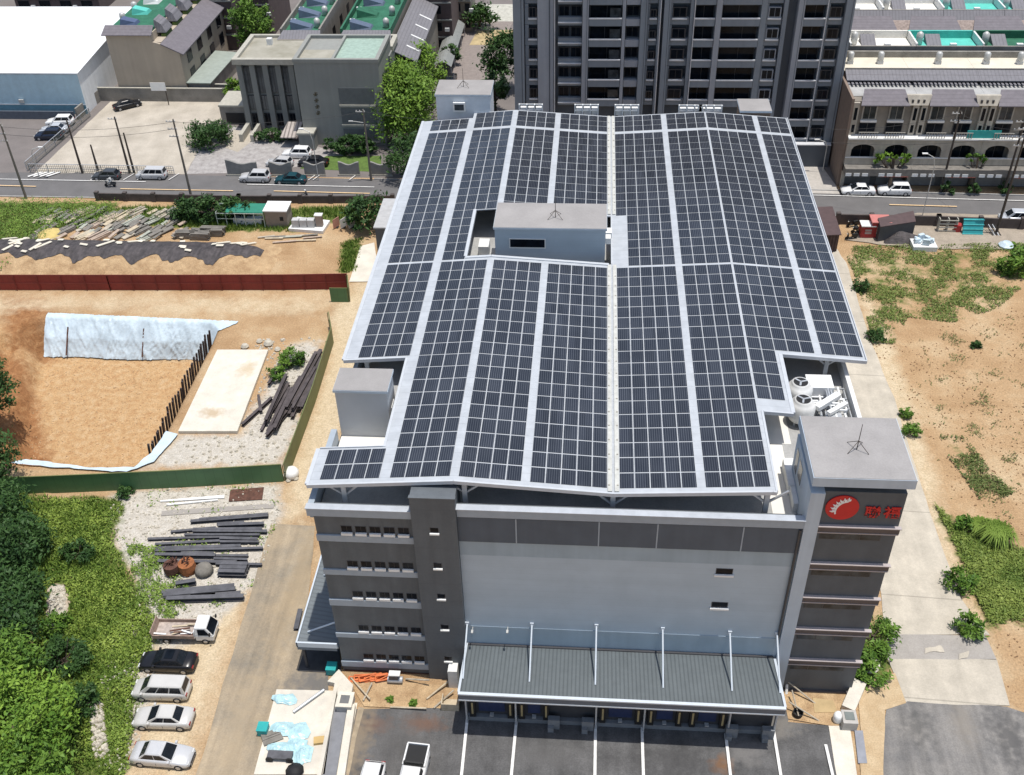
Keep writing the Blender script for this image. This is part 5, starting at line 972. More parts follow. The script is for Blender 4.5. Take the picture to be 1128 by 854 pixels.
def car(kind, paint, px, heading, label, group='cars', sunroof=False, wpos=None, z=0.0):
    L_, W, H, ZB, ZH, (b0, b1, t0, t1) = KIND[kind]; pm = PAINT[paint]; h = L_/2; w_ = W/2
    r = T('parked_car' if kind != 'pickup' else 'pickup_truck', label, 'car' if kind != 'pickup' else 'pickup', (0, 0, 0), group)
    m = MB(); st = [(-h, .74, .38, ZB-.28), (-h+.10, .90, .26, ZB-.06), (-h+.55, .97, .22, ZB+.02), (-h+1.2, 1, .2, ZB+.02), (0, 1, .2, ZB), (b1-.1, 1, .2, ZB-.03), (h-.75, .98, .2, ZH-.02), (h-.28, .92, .22, ZH-.10), (h-.06, .80, .28, ZH-.26), (h, .64, .38, ZH-.38)]
    rings = []
    for x, f, zb, zt in st:
        a = w_*f; rings.append([(x, -a*.92, zb), (x, -a, zb+.14), (x, -a, zt-.22), (x, -a*.955, zt-.07), (x, -a*.84, zt), (x, a*.84, zt), (x, a*.955, zt-.07), (x, a, zt-.22), (x, a, zb+.14), (x, a*.92, zb)])
    n = 10
    for q in rings: m.v += q
    for i in range(len(rings)-1):
        for k in range(n): m.f.append((i*n+k, i*n+(k+1) % n, (i+1)*n+(k+1) % n, (i+1)*n+k))
    m.f.append(tuple(range(n))); m.f.append(tuple(range((len(rings)-1)*n, len(rings)*n)))
    m.build('body', pm, r, smooth=True)
    wb_, wt_ = w_*.90, w_*.70; zb, zt = ZB-.04, H
    Bf = [(b1, s*wb_*.93, zb) for s in (-1, 1)]; Br = [(b0, s*wb_*.95, zb) for s in (-1, 1)]; Tf = [(t1, s*wt_, zt-.05) for s in (-1, 1)]; Tr = [(t0, s*wt_, zt-.06) for s in (-1, 1)]
    m = MB(); m.hexa([Br[0], Bf[0], Bf[1], Br[1]], [Tr[0], Tf[0], Tf[1], Tr[1]]); m.hexa([Tr[0], Tf[0], Tf[1], Tr[1]], [(t0+.12, -wt_*.86, zt), (t1-.14, -wt_*.86, zt+.01), (t1-.14, wt_*.86, zt+.01), (t0+.12, wt_*.86, zt)]); m.build('cabin', pm, r)
    def quad(nm, a, b, c, d, u0, u1, v0, v1, off):       # a,b bottom; d,c top
        def at(u, v_): return Vector(lerp3(lerp3(a, b, u), lerp3(d, c, u), v_))+Vector(off)
        p = [at(u0, v0), at(u1, v0), at(u1, v1), at(u0, v1)]; o_ = Vector(off)*.8
        MB().hexa([q-o_ for q in p], p).build(nm, carglass, r)
    quad('windscreen', Bf[0], Bf[1], Tf[1], Tf[0], .06, .94, .12, .93, (.014, 0, .01)); quad('rear_window', Br[0], Br[1], Tr[1], Tr[0], .08, .92, .16, .92, (-.014, 0, .01))
    nw = 3 if kind == 'van' else 2
    if kind == 'pickup': nw = 2
    for s in (0, 1):
        for k in range(nw): quad('side_window', Br[s], Bf[s], Tf[s], Tr[s], .05+.90*k/nw+.015, .05+.90*(k+1)/nw-.015-(.05 if k == nw-1 else 0), .14, .90, (0, (-.014, .014)[s], .005))
    if sunroof: MB().box(t0+.3, t1-.2, -wt_*.7, wt_*.7, zt+.012, zt+.03).build('sunroof', glass_d, r)
    for x in (-h+.85, h-.88):
        for s in (-1, 1):
            m = MB(); y1_ = s*w_*.995; prof = [(.31, -.1), (.33, -.07), (.33, .07), (.31, .1)]
            k0 = 16; pts = []
            for rr_, yy in prof: pts.append([(x+rr_*math.cos(2*PI*i/k0), y1_-s*.09+yy, .33+rr_*math.sin(2*PI*i/k0)) for i in range(k0)])
            for q in pts: m.v += q
            for a in range(3):
                for i in range(k0): j = (i+1) % k0; m.f.append((a*k0+i, a*k0+j, (a+1)*k0+j, (a+1)*k0+i))
            m.f.append(tuple(range(k0))); m.f.append(tuple(range(3*k0, 4*k0))); wl = m.build('wheel', tyre_m, r)
            m = MB(); m.hexa([(x+.2*math.cos(2*PI*i/12), y1_+s*.012, .33+.2*math.sin(2*PI*i/12)) for i in range(12)], [(x+.17*math.cos(2*PI*i/12), y1_+s*.03, .33+.17*math.sin(2*PI*i/12)) for i in range(12)]); m.build('rim', rim_m, wl)
    for s in (-1, 1):
        MB().cbox(h-.16, s*w_*.62, ZH-.33, .16, .34, .15).build('headlight', lampglass, r); MB().cbox(-h+.07, s*w_*.68, ZB-.32, .12, .3, .2).build('tail_light', tail_m, r); MB().cbox(b1-.25, s*(w_*.94+.04), ZB-.04, .16, .22, .15).build('mirror', pm, r)
    MB().box(h-.1, h+.02, -w_*.5, w_*.5, .40, .52).build('grille', trim, r)
    for s in (-1, 1):
        for xs in (b0+(b1-b0)*.52, b1-.12, b0+.28): MB().box(xs, xs+.025, s*w_-.012 if s > 0 else -w_-.004, s*w_+.004 if s > 0 else -w_+.012, .42, ZB-.2).build('door_seam', trim, r)
    if kind == 'pickup':
        MB().box(-h+.15, -.72, -w_*.80, w_*.80, ZB+.025, ZB+.05).build('bed_floor', black_m, r)
        MB().box(-h+.04, -h+.14, -w_*.9, w_*.9, ZB-.3, ZB+.18).build('tailgate', pm, r)
        for s in (-1, 1): MB().box(-h+.145, -.7, s*w_*.87-.06, s*w_*.87+.06, ZB-.1, ZB+.18).build('bed_side', pm, r)
        MB().box(-.8, -.68, -w_*.8, w_*.8, ZB+.05, ZB+.5).tube((-1.0, -w_*.8, ZB+.2), (-.6, -w_*.6, ZB+.62), .035).tube((-1.0, w_*.8, ZB+.2), (-.6, w_*.6, ZB+.62), .035).build('roll_bar', trim, r)
    x, y = wpos or g(px[0], px[1], z+.6)
    r.location = (x, y, z); r.rotation_euler = (0, 0, heading); return r
R_ = math.radians
GA = 'cars parked beside the access lane'
car('sedan', 'black', (185, 728), R_(180), 'black saloon with a glass sunroof between the flatbed truck and the silver van', GA, True)
car('van', 'champagne', (178, 759), R_(181), 'silver passenger van between the black saloon and a silver saloon', GA)
car('sedan', 'champagne', (180, 790), R_(181.5), 'silver saloon parked nose to the weeds, right below the silver van', GA)
car('sedan', 'silver', (179, 831), R_(-2), 'silver saloon facing the lane, lowest of the parked row', GA)
car('hatch', 'white', (407, 868), R_(-93), 'white hatchback at the bottom edge of the loading yard', 'cars in the loading yard')
car('pickup', 'white', (454, 858), R_(-94), 'white pickup with an open black bed in the loading yard', 'cars in the loading yard')
GR = 'cars parked along the road'
car('hatch', 'grey', (117, 193), R_(179), 'dark grey hatchback parked on the road beside the pale car park', GR)
car('van', 'silver', (167, 192), R_(180), 'silver people carrier parked on the road beside the pale car park', GR)
car('suv', 'silver', (281, 195), R_(179), 'silver estate car parked on the road before the wavy courtyard wall', GR)
car('sedan', 'teal', (320, 197), R_(178), 'dark teal saloon parked on the road behind the silver estate car', GR)
GC = 'cars in the office courtyard'
car('suv', 'white', (327, 169), R_(178), 'pale car in the courtyard farthest from the road, by the striped canopy', GC)
car('hatch', 'silver', (308, 179), R_(172), 'silver hatchback in the courtyard beside the paving, leftmost of three', GC)
car('sedan', 'black', (345, 178), R_(178), 'black saloon in the courtyard next to the lawn', GC)
GL = 'cars in the car parks'
car('sedan', 'black', (140, 115), R_(38), 'black saloon alone on the pale concrete car park by the stained wall', GL)
car('suv', 'white', (66, 134), R_(184), 'white car at the back of the cluster by the mesh fence', GL)
car('sedan', 'palegrey', (60, 142), R_(184), 'pale silver car in the middle of the cluster by the mesh fence', GL)
car('suv', 'navy', (54, 149), R_(184), 'dark navy car in front of the cluster by the mesh fence', GL)
car('sedan', 'white', (945, 209), R_(180), 'white saloon on the road before the terrace houses', GR)
car('suv', 'white', (985, 209), R_(179), 'white estate car on the road before the terrace houses', GR)
car('hatch', 'black', (497, 86), R_(90), 'dark car on the back street behind the pale stair room', GL)
car('van', 'palegrey', (1120, 240), R_(178), 'pale van behind the dark wall at the right edge', GR)
# flatbed truck
def truck():
    r = T('flatbed_truck', 'small white flatbed truck with a rusty dropside bed full of scrap', 'truck', (0, 0, 0)); w_ = .85
    MB().box(-2.5, 2.1, -.4, .4, .38, .55).build('chassis', black_m, r)
    m = MB(); m.hexa([(.95, -w_, .45), (2.45, -w_*.96, .45), (2.45, w_*.96, .45), (.95, w_, .45)], [(.95, -w_, 1.1), (2.5, -w_*.97, 1.05), (2.5, w_*.97, 1.05), (.95, w_, 1.1)]); m.hexa([(.95, -w_, 1.1), (2.48, -w_*.96, 1.06), (2.48, w_*.96, 1.06), (.95, w_, 1.1)], [(1.0, -w_*.86, 1.92), (1.95, -w_*.84, 1.92), (1.95, w_*.84, 1.92), (1.0, w_*.86, 1.92)]); m.build('cab', PAINT['white'], r, bevel=.04)
    MB().hexa([(2.44, -w_*.86, 1.16), (2.44, w_*.86, 1.16), (2.02, w_*.76, 1.82), (2.02, -w_*.76, 1.82)], [(2.50, -w_*.86, 1.17), (2.50, w_*.86, 1.17), (2.06, w_*.76, 1.85), (2.06, -w_*.76, 1.85)]).build('windscreen', glass_d, r)
    for s in (-1, 1):
        MB().hexa([(1.25, s*w_*.985, 1.16), (2.2, s*w_*.97, 1.16), (1.85, s*w_*.90, 1.78), (1.25, s*w_*.90, 1.78)], [(1.25, s*w_*1.01, 1.16), (2.2, s*w_, 1.16), (1.85, s*w_*.925, 1.78), (1.25, s*w_*.925, 1.78)]).build('side_window', glass_d, r)
        MB().box(-2.6, .85, s*w_*1.02-.04, s*w_*1.02+.04, .75, 1.12).build('dropside', M('faded_bed', (.33, .24, .19), .9, var=.25, scale=2.5), r)
        MB().cbox(2.46, s*.6, .75, .1, .3, .18).build('headlight', lampglass, r); MB().cbox(2.3, s*1.0, 1.3, .1, .2, .28).build('mirror', black_m, r)
        for x in (-1.6, 1.7): wl = MB(); wl.hexa([(x+.32*math.cos(2*PI*i/14), s*.6, .32+.32*math.sin(2*PI*i/14)) for i in range(14)], [(x+.32*math.cos(2*PI*i/14), s*.84, .32+.32*math.sin(2*PI*i/14)) for i in range(14)]); wl = wl.build('wheel', tyre_m, r); MB().hexa([(x+.18*math.cos(2*PI*i/10), s*.85, .32+.18*math.sin(2*PI*i/10)) for i in range(10)], [(x+.16*math.cos(2*PI*i/10), s*.87, .32+.16*math.sin(2*PI*i/10)) for i in range(10)]).build('rim', rim_m, wl)
    MB().box(-2.6, .88, -.85, .85, .66, .74).build('bed_floor', M('worn_bed_floor', (.40, .34, .30), .9, var=.3, scale=3), r)
    MB().hexa([(-2.66, -.9, .75), (-2.60, -.9, .75), (-2.60, .9, .75), (-2.66, .9, .75)], [(-2.78, -.9, 1.5), (-2.72, -.9, 1.5), (-2.72, .9, 1.5), (-2.78, .9, 1.5)]).build('tailgate', M('faded_bed', (.3, .2, .16)), r); MB().box(.86, .92, -.85, .85, .74, 1.5).build('headboard', PAINT['white'], r)
    x, y = g(206, 694, .8); r.location = (x, y, 0); r.rotation_euler = (0, 0, R_(2))
    random.seed(5)
    for k in range(9):
        a, c = U(-2.3, .4), U(-.6, .6); m = MB().bar((x+a-U(.2, .9), y+c, .80+.03*k), (x+a+U(.3, 1.0), min(y+.7, max(y-.7, y+c+U(-.4, .4))), .86+.03*k), .14, .06)
        one('scrap_board', m, [wood_l, rust, offwhite][k % 3], 'loose board of scrap lying in the rusty truck bed', 'board', 'scrap in the truck bed')
truck()
# people on scooters
def body_mesh(nodes, edges, name, mat, parent, sub=1):
    me_ = bpy.data.meshes.new(name); me_.from_pydata([n_[0] for n_ in nodes], edges, []); ob = bpy.data.objects.new(name, me_); COL.objects.link(ob)
    sk = ob.modifiers.new('s', 'SKIN'); ob.modifiers.new('d', 'SUBSURF').levels = sub
    for i, n_ in enumerate(nodes): me_.skin_vertices[0].data[i].radius = (n_[1], n_[1]); me_.skin_vertices[0].data[i].use_root = i == 0
    dg = bpy.context.evaluated_depsgraph_get(); nm = bpy.data.meshes.new_from_object(ob.evaluated_get(dg)); bpy.data.objects.remove(ob)
    nm.materials.clear(); nm.materials.append(mat); nm.polygons.foreach_set('use_smooth', [True]*len(nm.polygons)); o = bpy.data.objects.new(name, nm); COL.objects.link(o); o.parent = parent; return o
def scooter(px, hd, label, paint, rider=None, plabel=None, group='scooters'):
    x, y = g(*px); r = T('motor_scooter', label, 'scooter', (0, 0, 0), group); pm = PAINT[paint]
    for xx in (-.6, .62):
        m = MB(); m.hexa([(xx+.24*math.cos(2*PI*i/14), -.05, .24+.24*math.sin(2*PI*i/14)) for i in range(14)], [(xx+.24*math.cos(2*PI*i/14), .05, .24+.24*math.sin(2*PI*i/14)) for i in range(14)]); m.build('wheel', tyre_m, r)
    MB().hexa([(-.95, -.14, .42), (-.1, -.17, .3), (-.1, .17, .3), (-.95, .14, .42)], [(-.98, -.12, .72), (-.12, -.15, .68), (-.12, .15, .68), (-.98, .12, .72)]).build('body', pm, r, bevel=.03); MB().box(-.12, .4, -.15, .15, .26, .32).build('floorboard', trim, r)
    MB().hexa([(.36, -.18, .28), (.48, -.16, .28), (.48, .16, .28), (.36, .18, .28)], [(.48, -.17, .9), (.6, -.12, .88), (.6, .12, .88), (.48, .17, .9)]).build('leg_shield', pm, r, bevel=.02)
    MB().hexa([(-.85, -.13, .725), (-.15, -.13, .69), (-.15, .13, .69), (-.85, .13, .725)], [(-.83, -.11, .82), (-.17, -.11, .79), (-.17, .11, .79), (-.83, .11, .82)]).build('seat', black_m, r); MB().tube((.5, -.34, 1.0), (.5, .34, 1.0), .03).tube((.62, 0, .24), (.52, 0, 1.0), .035).build('handlebar', trim, r); MB().cbox(.62, 0, .78, .08, .18, .12).build('headlight', lampglass, r)
    r.location = (x, y, .05); r.rotation_euler = (0, 0, hd)
    if rider:
        p = T('person', plabel, 'person', (0, 0, 0), 'scooter riders')
        N_ = [((-.35, 0, .88), .16), ((-.28, 0, 1.12), .16), ((-.2, 0, 1.36), .15), ((-.16, 0, 1.50), .06), ((-.14, 0, 1.60), .09), ((-.12, 0, 1.70), .10), ((-.2, .2, 1.38), .07), ((.05, .28, 1.18), .05), ((.38, .27, 1.08), .04), ((.46, .28, 1.06), .045), ((-.2, -.2, 1.38), .07), ((.05, -.28, 1.18), .05), ((.38, -.27, 1.08), .04), ((.46, -.28, 1.06), .045), ((-.3, .1, .9), .11), ((.1, .17, .82), .085), ((.18, .14, .42), .06), ((.3, .14, .36), .045), ((-.3, -.1, .9), .11), ((.1, -.17, .82), .085), ((.18, -.14, .42), .06), ((.3, -.14, .36), .045)]
        E_ = [(0, 1), (1, 2), (2, 3), (3, 4), (4, 5), (2, 6), (6, 7), (7, 8), (8, 9), (2, 10), (10, 11), (11, 12), (12, 13), (0, 14), (14, 15), (15, 16), (16, 17), (0, 18), (18, 19), (19, 20), (20, 21)]
        body_mesh(N_, E_, 'body', rider, p); MB().lathe(-.12, 0, [(.11, 1.6), (.145, 1.68), (.13, 1.78), (.07, 1.84), (.01, 1.855)], 12).build('helmet', PAINT['white'] if rider is cloth_d else PAINT['grey'], p, smooth=True)
        p.location = (x, y, .05); p.rotation_euler = (0, 0, hd)
scooter((122, 206), R_(180), 'dark scooter being ridden on the road past the grey hatchback', 'grey', cloth_w, 'person in pale clothes riding a scooter past the pale car park')
scooter((337, 222), R_(175), 'dark scooter being ridden on the road past the dark teal saloon', 'grey', cloth_d, 'person in dark clothes and white helmet riding a scooter past the courtyard')
for i, (px, hd, lb) in enumerate(((( 938, 250), 200, 'dark parked scooter beside the maroon roofed shed, farthest from the field'), ((944, 258), 170, 'dark parked scooter between the maroon roofed shed and the red booth'), ((937, 264), 195, 'dark parked scooter beside the maroon roofed shed, nearest the field'))): scooter(px, R_(hd), lb, 'black')

# ================================================================== FENCES, WALLS
def hoarding(name, pts, hgt, mat, post_m, label, cat, group=None, gap=2.6, side=1, thick=.06):
    pts = [Vector(p) for p in pts]; c = pts[len(pts)//2]; t = T(name, label, cat, (c.x, c.y, 0), group)
    for a, b_ in zip(pts, pts[1:]):
        d = (b_-a).normalized(); n = Vector((-d.y, d.x))
        L_ = (b_-a).length
        if name == 'mesh_fence':
            q = MB()
            for i in range(int(L_/.3)): p = a+(b_-a)*(i*.3/L_); q.cbox(p.x, p.y, .05, .035, .035, hgt-.05)
            q.bar((*a, hgt*.75), (*b_, hgt*.75), .03, .03); q.bar((*a, hgt*.25), (*b_, hgt*.25), .03, .03); q.build('panel', mat, t)
        else: MB().prism([tuple(a), tuple(b_), tuple(b_+n*thick), tuple(a+n*thick)], .03, hgt).build('panel', mat, t)
        k = max(1, int(L_/gap))
        MB().bar((*(a+n*side*.09), hgt*.5), (*(b_+n*side*.09), hgt*.5), .05, .07).build('rail', post_m, t); MB().bar((*(a+n*thick/2), hgt+.03), (*(b_+n*thick/2), hgt+.03), .1, .05).build('cap_rail', post_m, t)
        for i in range(k+1):
            p = a+(b_-a)*(i/k)+n*side*.16; MB().cbox(p.x, p.y, 0, .07, .07, hgt-.05).build('post', post_m, t)
    return t
hoarding('site_hoarding', [(-75, 106.6), (-60, 107.1), (-51, 107.4), (-38, 107.9), (-29.9, 108.4)], 2.2, red_f, M('red_post', (.16, .025, .02), .7), 'long dark red corrugated hoarding behind the excavation', 'hoarding', side=-1)
hoarding('site_hoarding', [(-29.85, 108.3), (-29.2, 105.5)], 2.1, olive_f, olive_f, 'short olive hoarding return at the end of the red hoarding', 'hoarding', side=-1)
hoarding('site_hoarding', [(-31.5, 105.4), (-29.3, 105.45)], 2.0, green_f, olive_f, 'short green hoarding panel in front of the red hoarding end', 'hoarding')
hoarding('site_hoarding', [(-60, 70.0), (-53.3, 70.5), (-48.2, 71.05), (-39.4, 72.05), (-29.5, 73.35)], 2.25, green_f, olive_f, 'long green hoarding in front of the excavation above the weeds', 'hoarding')
hoarding('site_hoarding', [(-29.2, 73.5), (-29.1, 86), (-29.4, 96.9), (-30.4, 100.0)], 2.2, olive_f, olive_f, 'long olive hoarding between the excavation and the sandy track', 'hoarding')
hoarding('mesh_fence', [(-85.5, 139.6), (-83.8, 160)], 1.6, M('fence_mesh', (.13, .14, .11), .8), steel_m, 'grey mesh fence between the two car parks', 'fence')
hoarding('mesh_fence', [(-85, 139.2), (-62.5, 138.9)], 1.4, M('fence_mesh', (.13, .14, .11)), steel_m, 'low mesh fence along the road edge of the pale car park', 'fence')
def wall(name, pts, hgt, th, mat, label, coping=None, pier=None):
    pts = [Vector(p) for p in pts]; c = pts[0]; t = T(name, label, 'wall', (c.x, c.y, 0))
    for a, b_ in zip(pts, pts[1:]):
        d = (b_-a).normalized(); n = Vector((-d.y, d.x)); MB().prism([tuple(a), tuple(b_), tuple(b_+n*th), tuple(a+n*th)], 0, hgt).build('wall', mat, t)
        if coping: MB().prism([tuple(a-n*.05), tuple(b_-n*.05), tuple(b_+n*(th+.05)), tuple(a+n*(th+.05))], hgt+.002, hgt+.1).build('coping', coping, t)
        if pier:
            k = max(1, int((b_-a).length/pier))
            for i in range(k+1): p = a+(b_-a)*(i/k)+n*th/2; MB().cbox(p.x, p.y, 0, th+.3, th+.3, hgt+.25, math.atan2(d.y, d.x)).build('pier', mat, t)
    return t
wall('garden_wall', [(-71, 130.6), (-50, 130.3), (-28, 130.9)], 1.15, .25, streetwall, 'dark low garden wall with piers between road and timber yard', pier=4.2)
wall('garden_wall', [(33, 126.6), (46, 126.4), (62, 125.6), (90, 124.6)], 1.5, .25, streetwall, 'dark low wall with piers between road and scrap yard on the right', pier=4.2)
wall('boundary_wall', [(-85, 166.4), (-62, 166.2)], 2.3, .3, concwall, 'stained concrete wall under the beige house along the pale car park', coping_w)
wall('boundary_wall', [(-84.9, 166.2), (-85.6, 158.5)], 2.0, .3, concwall, 'stained concrete wall beside the white warehouse')
wall('boundary_wall', [(-130, 158.6), (-86, 158.6)], 1.4, .25, M('blue_grey_wall', (.10, .115, .14), .9), 'long dark blue grey wall in front of the white warehouse')
wall('boundary_wall', [(-69.8, 169), (-60.8, 168.8), (-60.6, 160)], 2.0, .3, concwall, 'concrete wall between the lean to shed and garage entrance', coping_w)
for i, (a, c, lb) in enumerate(((251, 284, 'leftmost curved grey courtyard wall panel, by the paving'), (298, 322, 'curved grey courtyard wall panel behind the silver estate car and teal saloon'), (336, 358, 'curved grey courtyard wall panel right of the teal saloon'), (374, 396, 'curved grey courtyard wall panel before the lawn'), (408, 432, 'rightmost curved grey courtyard wall panel, beside the big tree'))):
    xa, y0 = g(a, 194); xb_, _ = g(c, 195); t = T('courtyard_wall', lb, 'wall', ((xa+xb_)/2, y0, 0), 'curved courtyard wall panels')
    pts = [(xa, 0), (xb_, 0)]+[(xb_+(xa-xb_)*k/8, 2.0+.25*math.cos(k/8*PI*2)+(.35*(k/8) if i == 0 else 0)) for k in range(9)]
    part('panel', M('wavy_wall', (.24, .235, .22), .9, var=.12), t, lambda b: b.xz(pts, y0, y0+.35)); part('base', coping_w, t, lambda b: b.box(xa-.1, xb_+.1, y0-.08, y0-.003, 0, .25))

# ================================================================== POLES, LAMPS, CABLES
def pole(px, h, label, mat=pole_m, arms=2, lean=(0, 0), armlen=1.1, lamp=False):
    x, y = g(*px); t = T('utility_pole', label, 'utility pole', (x, y, 0), 'utility poles'); tx_, ty_ = x+lean[0], y+lean[1]
    part('shaft', mat, t, lambda b: b.tube((x, y, 0), (tx_, ty_, h), .19, .11, 10))
    for k in range(arms):
        f = 1-(.35+k*1.1)/h; cx, cy, cz = x+lean[0]*f, y+lean[1]*f, h*f
        a = part('crossarm', lamp_m, t, lambda b: b.box(cx-armlen, cx+armlen*.2, cy-.05, cy+.05, cz-.05, cz+.05)); part('insulator', offwhite, a, lambda b: [b.lathe(cx+dx*armlen, cy, [(.05, cz+.051), (.07, cz+.12), (.04, cz+.24)], 8) for dx in (-.9, -.45, .1)])
    if lamp: part('lamp_arm', lamp_m, t, lambda b: b.tube((tx_, ty_, h-2), (tx_-1.6, ty_-.6, h-1.5), .05).cbox(tx_-1.8, ty_-.65, h-1.55, .6, .25, .12))
    return Vector((tx_, ty_, h))
P1 = pole((29, 219), 11.5, 'concrete utility pole standing in the tall grass at the left edge', pole_m, 3)
P2 = pole((211, 218), 12.0, 'concrete utility pole with three crossarms by the hedge', pole_m, 3)
pole((91, 191), 8.5, 'dark utility pole at the left corner of the pale car park', pole_dark, 0); pole((108, 188), 4.2, 'short pole on the fence line behind the grey hatchback', pole_dark, 0)
pole((143, 191), 9, 'taller of the two close poles by the silver people carrier', pole_dark, 1); pole((148, 191), 6.5, 'shorter of the two close poles by the silver people carrier', pole_dark, 0)
P3 = pole((409, 199), 11, 'utility pole with a lamp head by the big tree', pole_m, 1, lamp=True)
P4 = pole((1036, 212), 12, 'dark leaning pole before the middle terrace houses', pole_dark, 2); P5 = pole((1097, 258), 15, 'tall dark pole standing in the scrap yard on the right', pole_dark, 3)
pole((1105, 214), 11, 'dark pole before the rightmost terrace house', pole_dark, 3)
def lamp_post(px, h, label, s=1):
    x, y = g(*px); t = T('street_lamp', label, 'street lamp', (x, y, 0), 'street lamps'); part('column', lamp_m, t, lambda b: b.tube((x, y, 0), (x, y, h*.8), .07, .055).tube((x, y, h*.8), (x+s*.3, y, h*.95), .055).tube((x+s*.3, y, h*.95), (x+s*1.2, y+.2, h), .05)); part('lamp_head', offwhite, t, lambda b: b.cbox(x+s*1.5, y+.25, h-.06, .7, .3, .12))
lamp_post((44, 197), 5, 'white curved street lamp by the striped markings on the left', 1); lamp_post((351, 199), 8, 'curved street lamp before the courtyard wall', -1); lamp_post((1016, 238), 9, 'tall curved street lamp before the scrap yard wall', -1); lamp_post((906, 190), 5, 'street lamp beside the driveway of the tall tower', -1)
def cable(a, b_, label, sag=.8):
    m = MB(); p = None; a, b_ = Vector(a), Vector(b_)
    for i in range(13):
        f = i/12; q = a.lerp(b_, f); q.z -= sag*4*f*(1-f)
        if p is not None: m.tube(p, q, .022, None, 5)
        p = q
    one('overhead_cable', m, cable_m, label, 'cable', 'overhead cables')
cable(P1-Vector((0, 0, .4)), P2-Vector((0, 0, .4)), 'thin overhead cable across the road on the left, upper one'); cable(P1-Vector((.6, 0, 1.5)), P2-Vector((.6, 0, 1.5)), 'thin overhead cable across the road on the left, lower one')
cable(P2-Vector((0, 0, .4)), P3-Vector((0, 0, .4)), 'thin overhead cable passing the courtyard to the lamp pole'); cable(P3-Vector((0, 0, .3)), (-13, 139, 9.5), 'thin overhead cable crossing the big tree crown')
cable(P4-Vector((0, 0, .3)), (31, 137, 9), 'thin overhead cable from the leaning pole to the tall tower'); cable(P5-Vector((0, 0, .3)), P4-Vector((0, 0, .3)), 'thin overhead cable between the two dark poles on the right'); cable(P5-Vector((0, 0, 1.2)), (30, 133, 9), 'thin overhead cable from the scrap yard pole towards the canopy')

# ================================================================== CONSTRUCTION SITE
random.seed(11)
# soil mound with tarp
def mound_h(x, y):
    e = max(0, min(1, (x+84)/5))*max(0, min(1, (-40.5-x)/6)); q = (y-114.6)/4.6
    if abs(q) >= 1: return -0.05
    return 1.7*e*(1-q*q)+.22*mnoise.noise(Vector((x*.6, y*.6, 1)))*(1-q*q)-.04
m = MB(); NX_, NY_ = 90, 20
for j in range(NY_+1):
    for i in range(NX_+1): x = -85+45.5*i/NX_; y = 109.9+9.4*j/NY_; m.v.append((x, y, mound_h(x, y)))
m.f = [(j*(NX_+1)+i, j*(NX_+1)+i+1, (j+1)*(NX_+1)+i+1, (j+1)*(NX_+1)+i) for j in range(NY_) for i in range(NX_)]
tag(m.build('soil_mound', soil_m, smooth=True), kind='structure')
m = MB(); NX_, NY_ = 110, 14; topy = 118.2
def taredge(x): return 112.6+1.5*mnoise.noise(Vector((x*.4, 0, 4)))+.5*mnoise.noise(Vector((x*1.3, 0, 8)))
for j in range(NY_+1):
    for i in range(NX_+1):
        x = -82+39.2*i/NX_; y0 = taredge(x)+max(0, (x+47)*.55); y = y0+(max(topy-max(0, (x+50)*.2), y0+.6)-y0)*j/NY_; m.v.append((x, y, max(mound_h(x, y), 0)+.07+.05*mnoise.noise(Vector((x*2, y*2, 6)))))
m.f = [(j*(NX_+1)+i, j*(NX_+1)+i+1, (j+1)*(NX_+1)+i+1, (j+1)*(NX_+1)+i) for j in range(NY_) for i in range(NX_)]
one('black_tarp', m, tarp_blk, 'ragged black tarpaulin spread over the long soil mound behind the red hoarding', 'tarpaulin', smooth=True)
for k in range(34):
    x, y = U(-79, -45), U(113.2, 117.6); y = max(y, taredge(x)+.4); L_ = U(.6, 1.0) if k % 3 else U(1.8, 2.8); a = U(-.3, .3) if k % 3 else U(.9, 1.2); dx, dy = math.cos(a)*L_/2, math.sin(a)*L_/2
    q0, q1 = (x-dx, y-dy, max(0, mound_h(x-dx, y-dy))+.24), (x+dx, y+dy, max(0, mound_h(x+dx, y+dy))+.24); one('weight_board', MB().bar(q0, q1, .42, .1), row_roof, 'pale board or slab weighing down the black tarpaulin', 'board', 'boards weighing down the tarpaulin')
# plastic on the pit wall
m = MB(); NX_, NY_ = 200, 30
for j in range(NY_+1):
    for i in range(NX_+1):
        u, f = i/NX_, j/NY_; xt = -65.8+24.0*u; xb_ = -65.9+20.2*u+(0 if u < .8 else (u-.8)*3); yt, ybm = 101.2-.6*u, 98.1+.15*math.sin(u*9)
        if f > .8: x, y, z = xt, yt+(f-.8)*(2.5-1.8*u), .10
        else: q = f/.8; x, y, z = xb_+(xt-xb_)*q, ybm+(yt-ybm)*q, -3.85+3.95*q
        r_ = .30*mnoise.noise(Vector((x*1.3+z*.7, z*.35, 2)))+.22*abs(mnoise.noise(Vector((x*2.4-z*.9, z*.4, 5))))+.12*mnoise.noise(Vector((x*4.5+z*1.6, z*.8, 9))); yy = y-.55*(1-abs(2*min(f/.8, 1)-1))*.6-abs(r_)-.15*(f < .8)
        zz = max(z+.06*r_+.05, ground_z(x, yy)+.10+.1*abs(r_)); m.v.append((x, yy, zz))
m.f = [(j*(NX_+1)+i, j*(NX_+1)+i+1, (j+1)*(NX_+1)+i+1, (j+1)*(NX_+1)+i) for j in range(NY_) for i in range(NX_)]
t = T('plastic_sheet', 'large pale blue plastic sheet draped down the far wall of the excavation', 'plastic sheet', (-54, 100, -2)); pl = m.build('sheet', plastic_b, t, smooth=True)
for u in (.13, .56): x = -65.8+22*u; part('batten', rust, t, lambda b: b.bar((x, 97.75, -3.4), (x+.1, 99.9, -.7), .14, .1))
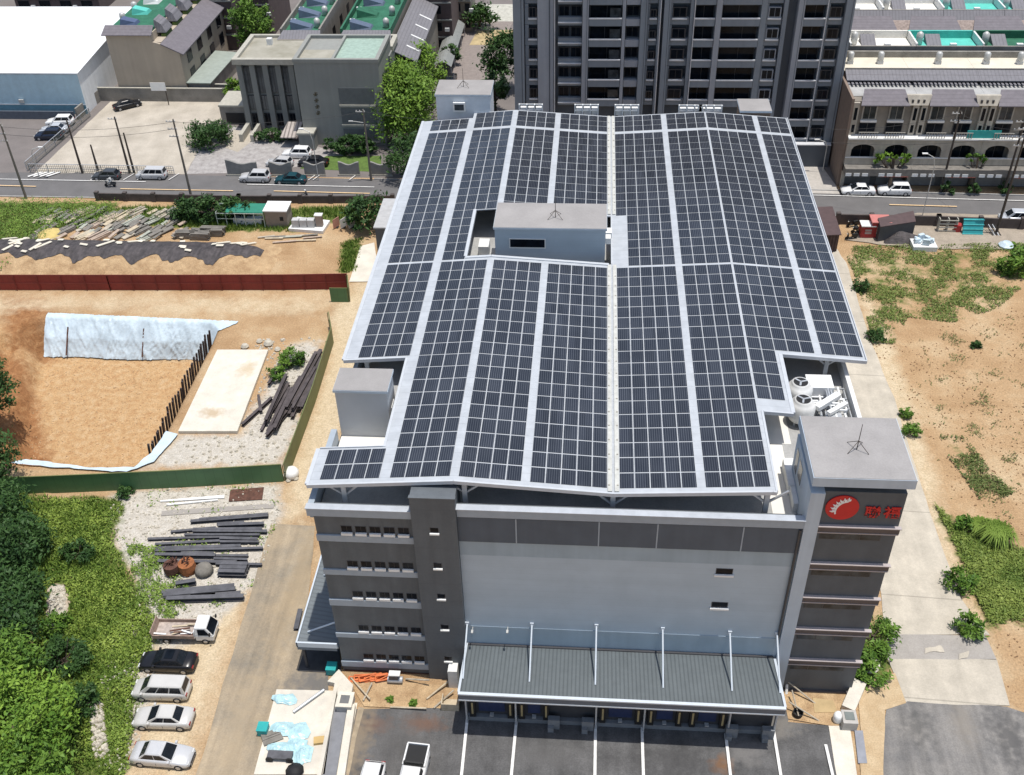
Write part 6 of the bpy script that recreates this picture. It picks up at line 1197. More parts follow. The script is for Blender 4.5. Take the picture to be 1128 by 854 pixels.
sheet('plastic_edge', G([(8, 511), (60, 517), (140, 522), (170, 511), (196, 480), (183, 477), (168, 500), (148, 517), (100, 517), (30, 508)]), plastic_b, jitter=.2, step=.5)
for k in range(38):
    f = k/37; y = 77.2+20.4*f; hh = U(-.1, .5); m = MB().hbeam((-44.85+.10*math.sin(k*2.1), y, -3.6), (-44.35+.10*math.sin(k*2.1), y, .55+hh), .17, .22, .05)
    one('sheet_pile', m, beam_b, 'rusty brown steel pile in the row along the right wall of the excavation', 'steel pile', 'steel piles along the excavation', loc=(-43.9, y, -3))
one('concrete_slab', MB().prism(G([(296, 388), (262, 478), (197, 478), (240, 388)]), .02, .38), conc_pale, 'large plain pale concrete slab between the steel piles and the beam heap', 'concrete slab', bevel=.02)
def beamset(lst, mat, label, group, zoff=.1):
    for (a, c, sz, z) in lst:
        p, q = g(*a, z), g(*c, z); m = MB().hbeam((*p, z+sz/2+.02), (*q, z+sz/2+.02), sz, sz*.95, .04); one('steel_beam', m, mat, label, 'steel beam', group)
random.seed(21)
B1 = []
for k in range(15):
    f = k/14; a = (290+42*f+U(-3, 3), 474-24*f+U(-14, 10)); L_ = U(35, 62); B1.append((a, (a[0]+L_*.50+U(-3, 3), a[1]-L_*1.0), U(.28, .42), .3*(k % 3)+.02*k))
B1 += [((267, 470), (300, 440), .35, .1), ((288, 455), (285, 437), .3, .2), ((294, 482), (318, 453), .42, .25), ((300, 410), (336, 395), .35, .5), ((296, 425), (312, 400), .35, .3), ((322, 462), (342, 415), .4, .1)]
beamset(B1, beam_b, 'dark rusty steel beam in the jumbled heap beside the concrete slab', 'steel beams in the heap by the slab')
def c3(x, y): return (100+x/4.34, 510+y/4.34)
rows = [((480, 290), (850, 262)), ((520, 278), (850, 252)), ((605, 300), (735, 292)), ((610, 308), (830, 300)), ((385, 338), (600, 318)), ((490, 325), (820, 322)), ((490, 335), (845, 338)), ((450, 352), (810, 352)), ((275, 372), (640, 362)), ((620, 370), (800, 375)), ((310, 397), (640, 380)), ((620, 385), (805, 385)), ((310, 420), (720, 407)), ((310, 428), (825, 415)), ((435, 435), (590, 440)), ((310, 448), (600, 452)), ((590, 452), (755, 452)), ((590, 465), (750, 470)), ((325, 480), (700, 485)), ((600, 490), (820, 494))]
beamset([(c3(*a), c3(*b_), .28 if i % 3 else .36, .1*(i % 2)) for i, (a, b_) in enumerate(rows)], beam_m, 'long dark grey steel beam lying on the pale gravel above the weeds', 'steel beams on the gravel')
rows = [((345, 632), (690, 600)), ((350, 645), (695, 615)), ((352, 652), (600, 640)), ((365, 662), (735, 650)), ((480, 655), (720, 636)), ((410, 590), (505, 575))]
beamset([(c3(*a), c3(*b_), .45, .05+.1*(i % 2)) for i, (a, b_) in enumerate(rows)], beam_m, 'long dark grey steel beam in the smaller stack above the flatbed truck', 'steel beams stacked by the truck')
one('steel_plate', MB().prism(G([c3(660, 188), c3(820, 178), c3(828, 120), c3(668, 132)]), .05, .12), rust, 'rust brown steel plate lying on the gravel by the green hoarding', 'steel plate')
one('white_board', MB().prism(G([c3(332, 190), c3(640, 172), c3(640, 158), c3(335, 184)]), .05, .15), white, 'long white board on the gravel, nearer the green hoarding', 'board'); one('white_board', MB().prism(G([c3(366, 208), c3(610, 184), c3(608, 178), c3(362, 200)]), .05, .16), offwhite, 'shorter white board on the gravel beside the longer one', 'board')
one('pale_slab', MB().prism(G([c3(335, 255), c3(875, 218), c3(880, 196), c3(340, 232)]), .02, .07), conc_grey, 'long pale grey slab on the gravel between white boards and steel beams', 'slab')
x, y = g(*c3(685, 525)); t = T('beam_bundle', 'short dark bundle of stacked steel sections at the end of the beams', 'steel bundle', (x, y, 0))
for k in range(3): part('section', beam_m, t, lambda b: b.hbeam((x-1.3, y-.5+k*.5, .2), (x+1.3, y-.45+k*.5, .2), .36, .4, .05)); part('section', beam_m, t, lambda b: b.hbeam((x-1.2, y-.45+k*.45, .58), (x+1.25, y-.4+k*.45, .58), .36, .4, .05))
def skip(px, lab_, mat, s=1.0):
    x, y = g(*px); t = T('scrap_bin', lab_, 'bin', (x, y, 0), 'rusty bins by the beams')
    part('bin', mat, t, lambda b: b.lathe(x, y, [(.62*s, .0), (.75*s, .5), (.7*s, 1.1*s), (.5*s, 1.15*s)], 14)); part('scrap', rust, t, lambda b: [b.bar((x+U(-.4, .4), y+U(-.4, .4), 1.0), (x+U(-.5, .5), y+U(-.5, .5), 1.6), .1, .1) for k in range(7)])
skip(c3(395, 525), 'dark rusty scrap bin left of the orange rusty one', rust); skip(c3(468, 520), 'orange rusty scrap bin heaped with scrap, right of the dark one', M('orange_rust', (.30, .11, .04), .9, var=.3, scale=3), 1.05)
x, y = g(*c3(545, 525)); one('wire_bundle', MB().lathe(x, y, [(.6, 0), (.85, .3), (.7, .7), (.2, .9)], 12), wood_g, 'grey bundle of wire between the rusty bin and the steel bundle', 'wire bundle', smooth=True)
x, y = g(321, 521, .5); m = MB().lathe(x, y, [(.5, 0), (.72, .25), (.75, .65), (.55, .95), (.2, 1.02)], 12); one('bulk_bag', m, white, 'white bulk bag slumped at the corner of the green and olive hoardings', 'bulk bag', smooth=True)
for px, s in (((312, 527), .4), ((326, 528), .3), ((318, 530), .28), ((270, 383), .5), ((296, 380), .6), ((306, 386), .4), ((286, 377), .4)):
    x, y = g(*px); m = MB(); m.lathe(x, y, [(s*.7, 0), (s, s*.4), (s*.6, s*.9), (s*.1, s)], 7); one('rubble', m, rockm, 'pale lump of rubble by the hoardings and concrete slab', 'rubble', 'rubble by the slab and hoardings')
# timber yard
random.seed(31)
SL = ['pale', 'weathered', 'grey']
def stack(px, L_, n, lay, ang, mat, i):
    x, y = g(*px); t = T('timber_stack', 'slanting stack of weathered sawn boards in the timber yard behind the black tarpaulin' if px[0] < 200 else 'dark grey block of stacked boards at the right end of the timber yard', 'timber stack', (x, y, 0), 'slanting timber stacks' if px[0] < 200 else 'dark timber blocks')
    c, s = math.cos(ang), math.sin(ang)
    for q in range(lay):
        for k in range(n):
            o = (k-(n-1)/2)*.34; cx, cy = x-s*o+U(-.15, .15)*c, y+c*o; l = L_*U(.8, 1.0)
            if q == lay-1 and random.random() < .25: continue
            part('board', mat, t, lambda b: b.cbox(cx, cy, .06+.17*q, l, .26, .13, ang+U(-.04, .04)))
mt = [wood_m, wood_l, wood_g, M('pink_timber', (.42, .33, .26), .9, var=.2), M('greenish_timber', (.36, .37, .31), .9, var=.2)]
pos = [(52, 243), (84, 236), (96, 234), (88, 246), (104, 250), (121, 243), (117, 256), (131, 250), (137, 240), (148, 246), (156, 255), (151, 235), (168, 244), (172, 256), (181, 238), (187, 249), (72, 256), (60, 262), (206, 262), (222, 262), (235, 258), (110, 262), (95, 261), (163, 262), (200, 240)]
for i, p in enumerate(pos): stack(p, U(2.4, 3.6), random.choice((3, 4, 5)), random.choice((1, 2, 3)) if p[0] < 200 else 6, R_(58)+U(-.12, .12) if p[0] < 200 else U(-.05, .05), mt[(i*3+i//4) % 5] if p[0] < 200 else wood_g, i)
for k in range(100):
    px = (U(40, 208), U(234, 263)); x, y = g(*px); a = R_(60)+U(-.22, .22); L_ = U(1.0, 2.4)/2; z = U(.1, .5); one('loose_board', MB().bar((x-L_*math.cos(a), y-L_*math.sin(a), z), (x+L_*math.cos(a), y+L_*math.sin(a), z+U(0, .2)), U(.4, .85), .12), (mt[k % 5] if k % 2 else wood_g), 'loose slanting board strewn between the timber stacks', 'board', 'loose boards in the timber yard')
x, y = g(56, 260); one('sand_heap', MB().lathe(x, y, [(2.2, 0), (1.4, .5), (.5, .8), (.1, .85)], 14), M('yellow_sand', (.55, .43, .16), 1, var=.15), 'small heap of yellow sand at the left of the timber yard', 'sand heap', smooth=True)
p0, p1 = g(240, 252), g(291, 254); x0, x1, y0 = p0[0], p1[0], p0[1]
t = T('open_shed', 'open steel framed shed with a green sheet roof beside the small hut', 'shed', ((x0+x1)/2, y0, 0))
part('roof', M('green_sheet', (.02, .20, .13), .5), t, lambda b: b.hexa([(x0+1.3, y0+.5, 2.2), (x1, y0+.5, 2.2), (x1, y0+2.4, 2.6), (x0+1.3, y0+2.4, 2.6)], [(x0+1.3, y0+.5, 2.27), (x1, y0+.5, 2.27), (x1, y0+2.4, 2.67), (x0+1.3, y0+2.4, 2.67)]))
frm = M('pale_green_frame', (.42, .48, .42), .6)
for k in range(6): xx = x0+(x1-x0)*k/5; part('post', frm, t, lambda b: b.cbox(xx, y0+.4, 0, .1, .1, 2.2)); part('post', frm, t, lambda b: b.cbox(xx, y0+2.45, 0, .1, .1, 2.6))
part('rail', frm, t, lambda b: b.box(x0, x1, y0+.36, y0+.44, 1.3, 1.38).box(x0, x1, y0+.36, y0+.44, 2.1, 2.18).box(x0, x1, y0+2.42, y0+2.5, 2.5, 2.6).box(x0-.04, x0+.04, y0+.44, y0+2.42, 2.2, 2.3)); part('tank', offwhite, t, lambda b: b.box(x0+2, x1-.6, y0+1.0, y0+2.0, .1, 1.0))
p0, p1 = g(294, 251), g(318, 251); x0, x1, y0 = p0[0], p1[0], p0[1]; t = T('site_hut', 'small stone coloured hut with a white flat roof in the timber yard', 'hut', ((x0+x1)/2, y0, 0))
part('wall', M('hut_wall', (.26, .22, .18), .9, var=.1), t, lambda b: b.box(x0, x1, y0, y0+2.6, 0, 2.5)); part('roof', white, t, lambda b: b.box(x0-.15, x1+.15, y0-.15, y0+2.75, 2.502, 2.65)); part('window', black_m, t, lambda b: b.box(x1-1.0, x1-.5, y0-.03, y0-.003, 1.1, 1.7))
x, y = g(337, 250); one('equipment_plinth', MB().prism(G([(318, 255), (356, 258), (364, 246), (328, 242)]), .02, .45), offwhite, 'white concrete base carrying three grey boxes beside the hut', 'plinth')
for k, px in enumerate((326, 334.5, 343)): x, y = g(px, 246, .9); one('cabinet', MB().cbox(x, y, .46, .95, .9, 1.1), M('cabinet_grey', (.5, .5, .49), .6), ['grey box on the white base nearest the hut', 'middle grey box of the three on the white base', 'grey box on the white base nearest the upright panel'][k], 'cabinet', 'grey boxes on the white base', bevel=.04)
x, y = g(353, 252); t = T('stone_pillar', 'stone pillar with a pale cap at the end of the white base', 'pillar', (x, y, 0)); part('shaft', M('pillar_stone', (.34, .27, .22), .9), t, lambda b: b.cbox(x, y, .46, .9, .6, 1.6)); part('cap', offwhite, t, lambda b: b.cbox(x, y, 2.062, 1.1, .8, .15))
for k, (px, mm) in enumerate(((371, M('faded_barrier', (.5, .26, .2), .7)), (379, offwhite), (388, offwhite))): x, y = g(px, 251); t = T('site_barrier', ['faded red site barrier panel standing by the sandy ramp', 'pale site barrier panel next to the red one', 'pale site barrier panel nearest the shrub'][k], 'barrier', (x, y, 0), 'site barriers'); part('panel', mm, t, lambda b: b.cbox(x, y, .15, 1.3, .06, 1.3, 1.1)); part('foot', black_m, t, lambda b: b.cbox(x, y, 0, .5, .5, .14))
for k in range(9): x, y = g(295+k*6+U(-3, 3), 264+U(-4, 4)); one('plank', MB().bar((x-U(1, 2), y-.2, .15), (x+U(1, 2), y+U(-.3, .3), .2), .3, .08), mt[k % 5], 'weathered plank in the low heap in front of the hut', 'plank', 'planks in front of the hut')
x, y = g(288, 318); one('concrete_block', MB().cbox(x, y, 0, .9, .5, .5), offwhite, 'single white block at the foot of the red hoarding', 'block')

# --- pale slab with debris beside the lane
def c5(x, y): return (280+x/6.375, 720+y/6.375)
one('washout_slab', MB().prism(G([c5(160, 262), c5(580, 272), c5(500, 860), c5(0, 860), c5(60, 640)]), .03, .22), conc_pale, 'pale concrete slab strewn with blue plastic beside the access lane', 'concrete slab', bevel=.02)
dr = T('drain_channel', 'grey drain channel with pale concrete edges beside the loading yard', 'drain', (*g(360, 820), 0))
a0, a1 = g(*c5(585, 380)), g(*c5(480, 1000)); part('channel', M('drain_floor', (.20, .205, .22), .8), dr, lambda b: b.bar((a0[0]+.3, a0[1], .12), (a1[0]+.3, a1[1], .12), 1.0, .2)); part('edge_wall', conc_pale, dr, lambda b: b.bar((a0[0]-.4, a0[1]+2, .3), (a1[0]-.4, a1[1], .3), .3, .55)); part('edge_wall', conc_pale, dr, lambda b: b.bar((a0[0]+1.2, a0[1], .3), (a1[0]+1.25, a1[1], .3), .55, .55))
x, y = g(*c5(640, 340), .6); pt = T('inspection_pit', 'square concrete inspection pit with an open top at the head of the drain', 'inspection pit', (x, y, 0)); part('pit_box', M('pit_box', (.46, .44, .41), .9), pt, lambda b: b.cbox(x, y, 0, 1.2, 1.3, .85)); part('pit_opening', M('pit_shade', (.16, .16, .16), .9), pt, lambda b: b.cbox(x, y, .852, .7, .75, .03)); part('rim', conc_pale, pt, lambda b: b.box(x-.65, x+.65, y-.7, y-.38, .852, .95).box(x-.65, x+.65, y+.38, y+.7, .852, .95).box(x-.65, x-.36, y-.38, y+.38, .852, .95).box(x+.36, x+.65, y-.38, y+.38, .852, .95))
one('concrete_wedge', MB().prism(G([c5(520, 225), c5(600, 140), c5(700, 250), c5(690, 300), c5(590, 320), c5(585, 240)]), .02, .55), conc_pale, 'low pale concrete wedge at the corner of the building by the drain', 'concrete kerb')
p, q = g(*c5(275, 410), .4), g(*c5(490, 255), .4); one('steel_pipe', MB().tube((*p, .4), (*q, .4), .12), steel_m, 'long grey steel pipe lying across the pale slab', 'pipe')
random.seed(77)
film = M('pale_blue_film', (.42, .62, .66), .3, var=.2, scale=1.5, bump=.4)
def crumple(px0, rx, ry, lab_, grp):
    x0, y0 = g(*px0); m = MB(); n, k0 = 12, 5; m.v.append((x0, y0, .55)); ph = U(0, 9)
    for a in range(1, k0+1):
        for i in range(n): th = 2*PI*i/n; rr_ = a/k0*(1+.45*mnoise.noise(Vector((math.cos(th)*1.5+ph, math.sin(th)*1.5, 0)))); xx, yy = x0+rx*rr_*math.cos(th), y0+ry*rr_*math.sin(th); m.v.append((xx, yy, .25+.34*(1-a/k0)+.16*abs(mnoise.noise(Vector((xx*2.5, yy*2.5, ph))))))
    for i in range(n): m.f.append((0, 1+i, 1+(i+1) % n))
    for a in range(k0-1):
        for i in range(n): m.f.append((1+a*n+i, 1+(a+1)*n+i, 1+(a+1)*n+(i+1) % n, 1+a*n+(i+1) % n))
    one('plastic_film', m, film, lab_, 'plastic film', grp)
for px, rx, ry, lb in ((c5(215, 335), 1.0, .55, 'small heap of pale blue film at the far end of the pale slab'), (c5(200, 545), 1.3, .7, 'crumpled pale blue film on the slab beside the teal crate'), (c5(310, 560), .9, .9, 'crumpled pale blue film at the middle right of the slab'), (c5(190, 690), 1.1, .7, 'large crumpled pale blue film above the dark trolley'), (c5(340, 720), .8, 1.0, 'crumpled pale blue film right of the dark trolley'), (c5(300, 650), .8, .6, 'crumpled pale blue film in the centre of the debris')): crumple(px, rx, ry, lb, 'blue film on the slab')
for px, lb in ((c5(70, 555), 'teal crate at the left edge of the pale slab'), (c5(550, 130), 'teal crate at the corner of the building under the side awning')): x, y = g(*px); t = T('teal_crate', lb, 'crate', (x, y, 0), 'teal crates'); part('crate', teal_m, t, lambda b: b.cbox(x, y, .1, .75, .8, .65)); part('rim', teal_m, t, lambda b: b.cbox(x, y, .752, .82, .86, .06))
x, y = g(*c5(130, 600)); one('pallet', MB().cbox(x, y, .23, 1.5, 1.1, .12, .5).cbox(x, y, .36, 1.4, .2, .05, .5).cbox(x+.2, y+.3, .36, 1.4, .2, .05, .5), wood_g, 'grey brown pallet between the teal crate and blue film', 'pallet')
x, y = g(*c5(190, 745)); t = T('trolley', 'dark trolley with wheels half covered by blue film', 'trolley', (x, y, 0)); part('tray', beam_m, t, lambda b: b.cbox(x, y, .55, 1.9, .7, .12)); part('wheel', tyre_m, t, lambda b: b.hexa([(x-.75+.28*math.cos(2*PI*i/12), y-.42, .5+.28*math.sin(2*PI*i/12)) for i in range(12)], [(x-.75+.28*math.cos(2*PI*i/12), y-.32, .5+.28*math.sin(2*PI*i/12)) for i in range(12)])); part('wheel', tyre_m, t, lambda b: b.hexa([(x+.8+.28*math.cos(2*PI*i/12), y-.42, .5+.28*math.sin(2*PI*i/12)) for i in range(12)], [(x+.8+.28*math.cos(2*PI*i/12), y-.32, .5+.28*math.sin(2*PI*i/12)) for i in range(12)]))
p, q = g(331, 672, .2), g(326, 694, .2); one('dark_beam', MB().hbeam((*p, .2), (*q, .2), .35, .4, .05), beam_m, 'short dark beam lying on the lane beside the side awning', 'steel beam')
x, y = g(*c5(460, 630)); one('cardboard', MB().cbox(x, y, .23, .8, .6, .25, .2), M('cardboard', (.52, .36, .15), .9), 'tan cardboard box on the pale slab beside the drain', 'box')
x, y = g(*c5(290, 845)); one('dark_sack', MB().lathe(x, y, [(.6, .22), (.7, .4), (.3, .65), (.05, .7)], 10), black_m, 'dark sack on the slab at the bottom edge of the photo', 'sack', smooth=True)
# orange pipe barriers along the front wall
for k in range(7):
    x, y = g(394+k*6, 751.5+U(-1.5, 1.5)); t = T('orange_frame', 'orange pipe barrier frame in the heap at the foot of the office wall', 'barrier', (x, y, 0), 'orange barrier frames'); a = U(-.4, .4); c, s = math.cos(a), math.sin(a); z0 = .1+.1*(k % 3); P_ = lambda u, h_: (x+c*u-s*h_*.7, y+s*u+c*h_*.7, z0+h_*.35)
    part('tube', orange_m, t, lambda b: b.tube(P_(-.7, 0), P_(.7, 0), .06).tube(P_(.7, 0), P_(.7, .5), .06).tube(P_(.7, .5), P_(-.7, .5), .06).tube(P_(-.7, .5), P_(-.7, 0), .06)); part('cross_tube', orange_m, t, lambda b: b.tube(P_(-.7, 0), P_(.7, .5), .05))
x, y = g(436, 752); t = T('compressor', 'small grey compressor standing at the foot of the office wall', 'compressor', (x, y, 0)); part('tank', steel_m, t, lambda b: b.tube((x-.6, y, .4), (x+.6, y, .4), .28, .28, 12)); part('motor', beam_m, t, lambda b: b.cbox(x-.1, y, .6, .7, .45, .5)); part('cover', offwhite, t, lambda b: b.cbox(x, y, 1.102, .9, .5, .12))
for k, (a, c, z) in enumerate((((447, 748), (473, 751), .6), ((470, 770), (503, 745), .5), ((478, 780), (500, 762), .4), ((385, 745), (408, 772), .2), ((400, 772), (410, 754), .2), ((430, 779), (470, 782), .15))): p, q = g(*a, .2), g(*c, z); one('timber_pole', MB().tube((*p, .2), (*q, z+.2), .07), [wood_m, wood_l][k % 2], 'timber pole lying on the soil strip below the office wall', 'timber pole', 'timber poles on the soil strip')
x, y = g(497, 778); t = T('timber_crate', 'raw timber crate standing beside the left end of the loading awning', 'crate', (x, y, 0)); part('side', wood_l, t, lambda b: b.box(x-.7, x+.7, y-.5, y-.42, .1, .9).box(x-.7, x-.62, y-.41, y+.5, .1, .9).box(x+.62, x+.7, y-.41, y+.5, .1, .9)); part('floor', wood_l, t, lambda b: b.box(x-.6, x+.6, y-.4, y+.5, .1, .2))
x0, z0 = v(502, 735, 51.2); one('stacked_panels', MB().box(x0-.45, x0+.25, 50.2, 51.3, .05, 2.2).box(x0-.5, x0-.46, 50.2, 51.3, .05, 2.1), offwhite, 'stack of white panels leaning upright beside the loading awning', 'panel stack')
# --- right corner clutter by the sign tower
x, y = g(935, 793, .6); t = T('concrete_box', 'grey concrete box with a recessed lid beside the white barrel', 'concrete box', (x, y, 0)); part('box', M('box_concrete', (.44, .42, .39), .9), t, lambda b: b.cbox(x, y, 0, 1.1, 1.2, 1.0)); part('lid', M('lid_green', (.17, .19, .18), .8), t, lambda b: b.cbox(x, y+.05, 1.002, .7, .7, .04))
x, y = g(923, 791, .4); one('white_barrel', MB().lathe(x, y, [(.33, 0), (.38, .3), (.38, .7), (.3, .9), (.12, .95)], 14), white, 'small white barrel left of the concrete box', 'barrel', smooth=True)
p, q = g(947, 752, .5), g(934, 782, .4); one('concrete_duct', MB().bar((*p, .45), (*q, .35), 1.0, .6), conc_pale, 'pale concrete duct running from the sign tower to the concrete box', 'duct')
x, y = g(957, 731, .5); one('round_lid', MB().lathe(x, y, [(.85, .35), (.9, .42), (.85, .5), (.1, .52)], 18), conc_pale, 'pale round lid lying in the bush beside the sign tower', 'lid')
x, y = g(879, 786, .3); one('black_bucket', MB().lathe(x, y, [(.34, 0), (.4, .5), (.36, .5), (.3, .1)], 14), black_m, 'black bucket on the soil by the right end of the awning', 'bucket')
for k, (a, c) in enumerate((((868, 753), (898, 775)), ((869, 775), (902, 794)), ((872, 762), (880, 790)))): p, q = g(*a, .8), g(*c, .1); one('bamboo_pole', MB().tube((*p, 1.0), (*q, .1), .06), wood_m, 'slanting bamboo pole at the right end of the loading awning', 'bamboo pole', 'bamboo poles by the awning')
one('timber_board', MB().prism(G([(895, 770), (918, 773), (922, 786), (897, 786)]), .05, .14), M('soil_board', (.46, .34, .18), .95), 'tan board lying on the soil in front of the sign tower', 'board'); one('grey_board', MB().prism(G([(941, 806), (950, 806), (955, 842), (945, 842)]), .05, .15), M('grey_board', (.26, .27, .30), .8), 'long grey board on the pale margin at the right of the yard', 'board'); 
x0, y0 = g(866, 765); one('white_post', MB().tube((x0, y0, 0), (x0+.1, y0+1.5, 2.2), .12), offwhite, 'white pipe standing at the right end of the awning', 'pipe')

# --- scrap yard on the right
q = [g(893, 229, 2.6), g(917, 228, 2.6), g(927, 259, 2.6), g(905, 260, 2.6)]; t = T('maroon_shed', 'slatted shed with a flat maroon roof tucked beside the solar canopy', 'shed', (q[0][0]+2, q[2][1], 0))
mar = M('maroon_roof', (.085, .055, .055), .8, var=.15); part('roof', mar, t, lambda b: b.prism(q, 2.55, 2.68)); part('wall', M('slatted_wall', (.08, .05, .045), .9, var=.3, stripe=((1, 0, 0), .4, .4, .5)), t, lambda b: b.prism([(q[0][0]+.2, q[0][1]-.2), (q[1][0]-.2, q[1][1]-.2), (q[2][0]-.2, q[2][1]+.2), (q[3][0]+.2, q[3][1]+.2)], 0, 2.54))
for k, (px, s, lb) in enumerate((((968, 263), 1.0, 'red site booth with a pale red roof, larger of the two'), ((955, 264), .75, 'small red site booth with a white roof, left of the larger'))):
    x, y = g(*px); t = T('red_booth', lb, 'booth', (x, y, 0), 'red booths'); part('wall', M('booth_red', (.36, .03, .03), .6, var=.15), t, lambda b: b.cbox(x, y+1, 0, 2.3*s, 2.0*s, 2.3*s)); part('roof', M('booth_roof', (.5, .18, .16), .6) if k == 0 else offwhite, t, lambda b: b.cbox(x, y+1, 2.302*s, 2.5*s, 2.2*s, .12)); part('window', M('booth_window', (.42, .36, .34), .5), t, lambda b: b.box(x-.5*s, x+.6*s, y+1-1.0*s-.04, y+1-1.0*s-.003, .7, 1.8*s)); part('window_bar', M('booth_red', (.36, .03, .03)), t, lambda b: [b.box(x-.55*s, x+.65*s, y+1-1.0*s-.07, y+1-1.0*s-.042, z, z+.08) for z in (1.0, 1.4)])
q = [g(967, 241, 2.6), g(1006, 233, 2.6), g(1009, 244, 2.3), g(970, 250, 2.3)]; t = T('lean_to', 'dark shed with a slanting brown roof and a white door panel in the scrap yard', 'shed', (q[2][0], q[2][1], 0))
part('roof', mar, t, lambda b: b.hexa([(a, c, z) for (a, c), z in zip(q, (2.6, 2.6, 2.2, 2.2))], [(a, c, z+.1) for (a, c), z in zip(q, (2.6, 2.6, 2.2, 2.2))])); part('wall', M('dark_sheet', (.06, .06, .065), .8), t, lambda b: b.hexa([(a, c, 0) for a, c in q], [(a, c, z-.02) for (a, c), z in zip(q, (2.6, 2.6, 2.2, 2.2))])); xd, yd = g(990, 258, .9); part('door', offwhite, t, lambda b: b.box(xd-.9, xd+.9, q[2][1]-.12, q[2][1]-.03, .05, 1.9))
x, y = g(992, 266); m = MB(); m.hexa([(x-2.6, y-1, 0), (x+2.6, y-1, 0), (x+2.7, y+1, 0), (x-2.0, y+1, 0)], [(x-.9, y-.3, .9), (x+2.3, y-.6, .5), (x+2.2, y+.7, .6), (x-.3, y+.8, 1.3)]); one('tarp_heap', m, tarp_blk, 'black tarpaulin heap in front of the slanting brown roof', 'heap', bevel=.1)
x, y = g(1017, 270, .4); t = T('junk_tub', 'grey white tub heaped with pale junk beside the tarpaulin heap', 'tub', (x, y, 0)); part('tub', offwhite, t, lambda b: b.cbox(x, y, 0, 3.0, 2.2, .7)); part('junk', plastic_b, t, lambda b: [b.cbox(x+U(-1, 1), y+U(-.7, .7), .70+.02*k, U(.4, .9), U(.3, .8), U(.3, .8), U(0, 3)) for k in range(9)])
x, y = g(1044, 252, .6); t = T('crate_rack', 'pale slatted rack before the dark wall, left of the red drum', 'rack', (x, y, 0)); part('frame', coping_w, t, lambda b: [b.box(x-1.2, x+1.2, y, y+.1, .2+k*.5, .3+k*.5) for k in range(4)]+[b.box(x-1.2+k*1.15, x-1.1+k*1.15, y+.1, y+.8, .1, 1.9) for k in range(3)])
x, y = g(1054, 255); one('red_drum', MB().lathe(x, y, [(.45, 0), (.48, .1), (.48, 1.0), (.44, 1.1)], 14), M('booth_red', (.36, .03, .03)), 'red drum between the slatted rack and teal rack', 'drum')
p, q_ = g(1060, 259), g(1082, 259); t = T('teal_rack', 'bright teal shelving panel leaning before the dark wall', 'rack', ((p[0]+q_[0])/2, p[1], 0)); part('panel', M('teal_bright', (.03, .30, .32), .5), t, lambda b: b.hexa([(p[0], p[1], .1), (q_[0], p[1], .1), (q_[0], p[1]+.2, .1), (p[0], p[1]+.2, .1)], [(p[0], p[1]+.8, 1.9), (q_[0], p[1]+.8, 1.9), (q_[0], p[1]+1.0, 1.9), (p[0], p[1]+1.0, 1.9)])); part('slat', M('teal_pale', (.08, .45, .45), .5), t, lambda b: [b.bar((p[0]-.05, p[1]+.8*f-.05, .1+1.8*f), (q_[0]+.05, p[1]+.8*f-.05, .1+1.8*f), .1, .1) for f in (.03, .35, .65, .97)])
for k in range(5): x, y = g(1087+k*2.2, 258); one('scrap_bar', MB().bar((x, y+1, .9), (x+.6, y-.6, .1), .1, .06), [black_m, steel_m][k % 2], 'scrap bar leaning between the teal rack and the tall dark pole', 'scrap bar', 'scrap bars by the teal rack')
x, y = g(1108, 272); one('blue_bundle', MB().lathe(x, y, [(.9, 0), (1.0, .3), (.5, .7), (.1, .75)], 9), plastic_b, 'pale blue bundle lying at the gravel edge below the tall dark pole', 'bundle')
for k in range(8): x, y = g(U(935, 955), U(243, 262)); one('white_sack', MB().lathe(x, y, [(.3, 0), (.42, .15), (.25, .4), (.05, .45)], 8), [offwhite, black_m][k % 2], 'sack lying between the maroon shed and the red booths', 'sack', 'sacks by the red booths', smooth=True)

# ================================================================== VEGETATION
def crown(m, c, rx, ry, rz, n, size, clumps):
    cs = []
    for k in range(clumps):
        th, u = U(0, 2*PI), U(-.75, 1); s = math.sqrt(1-u*u); f = U(.55, 1.0); cs.append((Vector((c[0]+rx*f*s*math.cos(th), c[1]+ry*f*s*math.sin(th), c[2]+rz*f*u)), U(.0, 1.0), U(.22, .40)))
    for i in range(n):
        q, tt, sp = cs[i % clumps]; r_ = sp*min(rx, ry); p = q+Vector((random.gauss(0, .5)*r_, random.gauss(0, .5)*r_, random.gauss(0, .4)*r_)); m.leaf(p, size*(U(.4, 1.1) if random.random() < .7 else U(1.0, 1.8)), max(0, min(1, tt*.72+U(0, .32))), .3)
def tree(c, rx, rz, label, leafm, n=2600, size=.42, clumps=42, name='tree', group=None, ry=None, cat='tree', base=None):
    x, y, z = c; ry = ry or rx; bx, by = base or (x, y); t = T(name, label, cat, (bx, by, 0), group)
    m = MB(); m.tube((bx, by, -.1), (x, y, z), .09*rx, .05*rx)
    for k in range(7): a = 2*PI*k/7+U(-.3, .3); m.tube((bx+(x-bx)*.5, by+(y-by)*.5, z*.5), (x+rx*.7*math.cos(a), y+ry*.7*math.sin(a), z+U(-.2, .6)*rz), .035*rx, .012*rx, 5)
    m.build('trunk', bark, t); m = MB(); crown(m, c, rx, ry, rz, n, size, clumps); m.build('crown', leafm, t); return t
random.seed(41)
def at(px, z): return (*g(*px, z), z)
tree(at((441, 110), 5.5), 5.4, 5.2, 'big bright green tree between the grey office block and the solar roof', leafmat('leaf_street_tree', (.045, .115, .014), (.20, .32, .045)), 14500, .36, 130, ry=8.0); tree(at((462, 78), 5), 4.2, 4.0, 'yellow green tree behind the big bright tree', leaf_c, 3600, .38, 46); tree(at((455, 172), 3.2), 4.2, 3.0, 'dark green tree under the big bright one by the road', leaf_b, 4200, .32, 50)
